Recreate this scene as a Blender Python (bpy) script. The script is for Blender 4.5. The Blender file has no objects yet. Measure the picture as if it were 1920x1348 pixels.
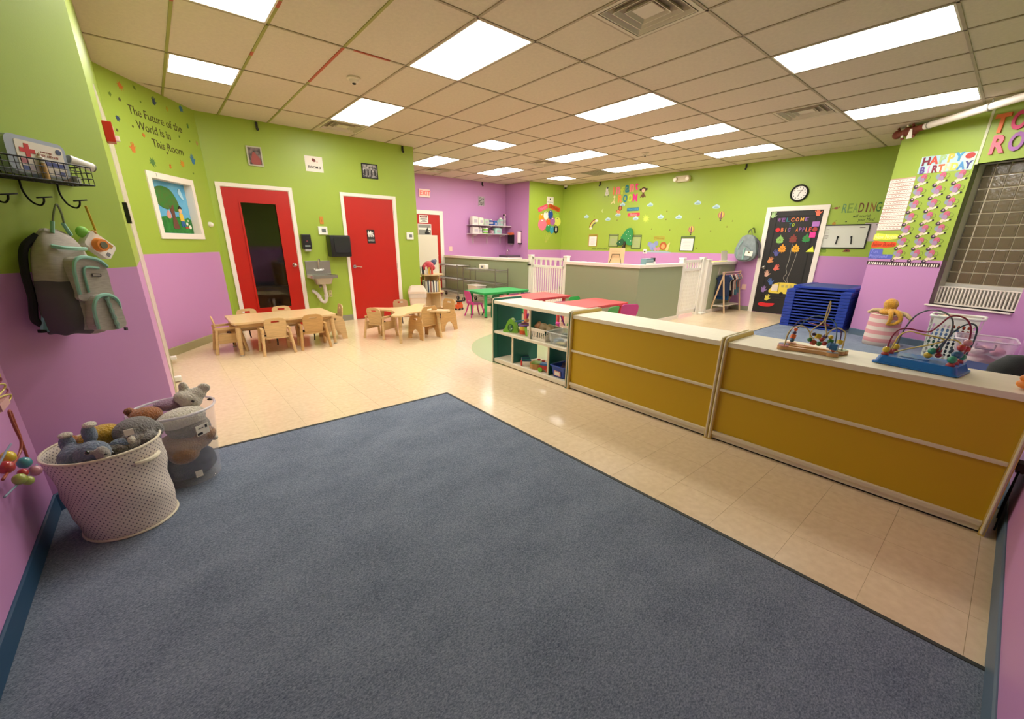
import bpy, bmesh, math, random
from mathutils import Vector, Matrix
from mathutils.geometry import tessellate_polygon
random.seed(7)
PI = math.pi
SC = bpy.context.scene
COL = SC.collection

# ------------------------------------------------------------------ camera, light, exposure
def make_camera():
    pitch, roll, yaw, f, cy = .325223, .0113244, .701996, 765.51, 715.747
    F0 = Vector((math.sin(yaw), math.cos(yaw), 0)); R0 = Vector((math.cos(yaw), -math.sin(yaw), 0)); U0 = Vector((0, 0, 1))
    F = F0*math.cos(pitch) - U0*math.sin(pitch)
    U1 = U0*math.cos(pitch) + F0*math.sin(pitch)
    R = R0*math.cos(roll) + U1*math.sin(roll)
    U = -R0*math.sin(roll) + U1*math.cos(roll)
    cd = bpy.data.cameras.new('camera'); co = bpy.data.objects.new('camera', cd); COL.objects.link(co)
    M = Matrix((R, U, -F)).transposed().to_4x4(); M.translation = Vector((0, 0, 1.365))
    co.matrix_world = M
    cd.sensor_fit = 'HORIZONTAL'; cd.sensor_width = 36.0
    cd.lens = f/1920*36.0
    cd.shift_y = (cy - 674)/1920
    cd.clip_start = .01; cd.clip_end = 60
    SC.camera = co
make_camera()
w = bpy.data.worlds.new('world'); SC.world = w; w.use_nodes = True
w.node_tree.nodes['Background'].inputs[0].default_value = (.8, .85, 1, 1)
w.node_tree.nodes['Background'].inputs[1].default_value = .02
SC.view_settings.view_transform = 'Standard'
SC.view_settings.look = 'None'
SC.view_settings.gamma = 1
SC.view_settings.exposure = 0.0
SC.view_settings.use_curve_mapping = False
PANEL_POWER = 19.5
PANEL_COLOR = (1.0, .96, .91)
H = 3.03                                                  # ceiling height
# light panels of the ceiling grid: (column, row, length in tiles)
LIGHTS = [(0,3,1),(0,5,.5),(3,3,1),(3,5,1),(7,3,1),(7,1,1),(11,1,1),(10,3,1),(13,3,1),(7,5.5,.5),(7,7,1),(10,5,1),(10,7,1),(13,5,1),(13,7,.5)]
VENTS = [(4,2),(10,2),(3,6),(10,6),(8,8)]
GRILLE = [(13,6)]
GX0, GY0, TX, TY = .469, -.4805, .6096, 1.2192

# ------------------------------------------------------------------ materials
def lin(c):
    if isinstance(c, str):
        c = c.lstrip('#'); c = [int(c[i:i+2], 16)/255 for i in (0, 2, 4)]
    return tuple(((v/12.92) if v <= .04045 else ((v+.055)/1.055)**2.4) for v in c)
_m = {}
def mat(name, col='#ffffff', rough=.6, metal=0, bump=0, bscale=60, var=0, vscale=8, alpha=1, trans=0, emit=0, spec=.5, stretch=None, col2=None, sheen=0, coat=0, ecol=None, bdist=.004):
    if name in _m: return _m[name]
    m = bpy.data.materials.new(name); _m[name] = m; m.use_nodes = True
    nt = m.node_tree; b = nt.nodes['Principled BSDF']; L = nt.links
    c = lin(col); b.inputs['Base Color'].default_value = (*c, 1); m.diffuse_color = (*c, 1)
    b.inputs['Roughness'].default_value = rough; b.inputs['Metallic'].default_value = metal
    b.inputs['Specular IOR Level'].default_value = spec
    b.inputs['Alpha'].default_value = alpha
    if trans: b.inputs['Transmission Weight'].default_value = trans
    if sheen: b.inputs['Sheen Weight'].default_value = sheen
    if coat: b.inputs['Coat Weight'].default_value = coat
    if emit:
        b.inputs['Emission Color'].default_value = (*(ecol or c), 1); b.inputs['Emission Strength'].default_value = emit
    if bump or var or col2:
        tc = nt.nodes.new('ShaderNodeTexCoord'); mp = nt.nodes.new('ShaderNodeMapping')
        L.new(tc.outputs['Object'], mp.inputs[0])
        if stretch: mp.inputs['Scale'].default_value = stretch
        if var or col2:
            n = nt.nodes.new('ShaderNodeTexNoise'); n.inputs['Scale'].default_value = vscale; n.inputs['Detail'].default_value = 5
            L.new(mp.outputs[0], n.inputs['Vector'])
            r = nt.nodes.new('ShaderNodeValToRGB'); L.new(n.outputs['Fac'], r.inputs[0]); L.new(r.outputs[0], b.inputs['Base Color'])
            d = lin(col2) if col2 else tuple(v*(1-var) for v in c)
            r.color_ramp.elements[0].position = .35; r.color_ramp.elements[1].position = .65
            r.color_ramp.elements[0].color = (*d, 1); r.color_ramp.elements[1].color = (*c, 1)
        if bump:
            n = nt.nodes.new('ShaderNodeTexNoise'); n.inputs['Scale'].default_value = bscale; n.inputs['Detail'].default_value = 4
            L.new(mp.outputs[0], n.inputs['Vector'])
            bp = nt.nodes.new('ShaderNodeBump'); bp.inputs['Strength'].default_value = bump; bp.inputs['Distance'].default_value = bdist
            L.new(n.outputs['Fac'], bp.inputs['Height']); L.new(bp.outputs[0], b.inputs['Normal'])
    return m
GREEN, PURPLE, SAGE = '#9cb440', '#c48bbf', '#969e80'
def wall_paint(name, upper, lower, zc=1.21, smin=None, smax=None):
    """two flat paint colours meeting at height zc (world z); outside smin..smax along x the upper colour runs to the floor"""
    if name in _m: return _m[name]
    m = bpy.data.materials.new(name); _m[name] = m; m.use_nodes = True
    nt = m.node_tree; b = nt.nodes['Principled BSDF']; L = nt.links
    b.inputs['Roughness'].default_value = .42
    tc = nt.nodes.new('ShaderNodeTexCoord'); sp = nt.nodes.new('ShaderNodeSeparateXYZ'); L.new(tc.outputs['Object'], sp.inputs[0])
    lt = nt.nodes.new('ShaderNodeMath'); lt.operation = 'LESS_THAN'; lt.inputs[1].default_value = zc; L.new(sp.outputs['Z'], lt.inputs[0])
    fac = lt.outputs[0]
    if smax is not None:
        l2 = nt.nodes.new('ShaderNodeMath'); l2.operation = 'LESS_THAN'; l2.inputs[1].default_value = smax; L.new(sp.outputs['X'], l2.inputs[0])
        mu = nt.nodes.new('ShaderNodeMath'); mu.operation = 'MULTIPLY'; L.new(fac, mu.inputs[0]); L.new(l2.outputs[0], mu.inputs[1]); fac = mu.outputs[0]
    mx = nt.nodes.new('ShaderNodeMix'); mx.data_type = 'RGBA'; L.new(fac, mx.inputs['Factor'])
    mx.inputs['A'].default_value = (*lin(upper), 1); mx.inputs['B'].default_value = (*lin(lower), 1)
    L.new(mx.outputs['Result'], b.inputs['Base Color'])
    n = nt.nodes.new('ShaderNodeTexNoise'); n.inputs['Scale'].default_value = 140; L.new(tc.outputs['Object'], n.inputs['Vector'])
    bp = nt.nodes.new('ShaderNodeBump'); bp.inputs['Strength'].default_value = .12; bp.inputs['Distance'].default_value = .002
    L.new(n.outputs['Fac'], bp.inputs['Height']); L.new(bp.outputs[0], b.inputs['Normal'])
    return m

# ------------------------------------------------------------------ mesh helpers
class MB:
    def __init__(s): s.bm = bmesh.new(); s.mi = 0
    def _t(s, verts, M):
        if M is not None: bmesh.ops.transform(s.bm, matrix=M, verts=verts)
    def _n(s, nf):
        for f in list(s.bm.faces)[nf:]: f.material_index = s.mi
    def box(s, x, y, z, sx, sy, sz, M=None, bev=0):
        """centre x y, bottom z"""
        nf = len(s.bm.faces)
        r = bmesh.ops.create_cube(s.bm, size=1); vs = r['verts']
        bmesh.ops.scale(s.bm, vec=(sx, sy, sz), verts=vs); bmesh.ops.translate(s.bm, vec=(x, y, z+sz/2), verts=vs)
        if bev:
            es = list({e for v in vs for e in v.link_edges})
            q = bmesh.ops.bevel(s.bm, geom=es, offset=bev, segments=2, affect='EDGES', profile=.7)
            vs = list({v for f in list(s.bm.faces)[nf:] for v in f.verts}) if nf else list(s.bm.verts)
            if nf: vs = list({v for f in q['faces'] for v in f.verts} | {v for v in vs if v.is_valid})
        s._t(vs, M); s._n(nf); return s
    def cyl(s, p0, p1, r0, r1=None, n=12, M=None, cap=True):
        nf = len(s.bm.faces); r1 = r0 if r1 is None else r1
        p0, p1 = Vector(p0), Vector(p1); d = p1-p0
        r = bmesh.ops.create_cone(s.bm, cap_ends=cap, segments=n, radius1=r0, radius2=r1, depth=d.length)
        Q = d.to_track_quat('Z', 'Y').to_matrix().to_4x4(); Q.translation = (p0+p1)/2
        s._t(r['verts'], Q); s._t(r['verts'], M); s._n(nf); return s
    def ball(s, c, r, n=12, M=None, rot=None):
        nf = len(s.bm.faces)
        if not hasattr(r, '__len__'): r = (r, r, r)
        q = bmesh.ops.create_uvsphere(s.bm, u_segments=n, v_segments=max(6, n*2//3), radius=1); vs = q['verts']
        T = Matrix.Translation(c) @ (rot or Matrix.Identity(4)) @ Matrix.Diagonal((*r, 1))
        s._t(vs, T); s._t(vs, M); s._n(nf); return s
    def tube(s, pts, r, n=8, closed=False, M=None):
        nf = len(s.bm.faces)
        P = [Vector(p) for p in pts]; N = len(P); rings = []
        up = None
        for i, p in enumerate(P):
            a = P[(i-1) % N] if (closed or i) else p
            b = P[(i+1) % N] if (closed or i < N-1) else p
            t = (b-a).normalized()
            if up is None: up = t.orthogonal().normalized()
            up = (up - t*up.dot(t)).normalized() if (up - t*up.dot(t)).length > 1e-6 else t.orthogonal().normalized()
            sd = t.cross(up)
            rr = r[i] if hasattr(r, '__len__') else r
            rings.append([s.bm.verts.new(p + (up*math.cos(2*PI*k/n) + sd*math.sin(2*PI*k/n))*rr) for k in range(n)])
        for i in range(N if closed else N-1):
            A, B = rings[i], rings[(i+1) % N]
            for k in range(n):
                try: s.bm.faces.new((A[k], A[(k+1) % n], B[(k+1) % n], B[k]))
                except ValueError: pass
        if not closed:
            s.bm.faces.new(list(reversed(rings[0]))); s.bm.faces.new(rings[-1])
        vs = [v for R in rings for v in R]
        s._t(vs, M); s._n(nf); return s
    def prism(s, poly, a, b, plane='xy', holes=(), M=None):
        """extrude polygon (with holes) between a and b along the axis missing from plane"""
        nf = len(s.bm.faces)
        loops = [list(poly)] + [list(h) for h in holes]
        def P(u, v, w): return (u, v, w) if plane == 'xy' else ((u, w, v) if plane == 'xz' else (w, u, v))
        flat = [q for l in loops for q in l]
        A = [s.bm.verts.new(P(u, v, a)) for u, v in flat]; B = [s.bm.verts.new(P(u, v, b)) for u, v in flat]
        for t in tessellate_polygon([[Vector((u, v, 0)) for u, v in l] for l in loops]):
            try: s.bm.faces.new([A[i] for i in t]); s.bm.faces.new([B[i] for i in reversed(t)])
            except ValueError: pass
        o = 0
        for l in loops:
            n = len(l)
            for i in range(n):
                j = (i+1) % n
                try: s.bm.faces.new((A[o+i], A[o+j], B[o+j], B[o+i]))
                except ValueError: pass
            o += n
        s._t(A+B, M); s._n(nf); return s
    def lathe(s, prof, n=24, c=(0, 0, 0), M=None, cap=True):
        nf = len(s.bm.faces); rings = []
        for r, z in prof:
            rings.append([s.bm.verts.new((c[0]+r*math.cos(2*PI*k/n), c[1]+r*math.sin(2*PI*k/n), c[2]+z)) for k in range(n)])
        for A, B in zip(rings, rings[1:]):
            for k in range(n): s.bm.faces.new((A[k], A[(k+1) % n], B[(k+1) % n], B[k]))
        if cap:
            if prof[0][0] > 1e-4: s.bm.faces.new(list(reversed(rings[0])))
            if prof[-1][0] > 1e-4: s.bm.faces.new(rings[-1])
        s._t([v for R in rings for v in R], M); s._n(nf); return s
def obj(name, mb, m, parent=None, smooth=False, loc=None, rz=0):
    bm = mb.bm; bmesh.ops.recalc_face_normals(bm, faces=bm.faces)
    me = bpy.data.meshes.new(name); bm.to_mesh(me); bm.free()
    for q in (m if isinstance(m, (list, tuple)) else [m]): me.materials.append(q)
    if smooth:
        me.shade_smooth()
        if smooth != 2:
            try: me.set_sharp_from_angle(angle=.7)
            except Exception: pass
    o = bpy.data.objects.new(name, me); COL.objects.link(o)
    if parent is not None: o.parent = parent
    if loc is not None: o.location = loc
    if rz: o.rotation_euler.z = rz
    return o
def inst(name, me, parent=None, loc=(0, 0, 0), rot=(0, 0, 0), sc=None):
    o = bpy.data.objects.new(name, me); COL.objects.link(o); o.parent = parent; o.location = loc; o.rotation_euler = rot
    if sc: o.scale = sc
    return o
def tag(o, label=None, cat=None, group=None, kind=None):
    if label: o['label'] = label
    if cat: o['category'] = cat
    if group: o['group'] = group
    if kind: o['kind'] = kind
    return o
def thing(name, label, cat, loc=(0, 0, 0), rz=0, group=None):
    o = bpy.data.objects.new(name, None); COL.objects.link(o); o.empty_display_size = .1
    o.location = loc; o.rotation_euler.z = rz
    return tag(o, label, cat, group)
def dup(root, loc, rz, label=None, group=None):
    def cp(o, par):
        c = o.copy(); COL.objects.link(c); c.parent = par
        for ch in o.children: cp(ch, c)
        return c
    r = cp(root, None); r.location = loc; r.rotation_euler.z = rz
    if label: r['label'] = label
    if group: r['group'] = group
    return r
def rrect(w, h, r, cx=0, cy=0, n=5):
    out = []
    for sx, sy, a0 in ((1, 1, 0), (-1, 1, 90), (-1, -1, 180), (1, -1, 270)):
        for k in range(n+1):
            a = math.radians(a0 + 90*k/n)
            out.append((cx+sx*(w/2-r)+r*math.cos(a), cy+sy*(h/2-r)+r*math.sin(a)))
    return out
def ell(rx, ry, cx=0, cy=0, n=20, a0=0):
    return [(cx+rx*math.cos(a0+2*PI*k/n), cy+ry*math.sin(a0+2*PI*k/n)) for k in range(n)]
def smoothpath(pts, k=6, closed=False):
    P = [Vector(p) for p in pts]; N = len(P); out = []
    rng = range(N if closed else N-1)
    for i in rng:
        p0 = P[(i-1) % N] if (closed or i > 0) else P[i]; p1 = P[i]; p2 = P[(i+1) % N]; p3 = P[(i+2) % N] if (closed or i < N-2) else p2
        for j in range(k):
            t = j/k
            out.append(.5*((2*p1)+(p2-p0)*t+(2*p0-5*p1+4*p2-p3)*t*t+(3*p1-p0-3*p2+p3)*t**3))
    if not closed: out.append(P[-1])
    return out
def blob(pts, k=4): return [(v.x, v.y) for v in smoothpath([(a, b, 0) for a, b in pts], k, True)]
# text as solid mesh in the xz plane facing -y
_tx = {}
def text_mesh(s, size, depth=.002, bold=0, shear=0, align='LEFT'):
    key = (s, size, depth, bold, shear, align)
    if key in _tx: return _tx[key]
    cu = bpy.data.curves.new('t', 'FONT'); cu.body = s; cu.size = size; cu.extrude = depth/2; cu.offset = bold; cu.shear = shear
    cu.align_x = align; cu.resolution_u = 3
    o = bpy.data.objects.new('t', cu); COL.objects.link(o)
    dg = bpy.context.evaluated_depsgraph_get(); dg.update()
    me = bpy.data.meshes.new_from_object(o.evaluated_get(dg))
    me.transform(Matrix.Translation((0, -depth/2, 0)) @ Matrix.Rotation(PI/2, 4, 'X'))
    bpy.data.objects.remove(o); bpy.data.curves.remove(cu)
    _tx[key] = me; return me
def text(name, s, size, m, parent=None, loc=(0, 0, 0), depth=.002, bold=0, shear=0, align='LEFT', rot=0, sx=1):
    me = text_mesh(s, size, depth, bold, shear, align).copy(); me.materials.clear(); me.materials.append(m); me.name = name
    o = inst(name, me, parent, loc, (0, rot, 0)); o.scale = (sx, 1, 1); return o
class Wall:
    """frame of a wall: s runs left to right as seen from the room, n points into the room"""
    def __init__(s, p0, p1):
        s.p0 = Vector((*p0, 0)); s.p1 = Vector((*p1, 0)); s.t = (s.p1-s.p0).normalized(); s.L = (s.p1-s.p0).length
        s.n = Vector((s.t.y, -s.t.x, 0)); s.rz = math.atan2(s.t.y, s.t.x)
    def at(s, u, z=0, off=0): return s.p0 + s.t*u + s.n*off + Vector((0, 0, z))
    def thing(s, name, label, cat, u, z, group=None, off=0): return thing(name, label, cat, s.at(u, z, off), s.rz, group)
    def flat(s, name, mb, m, label, cat, u, z, group=None, off=0, smooth=False):
        return tag(obj(name, mb, m, None, smooth, s.at(u, z, off), s.rz), label, cat, group)
W1 = Wall((-.645, -.285), (-.645, 2.92))
W2 = Wall((-.645, 2.92), (-.09, 3.45)); ST = Wall((-.09, 3.45), (-.09, 6.4)); FW = Wall((-.09, 6.4), (.8, 7.69))
DW = Wall((.8, 7.69), (4.05, 7.69)); RT = Wall((4.05, 7.69), (4.05, 10.35)); EW = Wall((4.05, 10.35), (8.42, 10.35)); EW2 = Wall((8.42, 10.35), (8.42, 9.3))
GW = Wall((8.42, 9.3), (9.8, 9.3)); FAR = Wall((9.8, 9.3), (10.1, 1.7)); PS = Wall((10.1, 1.7), (8.71, 1.54)); PIER = Wall((8.71, 1.54), (7.96, -.285)); RW = Wall((7.96, -.285), (-.645, -.285))
ORD = ['first', 'second', 'third', 'fourth', 'fifth', 'sixth', 'seventh', 'eighth', 'ninth', 'tenth', 'eleventh', 'twelfth', 'thirteenth', 'fourteenth', 'fifteenth', 'sixteenth']
# ------------------------------------------------------------------ the shell
m_trim = mat('white_trim', '#efe6da', .4)
m_green = wall_paint('paint_green', GREEN, GREEN); m_purple = wall_paint('paint_purple', PURPLE, PURPLE)
m_two = wall_paint('paint_two_tone', GREEN, PURPLE); m_fut = wall_paint('paint_lettering_wall', GREEN, PURPLE, 1.21, None, 1.50)
m_sage = mat('paint_sage', SAGE, .5, bump=.1, bscale=140)
m_bb_grey = mat('baseboard_grey', '#8a8672', .5); m_bb_olive = mat('baseboard_olive', '#a29a70', .5); m_bb_navy = mat('baseboard_navy', '#1f4463', .5); m_bb_slate = mat('baseboard_slate', '#54697c', .5)
TH = .1
def wall(name, W, m, holes=(), ext=(0, 0), top=H+.02, bb=None, bbname=None, bbh=.1, skip=()):
    """wall slab behind the frame plane, holes = (s0, s1, z0, z1)"""
    mb = MB()
    s0, s1 = -ext[0], W.L+ext[1]
    mb.prism([(s0, 0), (s1, 0), (s1, top), (s0, top)], 0, TH, 'xz', [[(a, c), (b, c), (b, d), (a, d)] for a, b, c, d in holes if c > .001]) if not any(h[2] <= .001 for h in holes) else None
    low = sorted([h for h in holes if h[2] <= .001])
    if low:
        poly = [(s0, 0)]
        for a, b, c, d in low: poly += [(a, 0), (a, d), (b, d), (b, 0)]
        poly += [(s1, 0), (s1, top), (s0, top)]
        mb.prism(poly, 0, TH, 'xz')
    o = obj(name, mb, m, None, False, W.at(0), W.rz); tag(o, kind='structure')
    if bb:
        cuts = [0] + [v for ab in skip for v in ab] + [W.L]
        segs = [(cuts[q], cuts[q+1]) for q in range(0, len(cuts), 2)]
        mb = MB()
        for a, b in segs: mb.prism([(0, 0), (-.009, 0), (-.009, bbh-.006), (-.004, bbh), (0, bbh)], a, b, 'yz')
        tag(obj(bbname, mb, bb, None, False, W.at(0), W.rz), kind='structure')
    return o
wall('wall_near_left', W1, m_two, ext=(.1, 0), bb=m_bb_navy, bbname='baseboard_near_left', bbh=.105)
wall('wall_backpack', W2, m_two, bb=m_bb_navy, bbname='baseboard_backpack', bbh=.105)
wall('wall_left_strip', ST, m_two, bb=m_bb_olive, bbname='baseboard_left_strip')
wall('wall_lettering', FW, m_fut, holes=[(.43, 1.15, 1.44, 2.06)], bb=m_bb_olive, bbname='baseboard_lettering', bbh=.105)
wall('wall_red_doors', DW, m_green, ext=(0, -.001), holes=[(.115, 1.045, 0, 2.13), (1.865, 2.785, 0, 2.13)], bb=m_bb_grey, bbname='baseboard_red_doors', skip=[(.07, 1.09), (1.82, 2.83)])
wall('wall_return', RT, m_green, ext=(-.002, 0))
wall('wall_exit', EW, m_purple, ext=(0, .1))
wall('wall_dispensers', EW2, m_purple, ext=(0, -.002))
wall('wall_balloons', GW, m_two, ext=(-.001, .1))
wall('wall_far', FAR, m_two, ext=(.1, .1), bb=m_bb_grey, bbname='baseboard_far', skip=[(5.66, 6.75)])
wall('wall_pier_side', PS, m_two)
wall('wall_glass_block', PIER, m_two, holes=[(.933, 1.80, .62, 2.409)], bb=m_bb_slate, bbname='baseboard_glass_block')
wall('wall_right', RW, m_two, ext=(0, .1), bb=m_bb_slate, bbname='baseboard_right', bbh=.11)
# floor slab and vinyl tiles
mb = MB(); mb.box(4.7, 5.0, -.08, 12, 11.4, .0785); fl = tag(obj('floor', mb, mat('floor_joint', '#b59f78', .6)), kind='structure')
m_vinyl = bpy.data.materials.new('vinyl_tile'); m_vinyl.use_nodes = True
nt = m_vinyl.node_tree; b = nt.nodes['Principled BSDF']; b.inputs['Roughness'].default_value = .2; b.inputs['Specular IOR Level'].default_value = .45
tc = nt.nodes.new('ShaderNodeTexCoord'); ge = nt.nodes.new('ShaderNodeNewGeometry')
n1 = nt.nodes.new('ShaderNodeTexNoise'); n1.inputs['Scale'].default_value = 26; n1.inputs['Detail'].default_value = 6
gp = nt.nodes.new('ShaderNodeNewGeometry'); nt.links.new(gp.outputs['Position'], n1.inputs['Vector'])
r = nt.nodes.new('ShaderNodeValToRGB'); nt.links.new(n1.outputs['Fac'], r.inputs[0])
r.color_ramp.elements[0].position = .3; r.color_ramp.elements[1].position = .72
r.color_ramp.elements[0].color = (*lin('#dfc7a3'), 1); r.color_ramp.elements[1].color = (*lin('#ead4b0'), 1)
nt.links.new(r.outputs[0], b.inputs['Base Color'])
n2 = nt.nodes.new('ShaderNodeTexNoise'); n2.inputs['Scale'].default_value = 2.2; n2.inputs['Detail'].default_value = 3; nt.links.new(gp.outputs['Position'], n2.inputs['Vector'])
mr = nt.nodes.new('ShaderNodeMapRange'); mr.inputs['From Min'].default_value = .3; mr.inputs['From Max'].default_value = .7; mr.inputs['To Min'].default_value = .13; mr.inputs['To Max'].default_value = .24
nt.links.new(n2.outputs['Fac'], mr.inputs['Value']); nt.links.new(mr.outputs[0], b.inputs['Roughness'])
FT = .3048; fx0, fy0 = .05, .08
inside_poly = [(-.645, -.285), (7.96, -.285), (8.71, 1.54), (10.1, 1.7), (9.8, 9.3), (8.42, 9.3), (8.42, 10.35), (4.05, 10.35), (4.05, 7.69), (.8, 7.69), (-.09, 6.4), (-.09, 3.45), (-.645, 2.92)]
def inside(x, y):
    c = False; P = inside_poly
    for i in range(len(P)):
        (x1, y1), (x2, y2) = P[i], P[i-1]
        if (y1 > y) != (y2 > y) and x < (x2-x1)*(y-y1)/(y2-y1)+x1: c = not c
    return c
def clip(poly):
    """clip polygon to the room outline (outline split into half planes where convex is enough)"""
    return poly
cells = []
for i in range(-4, 36):
    for j in range(-3, 37):
        x0, y0 = fx0+i*FT, fy0+j*FT; cx, cy = x0+FT/2, y0+FT/2
        cs = [(x0+a*FT, y0+b*FT) for a in (.04, .96) for b in (.04, .96)]
        if not any(inside(*c) for c in cs+[(cx, cy)]): continue
        if x0+FT < 1.9 and y0+FT < 3.2: continue
        if x0 > 3.2 and y0+FT < 2.58 and x0+FT < 8.6: continue
        cells.append((math.hypot(cx, cy) + (0 if (cx > 1.6) else .3), x0, y0))
cells.sort()
mb = MB(); mb.box(0, 0, -.0015, FT-.0011, FT-.0011, .0015); t0 = obj('floor_tile', mb, m_vinyl, fl); tile_me = t0.data
t0.location = (cells[0][1]+FT/2, cells[0][2]+FT/2, 0)
for d, x, y in cells[1:300]: inst('floor_tile', tile_me, fl, (x+FT/2, y+FT/2, 0))
mb = MB()
for d, x, y in cells[300:]: mb.box(x+FT/2, y+FT/2, -.0015, FT-.0011, FT-.0011, .0015)
tag(obj('floor_tiling', mb, m_vinyl, fl), kind='stuff')
# carpets
m_carpet = bpy.data.materials.new('carpet_loop'); m_carpet.use_nodes = True
nt = m_carpet.node_tree; b = nt.nodes['Principled BSDF']; b.inputs['Roughness'].default_value = .95; b.inputs['Specular IOR Level'].default_value = .1
tc = nt.nodes.new('ShaderNodeTexCoord'); mp = nt.nodes.new('ShaderNodeMapping'); mp.inputs['Scale'].default_value = (1, 1.6, 1); nt.links.new(tc.outputs['Object'], mp.inputs[0])
n1 = nt.nodes.new('ShaderNodeTexNoise'); n1.inputs['Scale'].default_value = 120; n1.inputs['Detail'].default_value = 6; n1.inputs['Roughness'].default_value = .75; nt.links.new(mp.outputs[0], n1.inputs['Vector'])
n3 = nt.nodes.new('ShaderNodeTexNoise'); n3.inputs['Scale'].default_value = 3; nt.links.new(mp.outputs[0], n3.inputs['Vector'])
ad = nt.nodes.new('ShaderNodeMath'); ad.operation = 'MULTIPLY_ADD'; ad.inputs[1].default_value = .18; nt.links.new(n3.outputs['Fac'], ad.inputs[0]); nt.links.new(n1.outputs['Fac'], ad.inputs[2])
r = nt.nodes.new('ShaderNodeValToRGB'); nt.links.new(ad.outputs[0], r.inputs[0])
r.color_ramp.elements[0].position = .42; r.color_ramp.elements[1].position = .8
r.color_ramp.elements[0].color = (*lin('#4a5566'), 1); r.color_ramp.elements[1].color = (*lin('#96a0b0'), 1)
nt.links.new(r.outputs[0], b.inputs['Base Color'])
bp = nt.nodes.new('ShaderNodeBump'); bp.inputs['Strength'].default_value = .5; bp.inputs['Distance'].default_value = .004; nt.links.new(n1.outputs['Fac'], bp.inputs['Height']); nt.links.new(bp.outputs[0], b.inputs['Normal'])
m_edge = mat('rubber_edge', '#2c302a', .6)
c1 = tag(obj('carpet', MB().prism([(-.644, -.28), (1.885, -.28), (1.885, 3.195), (-.085, 3.225), (-.09, 3.44), (-.644, 2.915)], -.001, .006, 'xy'), m_carpet), 'large slate blue carpet with black edging in the foreground', 'carpet')
obj('edge_strip', MB().prism([(1.885, -.28), (1.905, -.28), (1.905, 3.217), (-.085, 3.247), (-.085, 3.225), (1.885, 3.195)], -.001, .0085, 'xy'), m_edge, c1)
c2 = tag(obj('carpet', MB().prism([(3.32, -.275), (7.93, -.275), (8.67, 1.55), (8.98, 1.57), (8.98, 2.6), (3.32, 2.56)], -.001, .006, 'xy'), m_carpet), 'slate blue carpet behind the yellow cabinets under the hampers', 'carpet')
obj('edge_strip', MB().prism([(3.32, 2.56), (8.98, 2.6), (8.98, 2.618), (3.32, 2.578)], -.001, .0085, 'xy'), m_edge, c2)
tag(obj('floor_inlay', MB().prism(ell(1.3, 1.3, 4.2, 3.85+.0, 64), -.001, .0012, 'xy'), mat('green_vinyl', '#a9b584', .3)), 'round sage green floor inlay beside the open shelf cabinet', 'floor inlay')
# ceiling
ce = tag(obj('ceiling', MB().box(4.7, 5.0, H+.02, 12, 11.4, .05), mat('ceiling_deck', '#9a8c78', .9)), kind='structure')
m_tile = mat('ceiling_tile', '#d3c6b2', .95, bump=.5, bscale=110, var=.06, vscale=30)
me_full = obj('ceiling_tile', MB().box(0, 0, 0, TX-.022, TY-.022, .012), m_tile, ce).data
me_half = obj('ceiling_tile', MB().box(0, 0, 0, TX-.022, TY/2-.022, .012), m_tile, ce).data
fo = [o for o in ce.children]
for o in fo: o.location = (0, 0, -50)
used = False
def tile(me, x, y):
    global used
    inst('ceiling_tile', me, ce, (x, y, H+.004))
ops = {}
for i, j, h in LIGHTS: ops[(i, j)] = ops.get((i, j), []) ; 
special = {}
for i, j, h in LIGHTS:
    special.setdefault((i, int(j)), []).append((j-int(j), h))
for i, j in VENTS+GRILLE: special.setdefault((i, j), []).append((0, .5))
for i in range(-2, 17):
    for j in range(0, 9):
        x0, y0 = GX0+i*TX, GY0+j*TY
        cs = [(x0+a*TX, y0+b*TY) for a in (.1, .5, .9) for b in (.1, .5, .9)]
        if not any(inside(*c) for c in cs): continue
        sp = special.get((i, j), [])
        if any(h == 1 for _, h in sp): continue
        if sp:
            off = sp[0][0]; other = .5 if off == 0 else 0
            tile(me_half, x0+TX/2, y0+(other+.25)*TY)
        else: tile(me_full, x0+TX/2, y0+TY/2)
for o in fo: bpy.data.objects.remove(o)
m_grid = mat('grid_bar', '#a3947c', .5); m_grid_ol = mat('grid_bar_olive', '#97984f', .5); m_grid_red = mat('grid_bar_red', '#b0503c', .5)
for i in range(-1, 17):
    x = GX0+i*TX
    y0 = -.28; y1 = 10.4 if 4.05 < x < 8.42 else (7.69 if x < 4.05 else 9.3)
    if x < -.1: y1 = 3.4
    elif x < .8: y1 = 6.55+(x+.09)/.89*1.25
    if x > 9.9: y0 = 1.8
    elif x > 8.0: y0 = -.2+(x-8.0)*2.3
    mb = MB().box(0, (y0+y1)/2, 0, .022, y1-y0, .007); obj('grid_bar', mb, m_grid_ol if 0 <= i <= 2 else m_grid, ce, loc=(x, 0, H-.003))
for j in range(0, 10):
    y = GY0+j*TY
    xa = -.645 if y < 3 else (-.09 if y < 6.4 else (4.05 if y > 7.69 else .3)); xb = 10.0 if y > 1.8 else (7.96 if y < 0 else 8.3)
    if y > 9.3: xb = 8.42
    if y > 10.35 or y < -.28: continue
    obj('grid_bar', MB().box((xa+xb)/2, 0, 0, xb-xa, .022, .007), m_grid, ce, loc=(0, y, H-.003))
for i, j in [(i, j) for (i, j), sp in special.items() if any(h == .5 for _, h in sp)]:
    obj('grid_bar', MB().box(0, 0, 0, TX-.02, .022, .007), m_grid, ce, loc=(GX0+(i+.5)*TX, GY0+(j+.5)*TY, H-.003))
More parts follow.
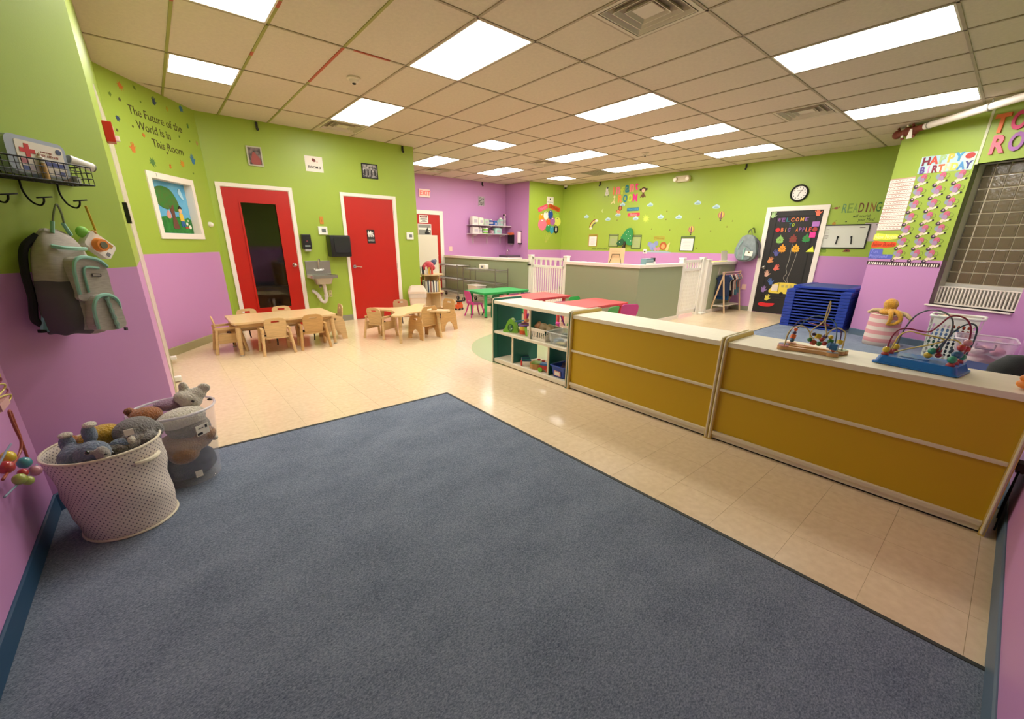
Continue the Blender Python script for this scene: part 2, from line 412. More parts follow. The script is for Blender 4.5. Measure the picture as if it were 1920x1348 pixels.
for x, y, lx, ly in ((1.688, 4.95, .023, 1.1), (.469, 4.35, .023, .25), (1.95, 4.396, .35, .023), (1.079, 4.0, .023, .12), (1.079, 5.1, .023, .1)):
    tag(obj('grid_bar', MB().box(0, 0, 0, lx, ly, .0075), m_grid_red, ce, loc=(x, y, H-.0036)), 'red painted stretch of ceiling grid bar')
# light panels
m_diff = mat('light_diffuser', '#ffffff', .6, emit=PANEL_POWER, ecol=PANEL_COLOR); m_lframe = mat('light_frame', '#dcd6c8', .4)
where = {(0,3): 'cut by the top edge of the photo', (0,5): 'small, above the lettering wall', (3,3): 'large, second from left at the top', (3,5): 'above the red restroom door beside a vent', (7,3): 'in the middle of the ceiling', (7,1): 'large, at the top right', (11,1): 'above the white pipe on the right', (10,3): 'long, in the middle of the right row', (13,3): 'long, farthest of the right row', (7,5.5): 'small square, over the green plastic table', (7,7): 'half hidden by the corner of the green wall', (10,5): 'beyond the ceiling vent near the centre', (10,7): 'over the wall shelf of jars', (13,5): 'above the infant lettering', (13,7): 'small square, in the far corner over the balloons'}
for i, j, h in LIGHTS:
    lx, ly = TX-.022, TY*h-.022
    t = thing('ceiling_light', 'bright flat ceiling light panel ' + where[(i, j)], 'light', (GX0+(i+.5)*TX, GY0+(j+h/2)*TY, H-.002), 0, 'flat light panels in the ceiling grid')
    o = rrect(lx, ly, .004, n=1); q = rrect(lx-.03, ly-.03, .012, n=2)
    obj('frame', MB().prism(o, 0, .012, 'xy', [q]), m_lframe, t)
    obj('diffuser', MB().prism(rrect(lx-.028, ly-.028, .012, n=2), .004, .008, 'xy'), m_diff, t)
# vents
m_vent = mat('vent_metal', '#cfc5b2', .5); m_dark = mat('dark_void', '#1c1a17', .9)
def ring(a, b, z0, z1, c=0):
    """square funnel ring from half-size a (z0) to b (z1)"""
    mb = MB(); V = [[mb.bm.verts.new((sx*r, sy*r, z)) for sx, sy in ((1, 1), (-1, 1), (-1, -1), (1, -1))] for r, z in ((a, z0), (b, z1), (b-.006, z1), (a-.006, z0))]
    for k in range(4):
        A, B = V[k], V[(k+1) % 4]
        for q in range(4): mb.bm.faces.new((A[q], A[(q+1) % 4], B[(q+1) % 4], B[q]))
    return mb
vw = {(4,2): 'large square ceiling air vent at the top of the photo', (10,2): 'square ceiling air vent between the two right-hand light panels', (3,6): 'square ceiling air vent over the restroom door wall', (10,6): 'square ceiling air vent in front of the balloon corner', (8,8): 'square ceiling air vent above the exit sign'}
for i, j in VENTS:
    t = thing('air_vent', vw[(i, j)], 'vent', (GX0+(i+.5)*TX, GY0+(j+.25)*TY, H-.006), 0, 'square air vents in the ceiling')
    obj('backing', MB().box(0, 0, .05, .57, .57, .01), m_dark, t)
    obj('frame', MB().prism(rrect(.59, .59, .003, n=1), 0, .01, 'xy', [rrect(.53, .53, .003, n=1)]), m_vent, t)
    for a, b in ((.255, .225), (.19, .16), (.125, .095)): obj('louver', ring(b+.03, b, .0, .045), m_vent, t)
    obj('center_plate', MB().box(0, 0, .012, .17, .17, .008), m_vent, t)
t = thing('return_grille', 'flat grey perforated return grille in the far ceiling', 'vent', (GX0+13.5*TX, GY0+6.25*TY, H-.004))
obj('panel', MB().box(0, 0, 0, TX-.03, TY/2-.03, .008), mat('grille_grey', '#7b7a68', .7), t)
for k in range(9): obj('rib', MB().box(0, -.24+k*.06, -.003, TX-.06, .006, .004), m_vent, t)
for k, (x, y, lb) in enumerate(((2.016, 5.062, 'near the large light panel'), (7.544, 5.075, 'farther one, over the half wall'))):
    t = thing('smoke_detector', 'round white smoke detector on the ceiling, ' + lb, 'smoke detector', (x, y, H), 0, 'smoke detectors')
    obj('body', MB().lathe([(.0, -.05), (.03, -.05), (.045, -.035), (.05, -.02), (.07, -.012), (.07, 0.003)], 20), mat('detector', '#d8ccb8', .5), t, True)
    obj('sensor', MB().lathe([(.012, -.06), (.02, -.056), (.02, -.045)], 12), m_dark, t)
# ------------------------------------------------------------------ doors and windows
m_red = mat('door_red', '#b81a0e', .35); m_chrome = mat('chrome', '#c9c6c0', .22, 1); m_steel = mat('brushed_steel', '#b9b8b2', .3, 1)
m_black = mat('black_plastic', '#17181a', .35); m_white = mat('white_plastic', '#f1ede4', .4); m_glassd = mat('door_glass', '#ffffff', .03, trans=1, spec=.5)
m_paper = mat('paper_white', '#efe8dc', .7); m_blackdoor = mat('door_black', '#211f1f', .5)
def trim_frame(root, s0, s1, z1, w=.052, d=.016):
    mb = MB(); mb.prism([(s0, 0), (s0, z1), (s1, z1), (s1, 0), (s1-w, 0), (s1-w, z1-w), (s0+w, z1-w), (s0+w, 0)], -d, .001, 'xz')
    return obj('door_frame', mb, m_trim, root)
def jamb(root, s0, s1, z1, w=.05):
    mb = MB(); mb.prism([(s0, 0), (s0, z1), (s1, z1), (s1, 0), (s1-.02, 0), (s1-.02, z1-.02), (s0+.02, z1-.02), (s0+.02, 0)], .001, TH, 'xz'); obj('jamb', mb, m_trim, root)
def hinge(root, s, z): obj('hinge', MB().cyl((s, -.004, z-.045), (s, -.004, z+.045), .007), m_steel, root)
# door 1: red with tall clear glass
d1 = thing('door_1', None, None, DW.at(0), DW.rz); tag(d1, kind='structure')
trim_frame(d1, .077, 1.086, 2.17); jamb(d1, .115, 1.045, 2.13)
leaf = obj('door_leaf', MB().prism([(.136, .008), (1.026, .008), (1.026, 2.11), (.136, 2.11)], .004, .046, 'xz', [[(.345, .335), (.828, .335), (.828, 1.92), (.345, 1.92)]]), m_red, d1)
obj('glazing_bead', MB().prism([(.327, .317), (.846, .317), (.846, 1.938), (.327, 1.938)], -.005, .006, 'xz', [[(.352, .342), (.821, .342), (.821, 1.913), (.352, 1.913)]]), m_red, leaf)
obj('glass_pane', MB().prism([(.34, .33), (.833, .33), (.833, 1.925), (.34, 1.925)], .02, .026, 'xz'), m_glassd, leaf)
obj('door_knob', MB().cyl((.961, .004, 1.0), (.961, -.012, 1.0), .034, n=20).cyl((.961, -.01, 1.0), (.961, -.04, 1.0), .012).ball((.961, -.052, 1.0), (.028, .024, .028), 16), m_chrome, leaf, True)
for z in (1.88, 1.08, .25): hinge(d1, .128, z)
# unlit room behind the glass door; gloom put into its dark wall colours
mb = MB()
for a in ([.0, .1, 0, 2.6, .02, 2.7], [1.15, .1, 0, 2.6, .02, 2.7]): pass
o = obj('wall_dark_room', MB().box(.6, 1.3, 0, 2.2, .02, 2.6).box(-.5, .71, 0, .02, 1.2, 2.6).box(1.7, .71, 0, .02, 1.2, 2.6).box(.6, .71, 2.58, 2.2, 1.2, .02), wall_paint('paint_dimmed_room', '#20300f', '#241a2c'), None, False, DW.at(0), DW.rz); tag(o, kind='structure')
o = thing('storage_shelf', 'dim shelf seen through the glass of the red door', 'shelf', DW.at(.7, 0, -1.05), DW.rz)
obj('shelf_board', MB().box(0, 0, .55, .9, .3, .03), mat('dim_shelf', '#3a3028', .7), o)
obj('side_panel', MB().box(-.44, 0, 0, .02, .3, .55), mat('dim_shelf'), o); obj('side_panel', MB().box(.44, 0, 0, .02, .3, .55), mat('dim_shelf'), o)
# door 2: restroom
d2 = thing('door_2', None, None, DW.at(0), DW.rz); tag(d2, kind='structure')
trim_frame(d2, 1.824, 2.828, 2.17); jamb(d2, 1.865, 2.785, 2.13)
leaf = obj('door_leaf', MB().prism([(1.885, .008), (2.765, .008), (2.765, 2.11), (1.885, 2.11)], .004, .046, 'xz'), m_red, d2)
obj('lever_handle', MB().cyl((1.95, .004, .95), (1.95, -.01, .95), .032, n=20).cyl((1.95, -.01, .95), (1.95, -.05, .95), .011).tube([(1.95, -.05, .95), (2.0, -.052, .95), (2.06, -.05, .94)], .01), m_chrome, leaf, True)
for z in (1.88, .95, .2): hinge(d2, 2.778, z)
sg = DW.thing('restroom_sign', 'black restroom sign with white figures on the red door', 'sign', 2.304, 1.467, off=.0)
sg.location = DW.at(2.304, 1.467, -.004)
obj('plate', MB().prism(rrect(.142, .235, .008), -.006, 0, 'xz'), mat('sign_black', '#1b1517', .4), sg)
m_sw = mat('sign_white', '#f3efe8', .5)
def person(mb, x, z, s, skirt):
    mb.prism(ell(.011*s, .011*s, x, z+.06*s, 12), -.008, -.006, 'xz')
    b = [(x-.016, z+.045), (x+.016, z+.045), (x+(.026 if skirt else .014), z+.0), (x+.01, z), (x+.008, z-.045), (x-.008, z-.045), (x-.01, z), (x-(.026 if skirt else .014), z)]
    mb.prism([(x+(u-x)*s, z+(v-z)*s) for u, v in b], -.008, -.006, 'xz')
mb = MB(); person(mb, -.038, .035, .95, True); person(mb, .0, .035, .95, False); obj('figures', mb, m_sw, sg)
mb = MB(); mb.prism(ell(.008, .008, .036, .07, 10), -.008, -.006, 'xz'); mb.prism([(.03, .06), (.04, .06), (.04, .03), (.054, .01), (.048, .006), (.034, .022), (.03, .022)], -.008, -.006, 'xz'); mb.prism(ell(.02, .02, .038, .012), -.0075, -.006, 'xz', [ell(.015, .015, .038, .012)]); obj('wheelchair_symbol', mb, m_sw, sg)
obj('sign_rule', MB().box(0, -.007, -.045, .12, .002, .002), m_sw, sg); text('sign_text', 'RESTROOM', .022, m_sw, sg, (0, -.006, -.08), .002, 0, 0, 'CENTER')
# exit door
d3 = thing('door_3', None, None, EW.at(0), EW.rz); tag(d3, kind='structure')
trim_frame(d3, 1.02, 2.164, 2.184, .1, .03)
obj('door_leaf', MB().prism([(1.12, .008), (2.06, .008), (2.06, 2.09), (1.12, 2.09)], -.012, .0, 'xz'), m_red, d3)
# black decorated door
d4 = thing('door_4', None, None, FAR.at(0), FAR.rz); tag(d4, kind='structure')
trim_frame(d4, 5.662, 6.744, 2.145, .085, .03)
leaf = obj('door_leaf', MB().prism([(5.75, .008), (6.66, .008), (6.66, 2.06), (5.75, 2.06)], -.012, .0, 'xz'), m_blackdoor, d4)
obj('panel_molding', MB().prism([(5.86, .35), (6.56, .35), (6.56, 1.97), (5.86, 1.97)], -.018, -.01, 'xz', [[(5.875, .365), (6.545, .365), (6.545, 1.955), (5.875, 1.955)]]), mat('door_black_edge', '#0f0e0e', .5), leaf)
obj('bottom_rail', MB().prism([(5.75, .30), (6.66, .30), (6.66, .312), (5.75, .312)], -.016, -.01, 'xz'), mat('door_black_edge'), leaf)
obj('door_knob', MB().cyl((5.815, -.01, .95), (5.815, -.02, .95), .034, n=20).ball((5.815, -.055, .95), (.028, .024, .028), 16).cyl((5.815, -.02, .95), (5.815, -.05, .95), .012), m_chrome, leaf, True)
# window 1: painted pane in the lettering wall
w1 = thing('window_1', None, None, FW.at(0), FW.rz); tag(w1, kind='structure')
obj('window_frame', MB().prism([(.36, 1.382), (1.204, 1.382), (1.204, 2.126), (.36, 2.126)], -.014, .001, 'xz', [[(.43, 1.447), (1.145, 1.447), (1.145, 2.058), (.43, 2.058)]]), m_trim, w1)
obj('window_reveal', MB().prism([(.42, 1.437), (1.155, 1.437), (1.155, 2.068), (.42, 2.068)], .001, .1, 'xz', [[(.432, 1.449), (1.143, 1.449), (1.143, 2.056), (.432, 2.056)]]), m_trim, w1)
obj('latch', MB().box(.455, .01, 2.03, .03, .02, .02).tube([(.52, -.016, 2.075), (.52, -.016, 2.115)], .003), m_steel, w1)
pt = FW.thing('window_painting', 'childlike painting of a tree and child behind the white window frame', 'painting', .787, 1.753, off=-.085)
m_sky = mat('poster_sky', '#6ab7dd', .35, col2='#4c9fd0', vscale=5); m_grass = mat('poster_grass', '#2f8a3a', .4, col2='#1f6f2c', vscale=14)
obj('sky_sheet', MB().box(0, .002, -.31, .72, .004, .62), m_sky, pt)
mb = MB(); mb.prism([(-.355, -.3), (.355, -.3), (.355, -.13), (.3, -.1), (.2, -.125), (.1, -.095), (0, -.12), (-.12, -.1), (-.25, -.12), (-.355, -.1)], -.004, 0, 'xz'); obj('grass', mb, m_grass, pt)
mb = MB(); mb.prism(blob([(-.27, .1), (-.23, .2), (-.1, .245), (.05, .22), (.14, .12), (.17, .0), (.1, -.04), (.0, .0), (-.06, -.02), (-.17, .01)]), -.005, 0, 'xz'); obj('tree_crown', mb, mat('poster_leaf', '#2b7d2e', .5, col2='#4f6f2a', vscale=18), pt)
mb = MB(); mb.prism([(-.03, .03), (.0, -.02), (.02, .03), (.055, .04), (.05, -.1), (.09, -.235), (.06, -.25), (-.01, -.25), (-.03, -.23), (.0, -.1)], -.007, 0, 'xz'); obj('tree_trunk', mb, mat('poster_trunk', '#6e4334', .6), pt)
kid = obj('child_figure', MB().prism(ell(.03, .034, .165, -.02, 14), -.009, 0, 'xz'), mat('poster_skin', '#eebf95', .6), pt)
obj('hair', MB().prism([(.132, -.005), (.14, .025), (.165, .035), (.192, .022), (.197, -.005), (.165, .003)], -.011, 0, 'xz'), mat('poster_black', '#151515', .6), kid)
obj('shirt', MB().prism([(.135, -.055), (.195, -.055), (.21, -.15), (.135, -.15)], -.009, 0, 'xz'), mat('poster_yellow', '#e8c24a', .6), kid)
obj('trousers', MB().prism([(.14, -.15), (.205, -.15), (.22, -.22), (.185, -.22), (.175, -.17), (.165, -.22), (.14, -.22)], -.009, 0, 'xz'), mat('poster_blue', '#2f5fa0', .6), kid)
obj('shoe', MB().prism(ell(.035, .014, .235, -.225, 12), -.009, 0, 'xz'), mat('poster_red', '#b8453a', .6), kid)
obj('bush', MB().prism(blob([(-.1, -.08), (-.06, -.03), (-.03, -.07), (-.04, -.12), (-.09, -.12)]), -.008, 0, 'xz'), mat('poster_pink', '#d9968a', .6), pt)
for x, z, r in ((.25, -.18, .02), (.3, -.22, .025), (.28, -.14, .012)): obj('flower', MB().prism(ell(r, r, x, z, 10), -.008, 0, 'xz'), m_paper, pt)
obj('cloud', MB().prism(blob([(.2, .2), (.24, .25), (.27, .2), (.29, .12), (.25, .13)]), -.006, 0, 'xz'), mat('poster_cloud', '#a9d3e8', .5), pt)
# window 2: glass blocks in the pier
w2 = thing('window_2', None, None, PIER.at(0), PIER.rz); tag(w2, kind='structure')
m_rev = mat('reveal_grey', '#cdc8bf', .5); m_mortar = mat('mortar', '#d4c8ae', .8)
obj('window_reveal', MB().prism([(.923, .61), (1.81, .61), (1.81, 2.419), (.923, 2.419)], .001, .30, 'xz', [[(.933, .62), (1.80, .62), (1.80, 2.409), (.933, 2.409)]]), m_rev, w2)
obj('window_backing', MB().box(1.366, .34, .61, .9, .02, 1.82), mat('block_void', '#5a4c3a', .6), w2)
obj('sill', MB().box(1.345, .08, .60, .88, .23, .02, bev=.004), m_trim, w2)
m_block = mat('glass_block', '#83755d', .1, trans=.35, bump=.9, bscale=22, spec=.9)
bw = bh = None
bm_ = MB(); bm_.box(0, 0, 0, .126, .07, .138, bev=.006).prism(rrect(.085, .095, .015, 0, .069), -.038, -.034, 'xz')
bl_me = None
for c in range(7):
    for rr in range(10):
        s = .965-.0685+c*.137 if c else .992; z = .915+rr*.1505
        if c == 0: s = .977
        wd = 1
        x = .945+.045 if c == 0 else 1.049+(c-.5)*.137
        if x+.06 > 1.81: continue
        if bl_me is None:
            o = obj('glass_block', bm_, m_block, w2); bl_me = o.data; o.location = (x, .255, z+.004)
        else: o = inst('glass_block', bl_me, w2, (x, .255, z+.004))
        if c == 0: o.scale.x = .72
        if rr == 9: o.scale.z = .9
mb = MB()
for c in range(7): mb.box(1.0435+c*.137-.0, .262, .62, .0125, .065, 1.79)
for rr in range(11): mb.box(1.366, .262, .908+rr*.1505, .87, .065, .0125)
obj('mortar_joint', mb, m_mortar, w2)
obj('block_footing', MB().box(1.366, .25, .62, .87, .05, .29), m_rev, w2)
g = PIER.thing('air_grille', 'white slatted radiator grille under the glass block window', 'grille', 1.36, .625, off=-.13)
obj('frame', MB().prism([(-.425, 0), (.43, 0), (.43, .245), (-.425, .245)], -.02, .01, 'xz', [[(-.412, .02), (.415, .02), (.415, .232), (-.412, .232)]]), m_trim, g)
sl = None
for k in range(22):
    x = -.395+k*.0375
    if sl is None: o = obj('slat', MB().box(0, 0, .018, .016, .02, .216), m_trim, g); sl = o.data; o.location = (x, -.004, 0)
    else: inst('slat', sl, g, (x, -.004, 0))
obj('back_plate', MB().box(0, .06, 0, .85, .01, .24), mat('grille_back', '#8f8c84', .6), g)
# corner bead strip on the pier, pipe, red valve cluster
tag(PIER.flat('trim_1', MB().box(0, -.003, 2.40, .028, .006, H-2.40), mat('strip_pale', '#d3d6b4', .5), None, None, .947, 0), kind='structure')
pa, pb = Vector((8.43, 1.28, 2.95)), Vector((7.25, .02, 2.95)); pd = (pb-pa).normalized()
pp = thing('ceiling_pipe', 'white pipe hung under the ceiling along the glass block wall', 'pipe', pa, 0)
obj('pipe_run', MB().tube([Vector((0, 0, 0)), pb-pa], .041, 16), m_trim, pp, True)
obj('elbow_joint', MB().tube([-pd*.1, Vector((0, 0, 0))], .04, 16), mat('rust_red', '#7c3b28', .6, bump=.5, bscale=40), pp, True)
pn_ = Vector((-pd.y, pd.x, 0))
for s in (.06, .85, 1.5):
    c = pd*s
    obj('hanger', MB().tube([c+pn_*math.sin(2*PI*k/16)*.046+Vector((0, 0, .046*math.cos(2*PI*k/16))) for k in range(16)], .006, 6, True).tube([c+Vector((0, 0, .04)), c+Vector((0, 0, .08))], .005), m_steel, pp, True)
vc = thing('valve_cluster', 'rusty red sprinkler valve cluster at the end of the white pipe', 'valve', pa-pd*.1, 0); m_rust = mat('rust_red')
obj('valve_body', MB().tube([Vector((0, 0, 0)), -pd*.38], .042, 14).ball(-pd*.36, .058).ball(-pd*.18, .062).ball(-pd*.06+Vector((0, 0, -.02)), .05), m_rust, vc, True)
for s, z in ((-.34, .05), (-.24, -.075), (-.1, .05), (-.05, -.08)): obj('bolt', MB().cyl(pd*s+Vector((0, 0, z)), pd*s+Vector((-.06, .0, z*1.2)), .016, n=8), m_rust, vc)
obj('valve_tag', MB().prism([(-.012, 0), (.012, 0), (.035, -.12), (-.035, -.12)], -.003, .003, 'xz', M=Matrix.Translation(Vector((-.08, .03, .0))-pd*.06) @ Matrix.Rotation(PIER.rz, 4, 'Z')), m_paper, vc)
for s, z in ((-.14, .06), (-.2, -.06)): obj('indicator', MB().ball(pd*s+Vector((-.05, .03, z)), .014), m_paper, vc)
# ------------------------------------------------------------------ half walls
HT = 1.07
def half_wall(name, x0, x1, y0, y1):
    o = tag(obj(name, MB().box((x0+x1)/2, (y0+y1)/2, 0, x1-x0, y1-y0, 1.0), m_sage), kind='structure')
    xa = x0-.025 if x0 != 6.341 else 6.366
    obj('cap', MB().box((xa+x1+.025)/2, (y0+y1)/2, 1.0, x1+.025-xa, y1-y0+.05, .055, bev=.008), m_trim, o)
    return o
half_wall('wall_half_left', 6.22, 6.34, 6.86, 10.35); half_wall('wall_half_front', 6.22, 6.34, 4.07, 5.74)
half_wall('wall_half_right', 6.341, 7.66, 4.071, 4.19); half_wall('wall_half_end', 8.86, 9.98, 4.07, 4.19)
tag(obj('baseboard_half_left', MB().box(6.215, 8.6, 0, .012, 3.48, .07), m_trim), kind='structure')
tag(obj('baseboard_half_front', MB().box(6.215, 4.9, 0, .012, 1.68, .07), m_trim), kind='structure')
tag(obj('baseboard_half_right', MB().box(6.93, 4.063, 0, 1.46, .014, .07), m_trim), kind='structure')
tag(obj('baseboard_half_end', MB().box(9.42, 4.063, 0, 1.1, .014, .07), m_trim), kind='structure')
m_gate = mat('gate_white', '#f3efe6', .35)
def gate(name_label, loc, rz, W, P, npk, latchside):
    """gate in local xz plane, x 0..W, front facing -y; P = side posts"""
    g = thing('safety_gate', name_label, 'gate', loc, rz, None)
    for x, zt in P:
        o = obj('post', MB().box(x, 0, 0, .085, .085, zt), m_gate, g)
        obj('post_cap', MB().box(x, 0, zt, .105, .105, .025, bev=.006), m_gate, o)
    fr = []
    for x in (.02, W-.02): obj('gate_stile', MB().box(x, 0, .06, .05, .035, 1.06), m_gate, g)
    for z, h in ((.06, .07), (.90, .05), (1.06, .05)): obj('rail', MB().box(W/2, 0, z, W-.04, .035, h), m_gate, g)
    me = None
    for k in range(npk):
        x = .06+(W-.12)*(k+.5)/npk
        if me is None: o = obj('picket', MB().box(0, 0, .13, .022, .018, .78), m_gate, g); me = o.data; o.location = (x, 0, 0)
        else: inst('picket', me, g, (x, 0, 0))
    me = None; n2 = 6
    for k in range(n2):
        x = .06+(W-.12)*(k+.5)/n2
        if me is None: o = obj('top_picket', MB().prism([(-.016, 0), (.016, 0), (.03, .12), (-.03, .12)], -.008, .008, 'xz'), m_gate, g); me = o.data; o.location = (x, 0, .945)
        else: inst('top_picket', me, g, (x, 0, .945))
    obj('latch', MB().box(latchside, -.05, .93, .09, .03, .03, bev=.004), m_black, g)
    return g
gate('white picket safety gate standing between the two sage half walls on the left', (6.28, 6.78, 0), -PI/2, .96, [(-.045, 1.13), (1.0, 1.13)], 13, -.05)
g = gate('white close-slatted safety gate at the right end of the sage half wall', (7.78, 4.13, 0), 0, .72, [(-.05, 1.13), (.76, 1.13)], 14, .99)
t = thing('gate_post', 'thick white post with square foot beside the right safety gate', 'post', (8.70, 4.12, 0))
obj('post', MB().box(0, 0, 0, .13, .13, 1.09), m_gate, t); obj('foot', MB().box(0, 0, 0, .2, .2, .035, bev=.008), m_gate, t); obj('cap', MB().box(0, 0, 1.09, .15, .15, .025, bev=.006), m_gate, t)
obj('jamb_strip', MB().box(.13, 0, 0, .05, .12, 1.05), m_gate, t)
# ------------------------------------------------------------------ yellow cabinets and the open shelf
m_lam = mat('laminate_cream', '#e9dfc8', .4, var=.05, vscale=40, stretch=(1, .1, 1)); m_edgec = mat('cream_edging', '#ddd0b4', .35); m_yel = mat('panel_yellow', '#c9a30c', .45); m_teal = mat('panel_teal', '#17675c', .5)
m_tealedge = mat('teal_edge', '#1f6a5c', .5); m_yedge = mat('yellow_edge', '#dcc26a', .5)
def endpanel(parent, y, t, m_in, m_e, x0=2.9, x1=3.36, h=.775):
    """upright end panel at y..y+t with rounded cream edging that rises above the top"""
    poly = [(x0+.008, .0), (x1-.008, 0), (x1-.008, h-.03), (x1-.028, h-.008), (x0+.028, h-.008), (x0+.008, h-.03)]
    o = obj('end_panel', MB().prism(poly, 0, t, 'xz'), m_in, parent, loc=(0, y, 0))
    pts = [(x0+.008, t/2, .012), (x0+.008, t/2, h-.035), (x0+.014, t/2, h-.015), (x0+.035, t/2, h-.008), (x1-.035, t/2, h-.008), (x1-.014, t/2, h-.015), (x1-.008, t/2, h-.035), (x1-.008, t/2, .012)]
    obj('edging', MB().tube(pts, t/2-.0035, 8), m_edgec, o, True)
    return o
def yellow_cabinet(label, y0, y1):
    t = thing('cabinet', label, 'cabinet', (0, 0, 0))
    endpanel(t, y0, .022, m_yedge, m_edgec); endpanel(t, y1-.022, .022, m_yedge, m_edgec)
    a, b = y0+.023, y1-.023
    obj('top', MB().box(3.13, (a+b)/2, .705, .425, b-a, .035, bev=.004), m_lam, t)
    obj('base', MB().box(3.13, (a+b)/2, .012, .40, b-a, .05, bev=.004), m_lam, t)
    obj('back_panel', MB().box(2.935, (a+b)/2, .06, .008, b-a, .33), m_yel, t)
    obj('back_panel', MB().box(2.935, (a+b)/2, .40, .008, b-a, .31), m_yel, t)
    obj('middle_rail', MB().box(2.924, (a+b)/2, .384, .022, b-a, .019, bev=.005), m_edgec, t)
    obj('bottom_rail', MB().box(2.922, (a+b)/2, .045, .022, b-a, .028, bev=.006), m_edgec, t)
    obj('shelf', MB().box(3.14, (a+b)/2, .37, .38, b-a, .018), m_lam, t)
    for k in (1, 2): obj('divider', MB().box(3.14, a+(b-a)*k/3, .06, .36, .018, .64), m_lam, t)
    obj('toe_kick', MB().box(3.13, (a+b)/2, 0, .38, b-a, .012), m_dark, t)
    return t
yellow_cabinet('long yellow-backed cabinet with cream top, nearest the right wall under the two bead mazes', -.235, 1.168)
yellow_cabinet('yellow-backed cabinet with bare cream top in the middle of the row', 1.172, 2.592)
t = thing('shelf_cabinet', 'open teal and cream toy shelf cabinet at the left end of the row', 'shelf cabinet', (0, 0, 0))
endpanel(t, 2.598, .022, m_tealedge, m_edgec); endpanel(t, 3.79, .022, m_tealedge, m_edgec)
a, b = 2.621, 3.789; yc = (a+b)/2
obj('top', MB().box(3.13, yc, .71, .42, b-a, .035, bev=.004), m_lam, t); obj('base', MB().box(3.13, yc, .012, .42, b-a, .045, bev=.004), m_lam, t)
obj('shelf', MB().box(3.13, yc, .365, .42, b-a, .028, bev=.004), m_lam, t); obj('toe_kick', MB().box(3.13, yc, 0, .38, b-a, .012), m_dark, t)
for y, z0, z1, lab in ((3.195, .393, .71, 0), (3.48, .057, .365, 0), (2.90, .057, .365, 0)):
    o = obj('divider', MB().box(3.14, y, z0, .38, .018, z1-z0), m_teal, t); obj('divider_edging', MB().box(2.945, y, z0, .012, .02, z1-z0), m_edgec, o)
obj('liner', MB().box(3.15, 3.787, .06, .36, .004, .64), m_teal, t); obj('liner', MB().box(3.15, 2.623, .06, .36, .004, .30), m_teal, t)
# ------------------------------------------------------------------ toddler furniture
m_birch = mat('birch_ply', '#ddb983', .45, var=.14, vscale=9, stretch=(1, 1, 6)); m_birchtop = mat('birch_top', '#e6c592', .3, var=.06, vscale=6, stretch=(6, 1, 1)); m_oak = mat('chair_oak', '#cfa265', .45, var=.15, vscale=9, stretch=(1, 1, 6))
m_strap = mat('strap_black', '#1d1a1c', .7)
def leg(mb, top, bot, r0, r1, n=10): mb.cyl(bot, top, r1, r0, n); return mb
def toddler_chair(label, loc, rz, group, m=m_birch, strap=True, curve=True, slot=None):
    """wooden chair, front towards +y"""
    t = thing('toddler_chair', label, 'chair', loc, rz, group)
    obj('seat', MB().prism(rrect(.27, .27, .03), .2, .216, 'xy'), m, t)
    # back: curved board with rounded top and handle slot, leaning back
    out = [(-.105, 0), (.105, 0), (.125, .14), (.122, .22), (.10, .25), (.05, .262), (-.05, .262), (-.10, .25), (-.122, .22), (-.125, .14)]
    mb = MB().prism(out, 0, .014, 'xz', [rrect(.095, .026, .012, 0, .215)])
    M = Matrix.Translation((0, -.115, .20)) @ Matrix.Rotation(math.radians(9), 4, 'X')
    bmesh.ops.transform(mb.bm, matrix=M, verts=mb.bm.verts)
    obj('backrest', mb, m, t)
    if slot: obj('handle_slot_pad', MB().prism(rrect(.09, .022, .01, 0, .215), .016, .02, 'xz', M=M), slot, t)
    for sx in (-1, 1):
        for (x0, y0, z0), (x1, y1) in (((.150, .115, .31), (.172, .155)), ((.150, -.13, .31), (.178, -.175))):
            obj('leg', leg(MB(), (sx*x0, y0, z0), (sx*x1, y1, 0), .016, .019), m, t, True)
        obj('arm', MB().prism(rrect(.034, .30, .014, sx*.150, -.005), .305, .332, 'xy'), m, t)
        obj('side_rail', MB().box(sx*.150, 0, .13, .014, .26, .12), m, t)
    if strap:
        obj('safety_strap', MB().tube(smoothpath([(-.12, .0, .222), (0, .02, .24), (.12, .0, .222)], 5), .011, 6).tube([(.02, .0, .2), (.025, .03, .12), (.02, .03, .08)], .008, 6), m_strap, t, True)
    return t
def arch_chair(label, loc, rz, group, m=m_oak):
    """plywood chair with arched side panels, front towards +y"""
    t = thing('arch_chair', label, 'chair', loc, rz, group)
    side = [(-.17, 0), (-.1, 0)] + [(-.1+.0+.1-.1*math.cos(PI*k/8), .15*math.sin(PI*k/8)) for k in range(1, 8)] + [(.1, 0), (.17, 0), (.155, .25), (.12, .33), (.05, .35), (-.05, .35), (-.12, .33), (-.155, .25)]
    for sx in (-1, 1):
        mb = MB().prism([(u, v) for u, v in side], -.008, .008, 'yz', [rrect(.085, .03, .014, 0, .30)])
        bmesh.ops.transform(mb.bm, matrix=Matrix.Translation((sx*.165, 0, 0)) @ Matrix.Rotation(math.radians(-sx*4), 4, 'Y'), verts=mb.bm.verts)
        obj('side_panel', mb, m, t)
    obj('seat', MB().box(0, .01, .19, .31, .28, .016), m, t)
    out = [(-.135, 0), (.135, 0), (.15, .16), (.14, .25), (.105, .285), (-.105, .285), (-.14, .25), (-.15, .16)]
    M = Matrix.Translation((0, -.12, .205)) @ Matrix.Rotation(math.radians(8), 4, 'X')
    obj('backrest', MB().prism(out, 0, .014, 'xz', [rrect(.1, .028, .013, 0, .235)], M=M), m, t)
    obj('seat_pad', MB().prism(rrect(.28, .24, .03), .207, .228, 'xy'), m_strap, t)
    return t
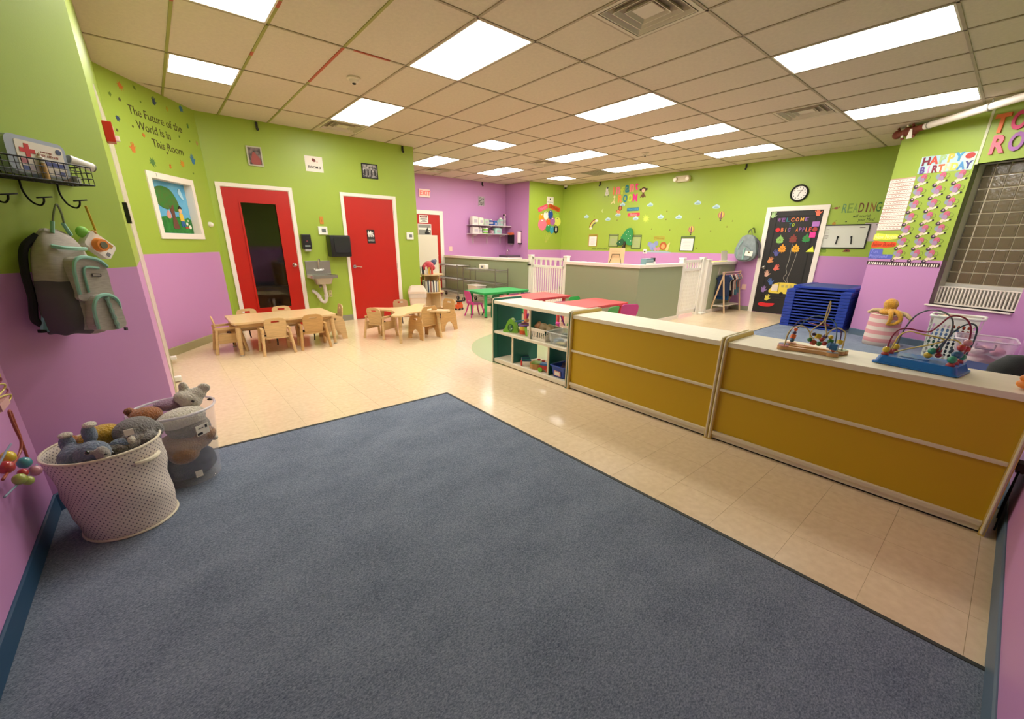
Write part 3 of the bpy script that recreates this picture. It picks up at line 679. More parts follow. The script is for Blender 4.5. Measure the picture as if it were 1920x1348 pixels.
# rectangular table
t = thing('toddler_table', 'long rectangular birch table in front of the red glass door', 'table', (1.175, 6.27, 0))
obj('tabletop', MB().prism(rrect(1.22, .72, .03), .395, .42, 'xy'), m_birchtop, t)
obj('apron', MB().prism(rrect(1.12, .62, .02), .345, .395, 'xy', [rrect(1.08, .58, .01)]), m_birch, t)
for sx in (-1, 1):
    for sy in (-1, 1):
        o = obj('leg', MB().cyl((sx*.565, sy*.315, .1), (sx*.555, sy*.305, .36), .024, .03, 14).cyl((sx*.565, sy*.315, .012), (sx*.565, sy*.315, .1), .02, n=14), m_birch, t, True)
        obj('foot', MB().cyl((sx*.565, sy*.315, 0), (sx*.565, sy*.315, .014), .023, n=12), m_steel, o)
G1 = 'toddler chairs round the rectangular table'
toddler_chair('birch toddler chair with a red slot, backing the camera at the rectangular table', (1.0, 5.93, 0), 0, G1, slot=mat('slot_red', '#c8402c', .6))
toddler_chair('darker oak toddler chair with a black seat strap, right front of the rectangular table', (1.46, 5.96, 0), math.radians(-4), G1, m=m_oak)
toddler_chair('toddler chair at the left end of the rectangular table, seen side on', (.55, 6.36, 0), -PI/2, G1)
toddler_chair('toddler chair behind the rectangular table on its left, only its back showing', (.85, 6.70, 0), PI, G1)
toddler_chair('toddler chair behind the rectangular table, hidden but for its top edge before the red door', (1.3, 6.74, 0), PI, G1)
arch_chair('pale plywood arch-sided chair at the right end of the rectangular table', (1.84, 6.36, 0), math.radians(84), G1, m_birch)
# clover table
t = thing('clover_table', 'birch table with scalloped sides before the restroom door', 'table', (2.8, 5.72, 0))
def lobed(hw, hd, dent, flat):
    pts = []
    for k in range(4):
        a = PI/4 + k*PI/2
        cx, cy = (hw if math.cos(a) > 0 else -hw), (hd if math.sin(a) > 0 else -hd)
        # corner tips
        if k == 0: pts += [(cx, cy-flat), (cx-flat*.3, cy-flat*.3), (cx-flat, cy)]; pts += [(0+.18, cy-dent*.75), (0, cy-dent), (-.18, cy-dent*.75)]
        if k == 1: pts += [(cx+flat, cy), (cx+flat*.3, cy-flat*.3), (cx, cy-flat)]; pts += [(cx+dent*.75, .18), (cx+dent, 0), (cx+dent*.75, -.18)]
        if k == 2: pts += [(cx, cy+flat), (cx+flat*.3, cy+flat*.3), (cx+flat, cy)]; pts += [(-.18, cy+dent*.75), (0, cy+dent), (.18, cy+dent*.75)]
        if k == 3: pts += [(cx-flat, cy), (cx-flat*.3, cy+flat*.3), (cx, cy+flat)]; pts += [(cx-dent*.75, -.18), (cx-dent, 0), (cx-dent*.75, .18)]
    return blob(pts, 4)
obj('tabletop', MB().prism(lobed(.46, .47, .19, .11), .398, .42, 'xy'), m_birchtop, t)
for sx, sy in ((1, 1), (-1, 1), (-1, -1), (1, -1)): obj('leg', MB().cyl((sx*.33, sy*.33, 0), (sx*.3, sy*.3, .4), .02, .027, 12), m_birch, t, True)
G2 = 'plywood chairs round the scalloped table'
toddler_chair('birch toddler chair at the left of the scalloped table, side on', (2.44, 5.98, 0), math.radians(-62), G2)
arch_chair('arch-sided plywood chair with its back to the camera at the scalloped table', (2.93, 5.55, 0), math.radians(12), G2)
arch_chair('arch-sided plywood chair at the right end of the scalloped table', (3.49, 5.93, 0), math.radians(98), G2)
toddler_chair('toddler chair between the scalloped table and the restroom door', (3.02, 6.42, 0), math.radians(168), G2, m=mat('chair_dusky', '#c0936a', .5, var=.1))
# plastic tables and chairs
def plastic_table(label, x0, x1, y0, y1, col, lip):
    t = thing('plastic_table', label, 'table', ((x0+x1)/2, (y0+y1)/2, 0)); m = mat('plastic_'+lip, col, .35)
    w_, d_ = x1-x0, y1-y0
    pts = [(-w_/2+.05, -d_/2), (0-.18, -d_/2), (0, -d_/2+.012), (.18, -d_/2), (w_/2-.05, -d_/2), (w_/2, -d_/2+.05), (w_/2-.01, 0), (w_/2, d_/2-.05), (w_/2-.05, d_/2), (.18, d_/2), (0, d_/2-.012), (-.18, d_/2), (-w_/2+.05, d_/2), (-w_/2, d_/2-.05), (-w_/2+.01, 0), (-w_/2, -d_/2+.05)]
    bl = blob(pts, 3)
    obj('tabletop', MB().prism(bl, .462, .485, 'xy').prism([(u*.985, v*.975) for u, v in bl], .445, .463, 'xy'), m, t)
    for sx in (-1, 1):
        for sy in (-1, 1):
            o = obj('leg', MB().cyl((sx*(w_/2-.1), sy*(d_/2-.09), .015), (sx*(w_/2-.1), sy*(d_/2-.09), .45), .026, .032, 14), m, t, True)
            obj('foot', MB().cyl((sx*(w_/2-.1), sy*(d_/2-.09), 0), (sx*(w_/2-.1), sy*(d_/2-.09), .018), .03, n=14), m_black, o)
    return t
plastic_table('green plastic table beside the wire carts', 4.62, 5.76, 6.30, 6.95, '#2fb05c', 'green')
plastic_table('red plastic table in front of the left safety gate', 4.60, 5.74, 5.13, 5.83, '#e0555a', 'red')
plastic_table('red plastic table nearest the shelf cabinet, along the half wall corner', 4.68, 5.80, 3.93, 4.62, '#e0555a', 'red')
def plastic_chair(label, loc, rz, col, key):
    t = thing('plastic_chair', label, 'chair', loc, rz, 'small plastic chairs at the coloured tables'); t.scale = (1, 1, .81 if 'tucked' in label or 'farther' in label else .92); m = mat('chairplastic_'+key, col, .35)
    obj('seat', MB().prism(rrect(.27, .26, .05), .265, .283, 'xy').box(0, -.11, .272, .25, .04, .05), m, t)
    out = [(-.12, 0), (.12, 0), (.145, .12), (.14, .22), (.11, .245), (-.11, .245), (-.14, .22), (-.145, .12)]
    M = Matrix.Translation((0, -.125, .30)) @ Matrix.Rotation(math.radians(12), 4, 'X')
    obj('backrest', MB().prism(out, 0, .012, 'xz', [rrect(.12, .035, .015, 0, .03)], M=M), m, t)
    for sx in (-1, 1):
        for sy in (-1, 1): obj('leg', MB().tube([(sx*.1, sy*.09, .27), (sx*.13, sy*.12, .13), (sx*.155, sy*.16, 0)], [.017, .014, .013], 8), m, t, True)
    return t
for a in (('magenta plastic chair at the left end of the green table', (4.66, 6.66, 0), math.radians(-100), '#c8378e', 'magenta'),
          ('dark green plastic chair tucked under the green table', (4.98, 6.50, 0), 0, '#1c6a41', 'dgreen'),
          ('purple plastic chair tucked at the middle of the green table', (5.29, 6.40, 0), 0, '#6a2377', 'purple'),
          ('purple plastic chair tucked at the right of the green table', (5.63, 6.42, 0), 0, '#6a2377', 'purple'),
          ('purple plastic chair at the left front of the farther red table', (4.84, 5.10, 0), 0, '#6a2377', 'purple'),
          ('purple plastic chair at the right front of the farther red table', (5.22, 5.08, 0), 0, '#6a2377', 'purple'),
          ('magenta plastic chair behind the nearest red table, seen through the shelf', (4.35, 4.3, 0), math.radians(-95), '#c8378e', 'magenta'),
          ('green plastic chair at the front of the nearest red table', (5.12, 3.88, 0), math.radians(5), '#2b9a45', 'bgreen'),
          ('magenta plastic chair at the front right corner of the nearest red table', (5.62, 3.86, 0), math.radians(-28), '#c8378e', 'magenta'),
          ('green plastic chair on the far side of the nearest red table', (5.55, 4.72, 0), PI, '#2b9a45', 'bgreen')):
    plastic_chair(*a)
# swing-top bin, round bookshelf, easel, carts
t = thing('trash_can', 'cream swing-lid trash can beside the restroom door', 'trash can', (3.84, 7.46, 0), math.radians(-25))
m_cream = mat('bin_cream', '#e2cdb8', .45)
def taper(mb, w0, d0, w1, d1, z0, z1, r=.04):
    A = rrect(w0, d0, r); B = rrect(w1, d1, r); n = len(A)
    a = [mb.bm.verts.new((*p, z0)) for p in A]; b = [mb.bm.verts.new((*p, z1)) for p in B]
    for i in range(n): mb.bm.faces.new((a[i], a[(i+1) % n], b[(i+1) % n], b[i]))
    mb.bm.faces.new(a); mb.bm.faces.new(b); return mb
obj('bin_body', taper(MB(), .26, .2, .33, .26, 0, .42), m_cream, t)
obj('lid', taper(taper(MB(), .36, .28, .36, .28, .43, .47), .355, .275, .27, .19, .47, .56), m_cream, t)
obj('flap', MB().prism(rrect(.22, .15, .02), 0, .006, 'xy', M=Matrix.Translation((0, -.01, .562)) @ Matrix.Rotation(math.radians(6), 4, 'X')), mat('bin_flap', '#d3c2ae', .4), t)
obj('liner_bag', taper(MB(), .345, .27, .35, .275, .35, .43), mat('bag_white', '#e9ded2', .3, alpha=.6), t)
t = thing('book_carousel', 'round wooden revolving bookshelf by the exit door', 'bookshelf', (4.42, 7.98, 0))
m_wd = mat('carousel_wood', '#d9b98d', .45, var=.1)
for z in (.0, .36, .72): obj('shelf_disc', MB().prism(ell(.29, .29, n=36), z+.01, z+.03, 'xy'), m_wd, t)
for k in range(4):
    obj('partition', MB().box(.12, 0, .03, .24, .016, .33, M=Matrix.Rotation(k*PI/2+.5, 4, 'Z')), m_wd, t); obj('partition', MB().box(.1, 0, .39, .2, .016, .33, M=Matrix.Rotation(k*PI/2+.5, 4, 'Z')), m_wd, t)
bc = ['#2b2b33', '#e8e0d2', '#7a6a64', '#b9b1a8', '#d8cfc4', '#343f58', '#f0ece4', '#8f5a4c', '#c9c2b8', '#403a3f', '#ece3d0', '#6d7686', '#e3d9cb', '#a58f6a', '#d9b24a', '#f2e6b4']
bn = ['dark navy', 'cream', 'brown grey', 'pale grey', 'off-white', 'deep blue', 'white', 'brick red', 'light grey', 'charcoal', 'ivory', 'slate', 'beige', 'tan', 'mustard', 'pale yellow']
for k in range(16):
    a = -2.75+k*.105; th = .018+.006*(k % 3); hh = .21+.03*((k*7) % 4)/3
    p = Vector((4.42+math.cos(a)*.235, 7.98+math.sin(a)*.235, .392))
    b_ = obj('book', MB().box(0, 0, 0, .07, th, hh, bev=.001), mat('book_%d' % k, bc[k], .6), None, loc=p, rz=a)
    tag(b_, f'{bn[k]} picture book, {ORD[k]} from the left on the round bookshelf', 'book', 'picture books in the round bookshelf')
for k, (c, n_, s, z) in enumerate((('#c8c4cc', 'grey', -.2, .16), ('#3a3a48', 'dark', -.13, .15), ('#ece6da', 'white', -.05, .15), ('#d9a94a', 'yellow', .02, .14), ('#c9473f', 'red', .08, .15))):
    o = obj('board_book', MB().box(0, 0, 0, .06, .02, z), mat('bb_'+n_, c, .6), None, loc=(4.30+s*.8, 7.80-s*.35, .752), rz=.6); tag(o, f'{n_} board book standing on top of the round bookshelf', 'book', 'board books on top of the round bookshelf')
# ------------------------------------------------------------------ plush helper
def plush(name, label, cat, loc, rz, parts, group=None, voxel=.007, rot=None):
    """parts: list of (part name, material, [(centre, radii) ...], label)"""
    t = thing(name, label, cat, loc, rz, group)
    if rot: t.rotation_euler = rot
    for pn, m, bl, lb in parts:
        mb = MB()
        for c, r in bl: mb.ball(c, r, 14)
        o = obj(pn, mb, m, t, 2)
        if len(bl) > 1:
            md = o.modifiers.new('r', 'REMESH'); md.mode = 'VOXEL'; md.voxel_size = voxel; md.use_smooth_shade = True
            s = o.modifiers.new('s', 'SMOOTH'); s.iterations = 4; s.factor = .6
        if lb: o['label'] = lb
    return t
def fur(name, c, v=.2): return mat(name, c, .95, bump=1.0, bscale=110, var=v, vscale=60, sheen=.4, bdist=.018)
# a piece of wall carousel top: red plush + figurines
plush('plush_toy', 'red and navy plush toy on top of the round bookshelf', 'plush toy', (4.36, 7.90, .90), .3, [('body', fur('fur_red', '#d8354a'), [((0, 0, .03), (.13, .09, .08)), ((-.12, 0, -.01), (.06, .06, .06)), ((.06, -.05, -.02), .06)], None), ('head', fur('fur_navy', '#54587e'), [((.15, 0, .08), (.07, .06, .06)), ((.21, 0, .11), .035)], 'navy head'), ('paw', fur('fur_cream', '#e7dccb'), [((.1, -.06, -.02), .035), ((.24, 0, .125), .02)], 'cream paw')])
t = thing('toy_excavator', 'orange plastic toy lying under the round bookshelf', 'toy', (4.86, 7.55, 0), .4)
m_org = mat('toy_orange', '#e05a2a', .4)
obj('body', MB().box(0, 0, .03, .16, .1, .09, bev=.012), m_org, t); obj('cab', MB().box(.02, 0, .12, .09, .08, .05, bev=.01), m_org, t); obj('roof', MB().box(.02, 0, .17, .12, .1, .03, bev=.006), m_black, t)
for sx in (-.05, .05):
    for sy in (-.05, .05): obj('wheel', MB().cyl((sx, sy-.012, .025), (sx, sy+.012, .025), .025, n=12), m_black, t)
t = thing('easel', 'large blank white easel board standing before the exit door', 'easel', (4.95, 8.9, 0), math.radians(8))
obj('board', MB().box(-.03, 0, .62, .56, .03, .92, bev=.005), mat('easel_white', '#e6dccb', .4), t)
for sx in (-.29, .29): obj('leg', MB().cyl((sx, .03, 0), (sx, .03, .9), .016), m_birch, t); obj('leg', MB().cyl((sx, .35, 0), (sx, .05, 1.1), .016), m_birch, t)
t = thing('folding_stool', 'grey and white folded step stool between the trash can and bookshelf', 'step stool', (4.14, 8.42, 0), math.radians(30))
obj('frame', MB().box(0, 0, .0, .03, .26, .78, bev=.008), mat('stool_grey', '#5a5c62', .5), t); obj('step', MB().box(.05, 0, .55, .02, .24, .22, M=Matrix.Rotation(.12, 4, 'Y')), m_white, t); obj('step', MB().box(.05, 0, .2, .02, .24, .2), m_white, t)
# wire carts
m_wire = mat('cart_wire', '#8a857b', .35, .7)
def cart(label, x0, x1, y0, y1, top, shelves):
    t = thing('wire_cart', label, 'cart', ((x0+x1)/2, (y0+y1)/2, 0), 0, 'wire carts along the sage half wall'); w_, d_ = x1-x0, y1-y0
    for sx in (-1, 1):
        for sy in (-1, 1):
            obj('pole', MB().cyl((sx*w_/2, sy*d_/2, .1), (sx*w_/2, sy*d_/2, top), .0125, n=10), m_wire, t, True)
            c = obj('caster', MB().cyl((sx*w_/2-.014, sy*d_/2, .05), (sx*w_/2+.014, sy*d_/2, .05), .05, n=20), m_black, t, True)
            obj('caster_hub', MB().cyl((sx*w_/2-.017, sy*d_/2, .05), (sx*w_/2+.017, sy*d_/2, .05), .022, n=12).box(sx*w_/2, sy*d_/2, .08, .04, .03, .03), m_steel, c)
    for z in shelves:
        mb = MB()
        for sx in (-1, 1):
            for zz in (z, z+.035): mb.cyl((sx*w_/2, -d_/2, zz), (sx*w_/2, d_/2, zz), .0055, n=6)
            mb.tube([(sx*w_/2, -d_/2+d_*k/24, z+(.035 if k % 2 else 0)) for k in range(25)], .0025, 4)
        for sy in (-1, 1):
            for zz in (z, z+.035): mb.cyl((-w_/2, sy*d_/2, zz), (w_/2, sy*d_/2, zz), .004, n=6)
        n = int(d_/.035)
        for k in range(1, n): mb.cyl((-w_/2, -d_/2+d_*k/n, z+.035), (w_/2, -d_/2+d_*k/n, z+.035), .002, n=4)
        obj('wire_shelf', mb, m_wire, t)
    return t
c = cart('longer wire cart beside the green plastic table', 5.72, 6.08, 7.38, 8.66, .84, (.76, .47, .15))
c = cart('wire cart standing behind the longer one near the exit door', 5.74, 6.12, 8.95, 10.15, .86, (.80, .47, .15))
t = thing('paper_cup_stack', 'white roll of paper cups on top of the wire cart', 'paper roll', (5.9, 8.05, .80), .2)
obj('body', MB().box(0, 0, 0, .12, .2, .11, bev=.02), m_paper, t); obj('print_panel', MB().box(-.062, 0, .03, .002, .08, .05), mat('print_grey', '#7e7a86', .6), t)
t = thing('storage_basket', 'white plastic basket on the bottom of the wire cart', 'basket', (5.9, 8.35, .186), 0)
obj('basket_body', taper(MB(), .26, .36, .3, .4, 0, .22), mat('basket_pinkwhite', '#e6d6d0', .5), t); obj('rim', MB().tube([(p[0], p[1], .22) for p in rrect(.31, .41, .04)], .008, 6, True), m_white, t)
t = thing('storage_basket', 'pale green lidded tub on the bottom of the wire cart', 'tub', (5.9, 7.8, .186), 0)
obj('tub_body', taper(MB(), .24, .34, .28, .38, 0, .16), mat('tub_green', '#a9c2a0', .5), t); obj('lid', MB().box(0, 0, .16, .3, .4, .02, bev=.006), mat('lid_green', '#8fbf94', .4), t)
# ------------------------------------------------------------------ toys on the shelf cabinet
t = thing('shape_sorter', 'lime green triangular toy with oval window on the shelf cabinet', 'toy', (3.03, 3.60, .3935), math.radians(-60))
m_lime = mat('toy_lime', '#7fc23a', .35)
obj('body', MB().prism(blob([(-.085, .0), (.085, 0), (.07, .05), (.022, .15), (-.022, .15), (-.07, .05)], 3), -.04, .04, 'xz', [ell(.026, .036, 0, .055, 16)]), m_lime, t)
obj('window_ring', MB().tube([(p[0], -.042, p[1]) for p in ell(.03, .04, 0, .055, 18)], .006, 6, True), mat('toy_dkgreen', '#3c7a2e', .4), t, True)
t = thing('toy_hammer', 'blue handled toy stick with orange flower end on the shelf', 'toy', (3.05, 3.5, .50), math.radians(0))
obj('handle', MB().cyl((0, .06, .02), (.02, -.08, .05), .007), mat('toy_blue', '#3a78b8', .4), t); obj('head', MB().ball((.025, -.11, .055), (.03, .035, .02)), mat('toy_peach', '#e8a06a', .5), t)
t = thing('toy_bucket', 'yellow and orange toy bucket with purple rim on the shelf', 'toy', (3.08, 3.43, .3935))
obj('body', MB().lathe([(.05, 0), (.056, .05), (.06, .1), (.052, .1), (.05, .02)], 20), mat('toy_yellow', '#ecc93a', .4), t, True); obj('rim', MB().tube([(.066*math.cos(a), .066*math.sin(a), .105) for a in [2*PI*k/20 for k in range(20)]], .012, 6, True), mat('toy_purple', '#8557b0', .4), t, True)
obj('base_band', MB().lathe([(.054, -.0), (.058, .03), (.06, .045), (.056, .045)], 20), m_org, t, True)
t = thing('toy_block', 'red toy with round knob behind the green triangular toy', 'toy', (3.18, 3.53, .3935)); obj('body', MB().box(0, 0, 0, .09, .06, .08, bev=.015), mat('toy_red', '#c43a34', .4), t); obj('knob', MB().ball((0, 0, .09), .025), mat('toy_maroon', '#8e2a3a', .4), t)
t = thing('toy_cup', 'small green cup behind the white basket on the shelf', 'toy', (3.03, 3.32, .3935)); obj('body', MB().lathe([(.025, 0), (.04, .09), (.036, .09), (.022, .005)], 16), m_lime, t, True); obj('rim', MB().tube([(.04*math.cos(2*PI*k/16), .04*math.sin(2*PI*k/16), .09) for k in range(16)], .004, 6, True), m_lime, t)
def holed_basket(name, label, loc, w_, d_, h_, m, rows, cols, rz=0, cat='basket'):
    t = thing(name, label, cat, loc, rz)
    def side(W, n):
        holes = []
        for r in range(rows):
            for k in range(n):
                cx = -W/2+W*(k+.5)/n; cz = .03+(h_-.06)*(r+.5)/rows
                holes.append(ell(W/n*.30, (h_-.04)/rows*.40, cx, cz, 7))
        return MB().prism([(-W/2, 0), (W/2, 0), (W/2, h_), (-W/2, h_)], -.002, .002, 'xz', holes)
    tl = math.atan(.03/h_)
    for k, (W, D, n) in enumerate(((w_, d_, cols[0]), (d_, w_, cols[1]), (w_, d_, cols[0]), (d_, w_, cols[1]))):
        mb = side(W, n); bmesh.ops.transform(mb.bm, matrix=Matrix.Rotation(k*PI/2, 4, 'Z') @ Matrix.Translation((0, -D/2, 0)) @ Matrix.Rotation(tl*.5, 4, 'X'), verts=mb.bm.verts)
        obj('side', mb, m, t)
    obj('bottom', MB().box(0, 0, 0, w_, d_, .004), m, t)
    obj('rim', MB().tube([(p[0], p[1], h_) for p in rrect(w_+.02, d_+.02, .025)], .007, 6, True), m, t, True)
    return t
holed_basket('toy_basket', 'white perforated basket holding a baby doll on the shelf cabinet', (3.09, 3.11, .395), .25, .27, .12, mat('basket_white', '#ece4d4', .45), 4, (8, 9))
m_skin = mat('doll_skin', '#e3a57f', .5)
plush('baby_doll', 'peach baby doll lying in the white perforated basket', 'doll', (3.07, 3.12, .50), 0, [('head', m_skin, [((0, .085, .03), (.05, .048, .048)), ((-.045, .085, .02), .012)], None), ('body', mat('doll_cloth', '#c8b08f', .8, bump=.5, bscale=200), [((0, -.0, .02), (.05, .06, .045)), ((.03, -.07, .02), (.045, .045, .04)), ((-.02, -.11, .0), .03)], 'beige cloth body'), ('arm', m_skin, [((-.03, .03, .035), (.035, .03, .03)), ((-.05, .06, .03), .02)], None)], voxel=.005)
t = thing('clear_tub', 'clear plastic tub of small toys at the right of the upper shelf', 'tub', (3.09, 2.80, .395))
m_clear = mat('clear_plastic', '#dfe6e8', .12, alpha=.32, spec=.6)
o = taper(MB(), .24, .25, .27, .29, .002, .12, .03); bmesh.ops.delete(o.bm, geom=[f for f in o.bm.faces if f.calc_center_median().z > .119], context='FACES'); obj('tub_body', o, m_clear, t)
obj('rim', MB().tube([(p[0], p[1], .12) for p in rrect(.28, .30, .03)], .006, 6, True), mat('clear_rim', '#e5eaea', .3, alpha=.7), t, True)
for k, (n_, c_, p, r) in enumerate((('blue plastic piece', '#8fb4d8', (3.03, 2.84, .43), (.06, .05, .025)), ('pale yellow piece', '#e8d98a', (3.0, 2.78, .415), (.03, .07, .015)), ('green toy lump', '#7d9a5a', (3.12, 2.76, .47), (.05, .04, .03)), ('peach toy piece', '#e0a58a', (3.03, 2.72, .42), (.03, .03, .02)), ('grey toy piece', '#8f9a96', (3.14, 2.86, .46), (.05, .05, .03)))):
    tag(obj('toy_piece', MB().ball((0, 0, 0), r, 10), mat('piece%d' % k, c_, .5), None, 2, loc=p), n_ + ' inside the clear tub on the shelf cabinet', 'toy', 'toys in the clear tub')
t = thing('toy_xylophone', 'white toy xylophone with dark dotted keys on the bottom shelf', 'toy', (3.08, 3.40, .0585), math.radians(-38))
obj('body', MB().box(0, 0, 0, .1, .3, .05, bev=.012), m_white, t)
for k in range(8): obj('key', MB().box(0, -.125+k*.034, .052, .11-.004*k, .024, .008, bev=.002), mat('key%d' % (k % 3), ('#27466a', '#2f7a6a', '#1f3a50')[k % 3], .4), t)
obj('wheel', MB().cyl((-.05, -.13, .03), (-.065, -.13, .03), .03, n=16), mat('toy_red'), t)
t = thing('toy_guitar', 'green and wooden animal-shaped toy on the bottom shelf', 'toy', (3.08, 3.17, .0585), math.radians(20))
obj('body', MB().prism(blob([(-.1, -.07), (.05, -.09), (.12, 0), (.05, .09), (-.1, .07)], 3), 0, .055, 'xy'), mat('toy_wood', '#b98b4e', .4), t); obj('panel', MB().prism(blob([(-.1, -.05), (0, -.05), (0, .05), (-.1, .05)], 3), .055, .065, 'xy'), mat('toy_olive', '#7a9a3a', .4), t)
for x, y in ((.05, .03), (.02, -.04)): obj('knob', MB().ball((x, y, .07), (.02, .02, .012)), mat('toy_red'), t)
t = thing('toy_car', 'red toy vehicle with orange wheels on the bottom shelf', 'toy', (3.02, 3.01, .0585), math.radians(25))
obj('body', MB().box(0, 0, .02, .08, .14, .05, bev=.015), mat('toy_red'), t); obj('roof', MB().box(0, .01, .07, .07, .09, .02, bev=.005), mat('toy_blue'), t)
for sx in (-.04, .04):
    for sy in (-.045, .045): obj('wheel', MB().cyl((sx-.012, sy, .025), (sx+.012, sy, .025), .025, n=14), m_org if sy < 0 else mat('toy_lime'), t)
t = thing('blue_bin', 'blue plastic bin with a pink label on the bottom right shelf', 'bin', (3.07, 2.77, .0585))
o = taper(MB(), .2, .16, .24, .2, 0, .12, .02); bmesh.ops.delete(o.bm, geom=[f for f in o.bm.faces if f.calc_center_median().z > .119], context='FACES'); obj('bin_body', o, mat('bin_blue', '#2748a8', .35), t)
obj('rim', MB().tube([(p[0], p[1], .12) for p in rrect(.25, .21, .02)], .007, 6, True), mat('bin_blue'), t, True); obj('bin_label', MB().box(-.112, 0, .03, .004, .09, .055, M=Matrix.Rotation(-.1, 4, 'Y')), mat('label_pink', '#e0a8a4', .6), t); obj('label_paper', MB().box(-.1155, 0, .038, .002, .06, .036, M=Matrix.Rotation(-.1, 4, 'Y')), m_paper, t)
plush('plush_toy', 'dark toy lump inside the blue bin', 'toy', (3.07, 2.77, .13), 0, [('body', mat('dark_toy', '#3a2440', .6), [((0, 0, 0), (.08, .06, .04)), ((.03, .04, .03), .03)], None)])
plush('plush_toy', 'dusky pink toy half hidden at the left end of the bottom shelf', 'toy', (3.2, 3.52, .10), 0, [('body', mat('dusky_pink', '#b98a90', .6), [((0, 0, 0), (.04, .03, .06)), ((0, 0, .06), .03)], None)])
# ------------------------------------------------------------------ bead mazes
BC = dict(red='#b8383a', green='#2f7a44', yellow='#e2c63a', blue='#2f6a9a', purple='#4a3a6a', orange='#e06a3a', teal='#2f9a7a', pink='#c98a9a', lime='#a9b45a', aqua='#4a96a0')
def bead(parent, p, r, c, kind='bead', rot=None):
    mb = MB()
    if kind == 'bead': mb.ball((0, 0, 0), r, 12)
    else: mb.box(0, 0, -r, 2*r*.9, 2*r*.9, 2*r*.9, bev=r*.2)
    o = obj('bead', mb, mat('bead_'+c, BC[c], .3, coat=.5), parent, 2 if kind == 'bead' else False, loc=p)
    if rot: o.rotation_euler = rot
    return tag(o, c+' wooden bead')
def wire(parent, pts, r, c, name='wire_rail', k=8): return obj(name, MB().tube(smoothpath(pts, k), r, 8), mat('wire_'+c, {'cream': '#d9c98f', 'dpurple': '#4a3050', 'dteal': '#3a5a62', 'maroon': '#8e2a44', 'grey': '#5f6470', 'yellow': '#d8c46a', 'mauve': '#a8606e', 'rust': '#a0503c', 'steel': '#8090a0'}[c], .3), parent, 2)
Z0 = .7425
t = thing('bead_maze', 'wooden bead maze on crossed bars standing on the yellow cabinet', 'bead maze', (3.085, .70, Z0))
m_mz = mat('maze_wood', '#d2a06c', .4, var=.1)
def bar(p, q, w_, h_=.02):
    p, q = Vector(p), Vector(q); d = (q-p); nrm = Vector((-d.y, d.x, 0)).normalized()
    pts = []
    for k in range(9):
        u = k/8; ww = w_*(.55+.45*(2*u-1)**2)
        pts.append(p+d*u+nrm*ww)
    for k in range(8, -1, -1):
        u = k/8; ww = w_*(.55+.45*(2*u-1)**2)
        pts.append(p+d*u-nrm*ww)
    return MB().prism([(a.x, a.y) for a in pts], 0, h_, 'xy')
obj('base_bar', bar((-.085, .13, 0), (-.05, -.10, 0), .022), m_mz, t); obj('base_bar', bar((.05, .13, 0), (.02, -.115, 0), .022), m_mz, t); obj('base_bar', bar((-.02, .15, 0), (.06, -.12, 0), .018, .018), m_mz, t)
for x, y, c in ((-.085, .14, 'red'), (-.05, -.115, 'blue'), (.055, .14, 'orange'), (.035, -.125, 'lime'), (-.02, .155, 'purple'), (.075, -.135, 'green')):
    o = obj('base_foot', MB().cyl((x, y, 0), (x, y, .021), .032, n=20), m_mz, t); obj('foot_disc', MB().cyl((x, y, .021), (x, y, .0225), .031, n=20), mat('disc_'+c, {'red': '#b0605a', 'blue': '#93a0b0', 'orange': '#c98a66', 'lime': '#b8b074', 'purple': '#6a5a78', 'green': '#8fa07a'}[c], .6), o)
wire(t, [(-.085, .135, .02), (-.08, .128, .11), (-.06, .1, .148), (-.04, .06, .15), (-.03, .03, .12), (-.03, .02, .085), (-.02, .0, .062), (0, -.03, .06)], .0035, 'cream')
wire(t, [(.0, -.0, .07), (.0, .03, .1), (0, .02, .14), (0, -.02, .19), (0, -.025, .26), (0, -.03, .315), (0, -.037, .26), (0, -.03, .19), (0, -.05, .12), (0, -.04, .08)], .0035, 'cream')
wire(t, [(.0, -.045, .075), (.01, -.06, .13), (.02, -.09, .158), (.03, -.12, .15), (.05, -.135, .12), (.06, -.135, .02)], .0035, 'cream')
wire(t, [(-.02, .15, .02), (-.02, .14, .1), (0, .1, .18), (.02, .02, .19), (.03, -.04, .16), (.04, -.11, .14), (.03, -.12, .02)], .003, 'dpurple')
wire(t, [(.055, .14, .02), (.05, .13, .1), (.03, .06, .2), (.02, -.02, .215), (0, -.08, .19), (-.04, -.11, .12), (-.05, -.115, .02)], .003, 'dteal')
wire(t, [(.02, .06, .17), (.0, .0, .165), (.02, -.05, .17), (.02, .0, .18)], .003, 'maroon')
for k, (x, y, z, c, kd, r) in enumerate(((.05, .135, .04, 'blue', 'bead', .014), (.05, .133, .065, 'orange', 'box', .014), (.05, .13, .09, 'purple', 'bead', .012), (.05, .127, .112, 'orange', 'bead', .012), (-.03, .02, .075, 'green', 'bead', .014), (-.025, .0, .06, 'red', 'box', .014), (-.02, -.03, .055, 'green', 'bead', .015), (-.01, -.055, .06, 'red', 'bead', .014), (0, -.08, .075, 'green', 'box', .014), (0, -.035, .08, 'red', 'bead', .014), (.01, -.01, .095, 'yellow', 'box', .015), (.01, -.045, .1, 'purple', 'bead', .015), (.01, -.075, .1, 'yellow', 'bead', .014), (.01, .015, .105, 'purple', 'bead', .012), (-.05, -.115, .035, 'orange', 'bead', .012), (-.05, -.115, .06, 'blue', 'box', .022), (.03, -.12, .075, 'yellow', 'box', .014), (-.05, -.1, .062, 'blue', 'box', .018))): bead(t, (x, y, z), r, c, kd, (.3, .4, .7) if kd == 'box' and k != 15 else None)
t = thing('bead_maze', 'large bead maze on a blue plastic base standing on the yellow cabinet', 'bead maze', (3.15, .21, Z0), math.radians(-9))
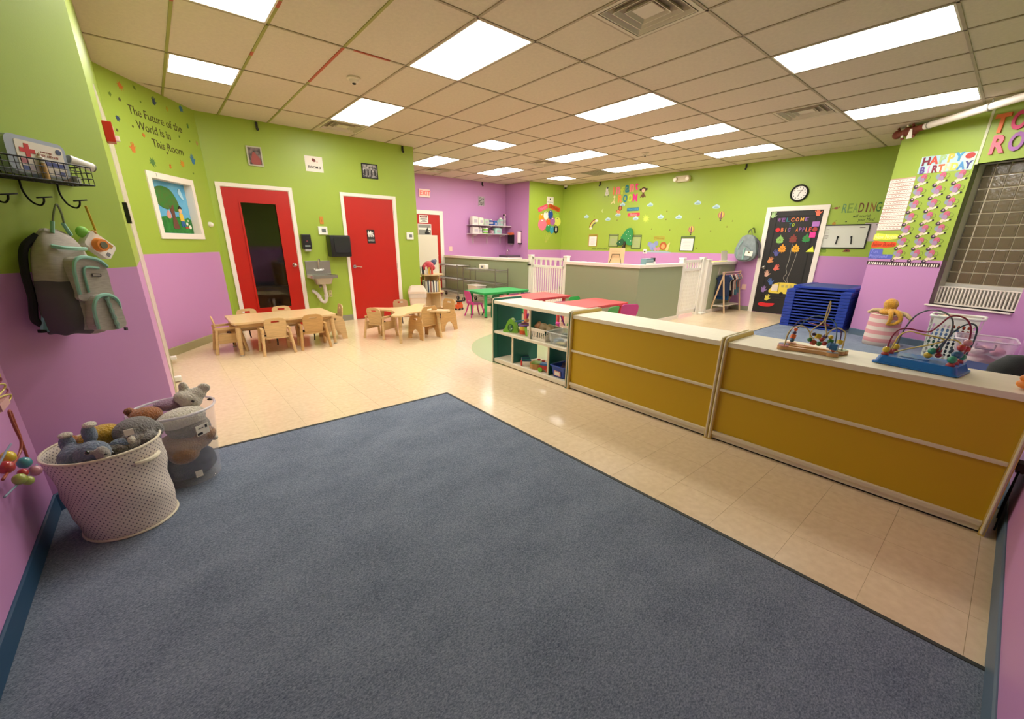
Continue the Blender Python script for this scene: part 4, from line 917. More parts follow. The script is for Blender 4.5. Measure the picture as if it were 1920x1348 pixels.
m_bl = mat('maze_blue', '#1f6fc4', .25)
obj('base', taper(taper(MB(), .23, .36, .23, .36, 0, .008, .02), .215, .345, .19, .32, .008, .045, .02), m_bl, t)
for x, lx in ((-.03, .12), (-.05, .12)): obj('base_groove', MB().box(x, .02, .045, .008, lx, .0015), mat('maze_blue_dark', '#174f94', .4), t)
mz = [((-.07, .14), 'yellow'), ((.0, .14), 'red'), ((.07, .14), 'yellow'), ((-.07, -.13), 'teal'), ((0, -.13), 'blue'), ((.07, -.13), 'red')]
for (x, y), c in mz: obj('socket', MB().lathe([(.018, 0), (.017, .01), (.01, .018), (.001, .02)], 14, (x, y, .044)), mat('socket_red', '#b0484a', .4), t, 2)
wire(t, [(-.07, .14, .05), (-.07, .13, .16), (-.07, .09, .205), (-.05, 0, .2), (-.03, -.03, .24), (-.02, -.06, .29), (0, -.11, .285), (.02, -.14, .23), (.04, -.145, .13), (.07, -.13, .05)], .004, 'maroon')
wire(t, [(.07, .14, .05), (.07, .13, .17), (.05, .09, .27), (.03, .02, .31), (0, -.06, .28), (-.02, -.08, .2), (0, -.05, .12), (0, -.03, .09)], .004, 'grey')
wire(t, [(0, .14, .05), (-.01, .12, .15), (-.02, .08, .185), (-.02, .03, .18), (0, -.06, .165), (0, -.02, .13), (0, .06, .09), (0, .12, .055)], .004, 'yellow')
wire(t, [(0, -.06, .165), (-.01, -.11, .17), (-.02, -.14, .14), (-.03, -.14, .09), (-.05, -.13, .06)], .004, 'yellow')
wire(t, [(-.01, -.06, .1), (0, -.08, .2), (.03, -.12, .255), (.06, -.15, .24), (.07, -.155, .16), (.07, -.14, .05)], .004, 'dteal')
for x, y, z, c, r in ((-.07, .14, .075, 'yellow', .018), (.07, .14, .075, 'yellow', .018), (0, .145, .06, 'red', .014), (0, -.02, .07, 'yellow', .018), (0, -.03, .095, 'teal', .018), (.02, -.05, .1, 'red', .016), (.02, -.055, .075, 'red', .015), (-.07, -.13, .08, 'teal', .02), (-.04, -.14, .105, 'blue', .019), (-.03, -.14, .14, 'red', .018), (.0, -.15, .165, 'pink', .018), (0, -.15, .09, 'teal', .016), (.02, -.15, .13, 'red', .016), (-.05, -.13, .105, 'blue', .016)): bead(t, (x, y, z), r, c)
# bead maze hung at the left edge of the photo
t = thing('bead_maze', 'wall-mounted bead maze toy cut by the left edge of the photo', 'bead maze', (-.60, 2.45, .475))
obj('mount_block', MB().box(-.0, -.05, .265, .09, .12, .03), mat('maze_pink', '#c99a96', .5), t)
obj('wall_board', MB().box(-.03, -.55, -.12, .018, .3, .62, bev=.006), m_mz, t)
for k in range(3): wire(t, [(0, -.25, .30+.055*k), (.01, -.10, .32+.055*k), (.03, .06-.02*k, .315+.055*k), (.03, .085-.02*k, .29+.055*k), (.01, -.0, .27+.055*k), (0, -.2, .26+.055*k)], .0035, 'mauve')
for k in range(3): wire(t, [(0.02, -.25, .30+.05*k), (.03, -.06, .305+.05*k), (.05, .02-.02*k, .295+.05*k), (.04, -.01, .27+.05*k), (.02, -.2, .25+.05*k)], .0035, 'yellow')
wire(t, [(.02, .05, .0), (.02, .06, .08), (.02, .05, .15), (.02, .055, .21), (.02, .075, .21), (.02, .07, .15), (.02, .055, .08), (.01, .0, .04), (.0, -.2, .03)], .005, 'rust')
wire(t, [(-.0, -.25, .08), (.0, -.05, .09), (.0, .02, .09)], .004, 'steel'); wire(t, [(0, -.25, -.02), (.02, -.05, -.035), (.04, .04, -.03)], .004, 'steel')
for y, z, c, r, x in ((-.03, .05, 'yellow', .028, 0), (-.09, .03, 'red', .03, .0), (.03, -.01, 'aqua', .028, .02), (-.03, -.03, 'red', .02, .02), (-.09, -.03, 'lime', .026, .02), (-.05, -.06, 'lime', .022, .03), (.03, -.055, 'pink', .026, .04)): bead(t, (x, y-.035, z+.018), r*.85, c)
# ------------------------------------------------------------------ bins of plush at the left
m_dots = bpy.data.materials.new('dotted_canvas'); m_dots.use_nodes = True
nt = m_dots.node_tree; b = nt.nodes['Principled BSDF']; b.inputs['Roughness'].default_value = .8
uv = nt.nodes.new('ShaderNodeUVMap'); mp = nt.nodes.new('ShaderNodeMapping'); mp.inputs['Scale'].default_value = (1, 1, 1); nt.links.new(uv.outputs[0], mp.inputs[0])
def dots(off):
    f = nt.nodes.new('ShaderNodeVectorMath'); f.operation = 'ADD'; f.inputs[1].default_value = off; nt.links.new(mp.outputs[0], f.inputs[0])
    g = nt.nodes.new('ShaderNodeVectorMath'); g.operation = 'FRACTION'; nt.links.new(f.outputs[0], g.inputs[0])
    h = nt.nodes.new('ShaderNodeVectorMath'); h.operation = 'DISTANCE'; h.inputs[1].default_value = (.5, .5, 0); nt.links.new(g.outputs[0], h.inputs[0])
    l = nt.nodes.new('ShaderNodeMath'); l.operation = 'LESS_THAN'; l.inputs[1].default_value = .145; nt.links.new(h.outputs['Value'], l.inputs[0]); return l
a1, a2 = dots((0, 0, 0)), dots((.5, .5, 0)); mx_ = nt.nodes.new('ShaderNodeMath'); mx_.operation = 'MAXIMUM'; nt.links.new(a1.outputs[0], mx_.inputs[0]); nt.links.new(a2.outputs[0], mx_.inputs[1])
mm = nt.nodes.new('ShaderNodeMix'); mm.data_type = 'RGBA'; nt.links.new(mx_.outputs[0], mm.inputs['Factor']); mm.inputs['A'].default_value = (*lin('#e2d6cc'), 1); mm.inputs['B'].default_value = (*lin('#7d7479'), 1); nt.links.new(mm.outputs['Result'], b.inputs['Base Color'])
def skin_wall(prof, n, m, name, parent, rep=(1, 1), crump=0, lean=(0, 0)):
    bm = bmesh.new(); uvl = bm.loops.layers.uv.new('UVMap'); rings = []
    for i, (r, z) in enumerate(prof):
        rr = []
        for k in range(n):
            a = 2*PI*k/n; d = crump*(math.sin(3*a+z*25)+.6*math.sin(7*a-z*40))*math.sin(PI*min(1, z/prof[-1][1]))
            rr.append(bm.verts.new(((r+d)*math.cos(a)+lean[0]*z, (r+d)*math.sin(a)+lean[1]*z, z)))
        rings.append(rr)
    for i in range(len(prof)-1):
        for k in range(n):
            f = bm.faces.new((rings[i][k], rings[i][(k+1) % n], rings[i+1][(k+1) % n], rings[i+1][k]))
            for l, (uu, vv) in zip(f.loops, ((k, i), (k+1, i), (k+1, i+1), (k, i+1))): l[uvl].uv = (uu/n*rep[0], vv/(len(prof)-1)*rep[1])
    me = bpy.data.meshes.new(name); bm.to_mesh(me); bm.free(); me.materials.append(m); me.shade_smooth()
    o = bpy.data.objects.new(name, me); COL.objects.link(o); o.parent = parent
    s = o.modifiers.new('s', 'SOLIDIFY'); s.thickness = .004; s.offset = -1
    return o
bx_, by_ = -.345, 2.60
t = thing('fabric_bin', 'cream dotted canvas bin full of plush animals on the carpet', 'bin', (bx_, by_, .006))
hh = .42; prof = [(.18+.032*k/14, hh*k/14) for k in range(15)]
skin_wall(prof, 64, m_dots, 'bin_wall', t, (56, 18), .006, (-.05, .09))
obj('bin_bottom', MB().prism(ell(.178, .178, n=40), 0, .006, 'xy'), mat('canvas_plain', '#d9ccb8', .8), t)
obj('piping', MB().tube([(.182*math.cos(2*PI*k/48), .182*math.sin(2*PI*k/48), .006) for k in range(48)], .006, 6, True), mat('canvas_trim', '#e8dec6', .7), t, True)
obj('rim', MB().tube([(.212*math.cos(2*PI*k/48)-.05*hh, .212*math.sin(2*PI*k/48)+.09*hh, hh) for k in range(48)], .006, 6, True), mat('canvas_trim'), t, True)
a0 = -.75
obj('handle', MB().tube([((.207+.018*math.sin(PI*u))*math.cos(a0-.3+.6*u)-.05*.37, (.207+.018*math.sin(PI*u))*math.sin(a0-.3+.6*u)+.09*.37, .35+.0*u) for u in [k/10 for k in range(11)]], .011, 8), mat('canvas_trim'), t, True)
g_ = 'plush animals in the dotted canvas bin'
m_bg = fur('fur_bluegrey', '#7d8ea6'); m_wh = fur('fur_white', '#ece4d2', .1); m_gy = fur('fur_grey', '#8a8684'); m_yw = fur('fur_yellow', '#e8b93a'); m_br = fur('fur_brown', '#b5703c'); m_mv = fur('fur_mauve', '#b08aa8'); m_eye = mat('eye_black', '#0e0c0c', .15, coat=1)
plush('plush_animal', 'blue-grey plush animal with pale toes, front left in the canvas bin', 'plush animal', (bx_-.065, by_-.06, .44), math.radians(-15),
      [('body', m_bg, [((-.04, .0, -.03), (.07, .07, .07)), ((.03, -.03, .0), (.065, .06, .055)), ((-.08, .05, .03), (.03, .03, .045)), ((.0, .06, .06), (.028, .032, .05)), ((.1, .05, -.01), (.045, .03, .03))], None),
       ('muzzle', fur('fur_palebrim', '#b9b4ac', .1), [((.075, -.065, .0), (.028, .03, .04)), ((.035, -.078, .02), (.018, .012, .016))], 'pale muzzle'), ('toe', m_wh, [((-.08, .055, .07), (.026, .026, .014))], 'pale toe'), ('toe', m_wh, [((.01, .06, .105), (.026, .028, .014))], 'pale toe'), ('toe', m_wh, [((.14, .06, .0), (.016, .026, .022))], 'pale toe'), ('eye', m_eye, [((.035, -.086, .026), .009)], None), ('nostril', m_eye, [((.095, -.088, .006), .005)], None)], g_)
plush('plush_animal', 'yellow plush animal at the back of the canvas bin', 'plush animal', (bx_-.02, by_+.10, .45), math.radians(20), [('body', m_yw, [((0, 0, 0), (.08, .055, .05)), ((-.06, .02, -.02), (.04, .05, .04))], None), ('ear', fur('fur_orange', '#cf8a4c'), [((-.1, .03, .0), (.025, .03, .03)), ((.1, .03, .01), (.04, .018, .012))], 'orange ear')], g_)
plush('plush_animal', 'fluffy grey plush animal with a white tag, right side of the canvas bin', 'plush animal', (bx_+.10, by_+.06, .455), math.radians(35), [('body', m_gy, [((0, 0, 0), (.095, .07, .065)), ((.07, .0, -.03), (.05, .06, .05)), ((-.06, -.05, -.02), (.045, .035, .03)), ((.01, -.08, -.04), (.05, .03, .03))], None), ('eye', m_eye, [((-.07, -.07, .0), .009)], None)], g_)
tag(obj('fabric_tag', MB().box(0, 0, 0, .035, .003, .03), m_paper, None, loc=(bx_+.085, by_-.035, .465), rz=.2), 'small white cloth tag on the fluffy grey plush animal', 'tag')
plush('plush_animal', 'speckled grey-brown plush at the front edge of the canvas bin', 'plush animal', (bx_+.06, by_-.03, .415), math.radians(30), [('body', fur('fur_speckle', '#958b82', .45), [((0, 0, 0), (.08, .04, .035)), ((.06, 0, .015), (.03, .03, .025))], None), ('nose', m_eye, [((-.07, -.03, .0), .01)], None)], g_)
# clear bin
cx_, cy_ = -.09, 2.93
t = thing('clear_bin', 'clear round plastic bin of plush animals beside the canvas bin', 'bin', (cx_, cy_, .006))
m_cl2 = mat('clear_bin_plastic', '#e8e6ee', .06, alpha=.13, spec=.8)
prof = [(.158+.040*k/8, .44*k/8) for k in range(9)]
skin_wall(prof, 48, m_cl2, 'bin_wall', t); obj('bin_bottom', MB().prism(ell(.154, .154, n=40), 0, .004, 'xy'), m_cl2, t)
obj('rim', MB().tube([(.200*math.cos(2*PI*k/48), .200*math.sin(2*PI*k/48), .44) for k in range(48)], .007, 8, True), mat('clear_rim2', '#e6dfe6', .2, alpha=.65), t, True)
for a in (.35, 3.6): obj('rim_handle', MB().ball((.2*math.cos(a), .2*math.sin(a), .432), (.02, .014, .008)), m_black, t)
mb = MB().box(0, 0, 0, .075, .002, .06); a = -.95
obj('price_label', mb, m_paper, t, loc=(.190*math.cos(a), .190*math.sin(a), .30), rz=a+PI/2)
obj('label_print', MB().box(-.02, -.0015, .004, .03, .001, .014).box(.022, -.0015, .035, .012, .001, .018).box(-.01, -.0015, .04, .03, .001, .003), mat('print_black', '#1c1c24', .6), t, loc=(.190*math.cos(a), .190*math.sin(a), .30), rz=a+PI/2)
g_ = 'plush animals in the clear bin'
plush('plush_animal', 'fluffy white plush dog with pointed ears on top of the clear bin', 'plush animal', (cx_+.09, cy_+.03, .465), math.radians(-20), [('body', m_wh, [((0, 0, 0), (.06, .06, .055)), ((-.03, .03, .07), (.026, .02, .04)), ((.07, .03, .06), (.035, .02, .03)), ((.03, .02, .03), (.05, .04, .04)), ((-.04, .0, .02), .04)], None), ('nose', m_eye, [((.03, -.055, .01), .008)], None)], g_)
plush('plush_animal', 'brown plush bear head with round ear at the left of the clear bin', 'plush animal', (cx_-.115, cy_-.035, .445), math.radians(10), [('head', m_br, [((0, 0, 0), (.075, .06, .045)), ((-.06, .03, .03), (.026, .016, .026))], None), ('ear_lining', fur('fur_dkbrown', '#7e4a2c'), [((-.062, .018, .03), (.016, .01, .018))], 'darker ear')], g_)
plush('plush_animal', 'mauve plush between the bear and the white dog in the clear bin', 'plush animal', (cx_-.01, cy_+.07, .45), 0, [('body', m_mv, [((0, 0, 0), (.08, .06, .035)), ((.04, -.02, .0), .03)], None)], g_)
plush('plush_animal', 'long white plush body across the front of the clear bin', 'plush animal', (cx_+.03, cy_-.07, .40), math.radians(25), [('body', m_wh, [((0, 0, 0), (.13, .07, .06)), ((.05, .02, -.04), (.08, .07, .06))], None)], g_)
plush('plush_animal', 'tan plush limbs pressed to the middle of the clear bin wall', 'plush animal', (cx_+.03, cy_-.04, .24), .3, [('body', fur('fur_tan', '#b48a68'), [((-.02, .0, 0), (.15, .13, .06)), ((.06, -.06, .04), (.07, .06, .05)), ((-.05, -.06, -.03), (.08, .08, .07))], None), ('paw', m_wh, [((.11, -.07, .0), (.02, .02, .016))], None)], g_)
plush('plush_animal', 'taupe plush in the right side of the clear bin', 'plush animal', (cx_+.07, cy_-.02, .31), 0, [('body', fur('fur_taupe', '#8e8474'), [((0, 0, 0), (.09, .11, .085)), ((-.05, -.03, .03), .08)], None)], g_)
plush('plush_animal', 'navy cloth toy filling the bottom of the clear bin', 'plush animal', (cx_, cy_, .09), 0, [('body', mat('cloth_navy', '#2c3a55', .9), [((0, 0, 0), (.152, .152, .085)), ((.05, -.05, .05), (.095, .095, .06)), ((-.06, .0, .05), .09)], None)], g_)
tag(obj('care_tag', MB().box(0, 0, 0, .035, .002, .04), m_paper, None, loc=(cx_+.045, cy_-.155, .05), rz=.25), 'white care tag inside the bottom of the clear bin', 'tag', None)
t = thing('gate_bracket', 'upper white safety gate bracket low on the left wall edge', 'bracket', (-.085, 5.95, .05), 0, None); obj('bracket_body', MB().box(.03, .1, 0, .06, .07, .035, bev=.006), m_white, t); obj('mounting_plate', MB().box(.0, .1, -.005, .006, .09, .05), m_white, t)
t = thing('gate_bracket', 'white safety gate bracket nearer the plush bins', 'bracket', (-.085, 5.2, .01), 0, None); obj('bracket_body', MB().box(.03, .0, 0, .06, .07, .045, bev=.006), m_white, t); obj('mounting_plate', MB().box(.0, 0, -.005, .006, .09, .06), m_white, t)
# corner guard strips on the far part of the strip wall
tag(obj('trim_2', MB().box(.0, .0, .12, .006, 1.8, 2.3), mat('corner_guard', '#d8cdbd', .35), None, loc=(-.087, 5.47, 0)), kind='structure')
# ------------------------------------------------------------------ left wall: wire basket, hooks, backpack, toy camera
m_iron = mat('black_iron', '#12110f', .4, .6)
t = W2.thing('wire_rack', 'black wire basket rack with coat hooks on the left wall', 'rack', .27, 1.63)
mb = MB(); x0, x1, y0, y1, z0, z1 = -.45, .275, -.13, -.005, .0, .085
for z in (z0, z1): mb.tube([(x0, y0, z), (x1, y0, z), (x1, y1, z), (x0, y1, z)], .0035, 6, True)
for z in (z0+.03, z0+.058): mb.tube([(x0, y0, z), (x1, y0, z), (x1, y1, z)], .0018, 5)
mb.tube([(x0, y1, z1+.05), (x1-.0, y1, z1+.05)], .003, 6)
for k in range(31):
    x = x0+(x1-x0)*k/30; mb.tube([(x, y1, z1+.05), (x, y1, z0), (x, y0, z0), (x, y0, z1)], .0017, 5)
for k in range(5): y = y0+(y1-y0)*k/4; mb.tube([(x0, y, z0), (x1, y, z0), (x1, y, z1)], .0017, 5)
obj('wire_mesh', mb, m_iron, t)
for x in (-.095, .04, .195):
    h = obj('coat_hook', MB().tube(smoothpath([(x, -.01, .0), (x, -.01, -.05), (x+.005, -.03, -.095), (x+.01, -.065, -.112), (x+.01, -.09, -.1), (x+.01, -.098, -.08)], 5), .0042, 8), m_iron, t, True)
    obj('hook_leaf', MB().prism(blob([(-.035, 0), (-.02, .007), (0, .009), (.02, .007), (.035, 0), (.02, -.006), (-.02, -.006)], 3), -.003, .003, 'xy', M=Matrix.Translation((x+.012, -.1, -.077)) @ Matrix.Rotation(-.15, 4, 'Y')), m_iron, h)
def inrack(x, y, z): return W2.at(.27+x, 1.63+z, -y)
t = thing('first_aid_kit', 'grey first aid case with a red cross lying in the wire basket', 'first aid kit', inrack(.10, -.065, .01), W2.rz)
t.rotation_euler = (0, math.radians(3), W2.rz)
obj('case', MB().prism(rrect(.235, .155, .03, -.03, .085), -.045, .04, 'xz'), mat('case_grey', '#aab4c4', .35), t)
obj('case_seam', MB().prism(rrect(.238, .158, .03, -.03, .085), -.004, .0, 'xz'), mat('case_seam', '#8893a5', .35), t)
fc = obj('front_label', MB().prism(rrect(.185, .13, .008, -.02, .08), -.047, -.044, 'xz'), m_paper, t)
mc = mat('cross_red', '#cf2a2c', .5)
obj('red_cross', MB().prism([(-.1, .095), (-.08, .095), (-.08, .075), (-.062, .075), (-.062, .095), (-.042, .095), (-.042, .113), (-.062, .113), (-.062, .133), (-.08, .133), (-.08, .113), (-.1, .113)], -.0485, -.047, 'xz'), mc, fc)
text('label_text', 'FIRST AID KIT', .014, mat('print_red', '#b06a60', .6), fc, (-.035, -.047, .092), .0015); text('label_text', 'EASY CARE', .009, mat('print_red'), fc, (-.02, -.047, .108), .0015)
obj('round_seal', MB().prism(ell(.012, .012, .055, .125, 18), -.0485, -.047, 'xz'), mat('seal_navy', '#3c4c72', .5), fc)
obj('label_band', MB().box(.02, -.0475, .055, .1, .001, .018), mat('band_blue', '#5a64a0', .5), fc)
for k, (x, z, c) in enumerate(((-.09, .06, '#c9808e'), (-.06, .035, '#d8ccd8'), (-.02, .03, '#b8a8b8'), (.03, .03, '#d9d2dc'), (.05, .03, '#5a64a0'), (-.09, .03, '#6a7ab0'))): obj('printed_patch', MB().box(x, -.0475, z-.012, .026, .001, .02), mat('patch%d' % k, c, .6), fc)
t = thing('dropper_bottle', 'small amber bottle with white cap standing in the wire basket before the case', 'bottle', inrack(.075, -.118, .003), W2.rz)
obj('bottle_body', MB().lathe([(.013, 0), (.014, .005), (.014, .06), (.009, .07), (.007, .072)], 14), mat('amber', '#c9a26a', .3, alpha=.9), t, True); obj('cap', MB().lathe([(.01, .07), (.01, .095), (.004, .1), (.003, .115)], 12), m_white, t, True)
t = thing('thermometer_scanner', 'white handheld infrared scanner resting on the right end of the basket', 'thermometer', inrack(.262, -.10, .10), W2.rz); t.rotation_euler = (0, math.radians(12), W2.rz)
obj('body', MB().cyl((-.055, 0, 0), (.045, -.008, 0), .023, .021, 20), m_white, t, True); obj('lens_ring', MB().cyl((-.057, 0, 0), (-.05, 0, 0), .019, n=20), mat('lens_grey', '#8a8a86', .4), t); obj('end_cap', MB().cyl((.045, -.008, 0), (.052, -.008, 0), .019, n=20), mat('cap_olive', '#6f7258', .5), t)
for k in range(3): obj('button', MB().ball((-.005+.014*k, -.021, .002), (.004, .003, .003), 8), mat('button_grey', '#6f766a', .5), t)
for k, (x, c, n_) in enumerate(((.13, '#b8bfae', 'pale'), (.17, '#6d5a44', 'brown'), (.22, '#a9b0a2', 'grey'), (.09, '#8f9ab8', 'bluish'))):
    tag(obj('packet', MB().box(0, 0, 0, .05, .06, .035, bev=.008), mat('packet_'+n_, c, .5), None, loc=inrack(x, -.07, .003), rz=W2.rz+.3*k), n_+' small packet inside the wire basket', 'packet', 'packets inside the wire basket')
t = thing('hair_tie_pile', 'dark bundle of cords in the left end of the wire basket', 'cord bundle', inrack(-.27, -.07, .03), W2.rz); obj('bundle', MB().ball((0, 0, 0), (.1, .05, .03)).ball((-.07, .0, .02), (.05, .04, .03)), mat('bundle_dark', '#2c2630', .8, bump=.8, bscale=90), t, 2)
# backpack
m_bp = mat('bag_grey', '#b5aca2', .85, bump=.35, bscale=260, var=.18, vscale=22, stretch=(1, 1, 8)); m_bpd = mat('bag_charcoal', '#575356', .85, bump=.3, bscale=200); m_mint = mat('bag_mint', '#8fc2b0', .6); m_bpk = mat('bag_black', '#141315', .85)
bp = W2.thing('backpack', 'grey toddler backpack with mint zips hanging from the left wall hook', 'backpack', .335, 1.40, off=.03); bp.rotation_euler = (0, math.radians(6), W2.rz); bp.scale = (.74, 1.1, 1)
prof = [(-.46, .0, .0), ]
def bagbody():
    bm = bmesh.new(); rings = []; n = 24
    # z, half width, front depth, x centre
    for z, hw, dp, cx in ((-.495, .10, .09, -.02), (-.50, .125, .14, -.02), (-.485, .145, .165, -.02), (-.42, .158, .185, -.02), (-.33, .16, .175, -.02), (-.24, .155, .155, -.018), (-.15, .145, .13, -.015), (-.08, .125, .105, -.01), (-.03, .095, .08, -.005), (.0, .06, .055, 0), (.012, .03, .03, 0)):
        rr = []
        for k in range(n):
            a = 2*PI*k/n; c, s = math.cos(a), math.sin(a)
            x = cx+hw*math.copysign(abs(c)**.55, c); y = -dp/2 - dp/2*math.copysign(abs(s)**.6, s)
            rr.append(bm.verts.new((x, y, z+.006*math.sin(5*a+z*30))))
        rings.append(rr)
    for A, B in zip(rings, rings[1:]):
        for k in range(n): bm.faces.new((A[k], A[(k+1) % n], B[(k+1) % n], B[k]))
    bm.faces.new(list(reversed(rings[0]))); bm.faces.new(rings[-1])
    for f in bm.faces:
        c = f.calc_center_median()
        if c.z < -.2 and c.x < -.05-.35*(c.z+.5)*0 and c.z < -.22 + (-.11-c.x)*0: f.material_index = 1 if (c.x < -.085 or (c.x < -.04 and c.z < -.47)) else 0
    return bm
mb = MB(); mb.bm = bagbody(); o = obj('bag_body', mb, [m_bp, m_bpd], bp, 2); s = o.modifiers.new('s', 'SUBSURF'); s.levels = s.render_levels = 1
mb = MB().prism(blob([(-.095, -.28), (-.09, -.17), (-.055, -.125), (.05, -.125), (.105, -.17), (.115, -.26), (.11, -.33), (-.085, -.33)], 4), -.185, -.12, 'xz'); obj('upper_pocket', mb, m_bp, bp)
mb = MB().prism(blob([(-.06, -.47), (-.065, -.36), (-.03, -.31), (.04, -.30), (.1, -.33), (.125, -.4), (.12, -.47)], 4), -.215, -.14, 'xz'); obj('lower_pocket', mb, m_bp, bp)
obj('zip_trim', MB().tube(smoothpath([(-.095, -.188, -.30), (-.098, -.188, -.18), (-.06, -.188, -.127), (.05, -.188, -.127), (.108, -.188, -.16)], 5), .009, 6), m_mint, bp, True)
obj('zip_trim', MB().tube(smoothpath([(-.04, -.19, -.29), (-.045, -.19, -.19), (-.02, -.19, -.168), (.05, -.19, -.17)], 5), .006, 6), m_mint, bp, True)
obj('zip_trim', MB().tube(smoothpath([(-.06, -.22, -.47), (-.066, -.22, -.37), (-.03, -.22, -.315), (.04, -.22, -.302), (.1, -.215, -.33), (.125, -.2, -.40)], 5), .0095, 6), m_mint, bp, True)
obj('zip_trim', MB().tube(smoothpath([(-.10, -.10, -.075), (-.06, -.12, -.08), (.0, -.125, -.08), (.09, -.11, -.075)], 5), .009, 6), m_mint, bp, True)
obj('daisy_chain', MB().tube([(.025+.04*(k/20), -.222, -.315-.16*k/20) for k in range(21)], [.012 if k % 4 < 2 else .008 for k in range(21)], 6), mat('mint_shiny', '#a9d0c4', .25), bp, True)
obj('badge', MB().prism(rrect(.055, .016, .004, .03, -.205), -.19, -.185, 'xz', [rrect(.049, .01, .003, .03, -.205)]), m_bpd, bp)
obj('badge', MB().prism(rrect(.05, .011, .003, .03, -.205), -.1885, -.185, 'xz'), m_bp, bp)
obj('shoulder_strap', MB().tube(smoothpath([(-.09, -.03, -.03), (-.155, -.015, -.09), (-.178, -.015, -.2), (-.172, -.015, -.32), (-.19, -.02, -.42), (-.16, -.03, -.45)], 5), [.018]*26, 8), m_bpk, bp, True)
obj('strap_anchor', MB().prism([(-.19, -.47), (-.165, -.40), (-.13, -.44), (-.10, -.48), (-.15, -.485)], -.05, -.035, 'xz'), mat('bag_aqua', '#8cc0c4', .6), bp); obj('strap_buckle', MB().box(-.185, -.04, -.485, .03, .02, .015), m_bpk, bp)
obj('hang_loop', MB().tube(smoothpath([(-.03, -.06, .0), (-.02, -.07, .07), (.0, -.08, .125), (.03, -.07, .09), (.06, -.05, .03), (.08, -.05, -.01)], 6), .005, 6), mat('loop_olive', '#7a8466', .7), bp, True)
obj('loop_mint', MB().tube([(-.033, -.06, -.01), (-.025, -.065, .045)], .009, 8), m_mint, bp, True); obj('loop_mint', MB().tube([(.05, -.05, .045), (.085, -.05, -.01)], .009, 8), m_mint, bp, True)
obj('zip_pull', MB().tube([(.13, -.19, -.36), (.135, -.2, -.43), (.14, -.2, -.47)], .0022, 6).box(.142, -.2, -.49, .014, .012, .016), m_bpd, bp)
t = W2.thing('toy_camera', 'white toy camera with orange lens hanging on a yellow strap', 'toy camera', .555, 1.385, off=.05); t.rotation_euler = (0, math.radians(40), W2.rz)
obj('camera_body', MB().prism(rrect(.14, .09, .018, .02, -.05), -.02, .02, 'xz'), m_white, t); obj('lens_ring', MB().cyl((.01, -.02, -.055), (.01, -.05, -.055), .036, .03, 24), mat('lens_orange', '#e8862c', .4), t, True); obj('lens', MB().cyl((.01, -.05, -.055), (.01, -.054, -.055), .018, n=20), mat('lens_glass', '#6d6f5a', .15), t)
obj('shutter_button', MB().ball((-.03, -.01, -.004), (.014, .014, .01)), mat('button_amber', '#b98a3a', .4), t); obj('viewfinder', MB().box(.055, -.021, -.03, .03, .004, .016), mat('button_amber'), t); obj('grip', MB().box(.07, -.021, -.08, .018, .004, .018), mat('grip_grey', '#7a7f86', .5), t)
obj('strap', MB().tube([(-.04, -.03, .0), (-.13, -.035, .08)], .0055, 6), mat('strap_yellow', '#c9a21e', .5), t)
obj('green_accent', MB().ball((-.06, .01, -.03), (.03, .02, .03)), mat('accent_green', '#86c94a', .5), t, True)
# fire alarm pull and black plate on the strip wall
def on_strip(name, label, cat, y, z): return thing(name, label, cat, (-.09, y, z), PI/2)
t = on_strip('fire_alarm', 'red fire alarm horn with white strobe beside the corner', 'fire alarm', 4.25, 2.06)
obj('housing', MB().box(0, -.025, -.06, .10, .05, .125, bev=.006), mat('alarm_red', '#b3241c', .35), t); obj('strobe', MB().box(.02, -.06, -.045, .035, .025, .035, bev=.006), mat('strobe', '#efe6dc', .15), t); text('marking', 'FIRE', .035, m_paper, t, (-.02, -.0515, .045), .002, rot=PI/2, sx=.8)
t = on_strip('wall_magnet', 'narrow black plate fixed low on the pale corner strip', 'door catch', 3.95, 1.53); obj('plate', MB().box(0, -.012, -.06, .1, .024, .13, bev=.004), m_black, t)
# ------------------------------------------------------------------ lettering wall decals
m_brn = mat('decal_brown', '#4d4620', .6)
wt = FW.thing('wall_lettering', 'brown quote lettering on the green wall above the painted window', 'wall lettering', .33, 2.6, off=.001)
for s_, x, z, sz, wd in (('The Future of the', .01, .085, .125, .875), ('World is in', .085, -.05, .125, .545), ('This Room', .27, -.19, .125, .545)):
    me = text_mesh(s_, sz, .0015, 0, 0, 'LEFT'); xs = [v.co.x for v in me.vertices]; text('text_line', s_, sz, m_brn, wt, (x, -.001, z), .0015, sx=wd/(max(xs)-min(xs)))
def hand_poly(s=1, flip=1):
    P = [(-.03, -.05), (.02, -.055), (.035, -.02), (.06, -.005), (.075, .02), (.06, .022), (.04, .01), (.03, .02), (.04, .075), (.03, .08), (.018, .03), (.012, .095), (0, .095), (-.002, .03), (-.018, .085), (-.03, .08), (-.02, .025), (-.045, .06), (-.055, .05), (-.038, .01), (-.04, -.02)]
    return [(u*s*flip, v*s) for u, v in P]
def splat(r, seed, n=9):
    rn = random.Random(seed); pts = []
    for k in range(n*2):
        a = 2*PI*k/(n*2); q = r*(.55+.1*rn.random()) if k % 2 else r*(.8+.5*rn.random()); pts.append((q*math.cos(a), q*math.sin(a)))
    return blob(pts, 2)
hc = {'navy': '#2b3f5e', 'orange': '#c9702a', 'blue': '#3a78a0', 'green': '#4f7a3a', 'yellow': '#b9a02e', 'brown': '#7a5a24', 'teal': '#3f7a7a', 'amber': '#cf8a24', 'pink': '#b98a5e', 'olive': '#5f7a24'}
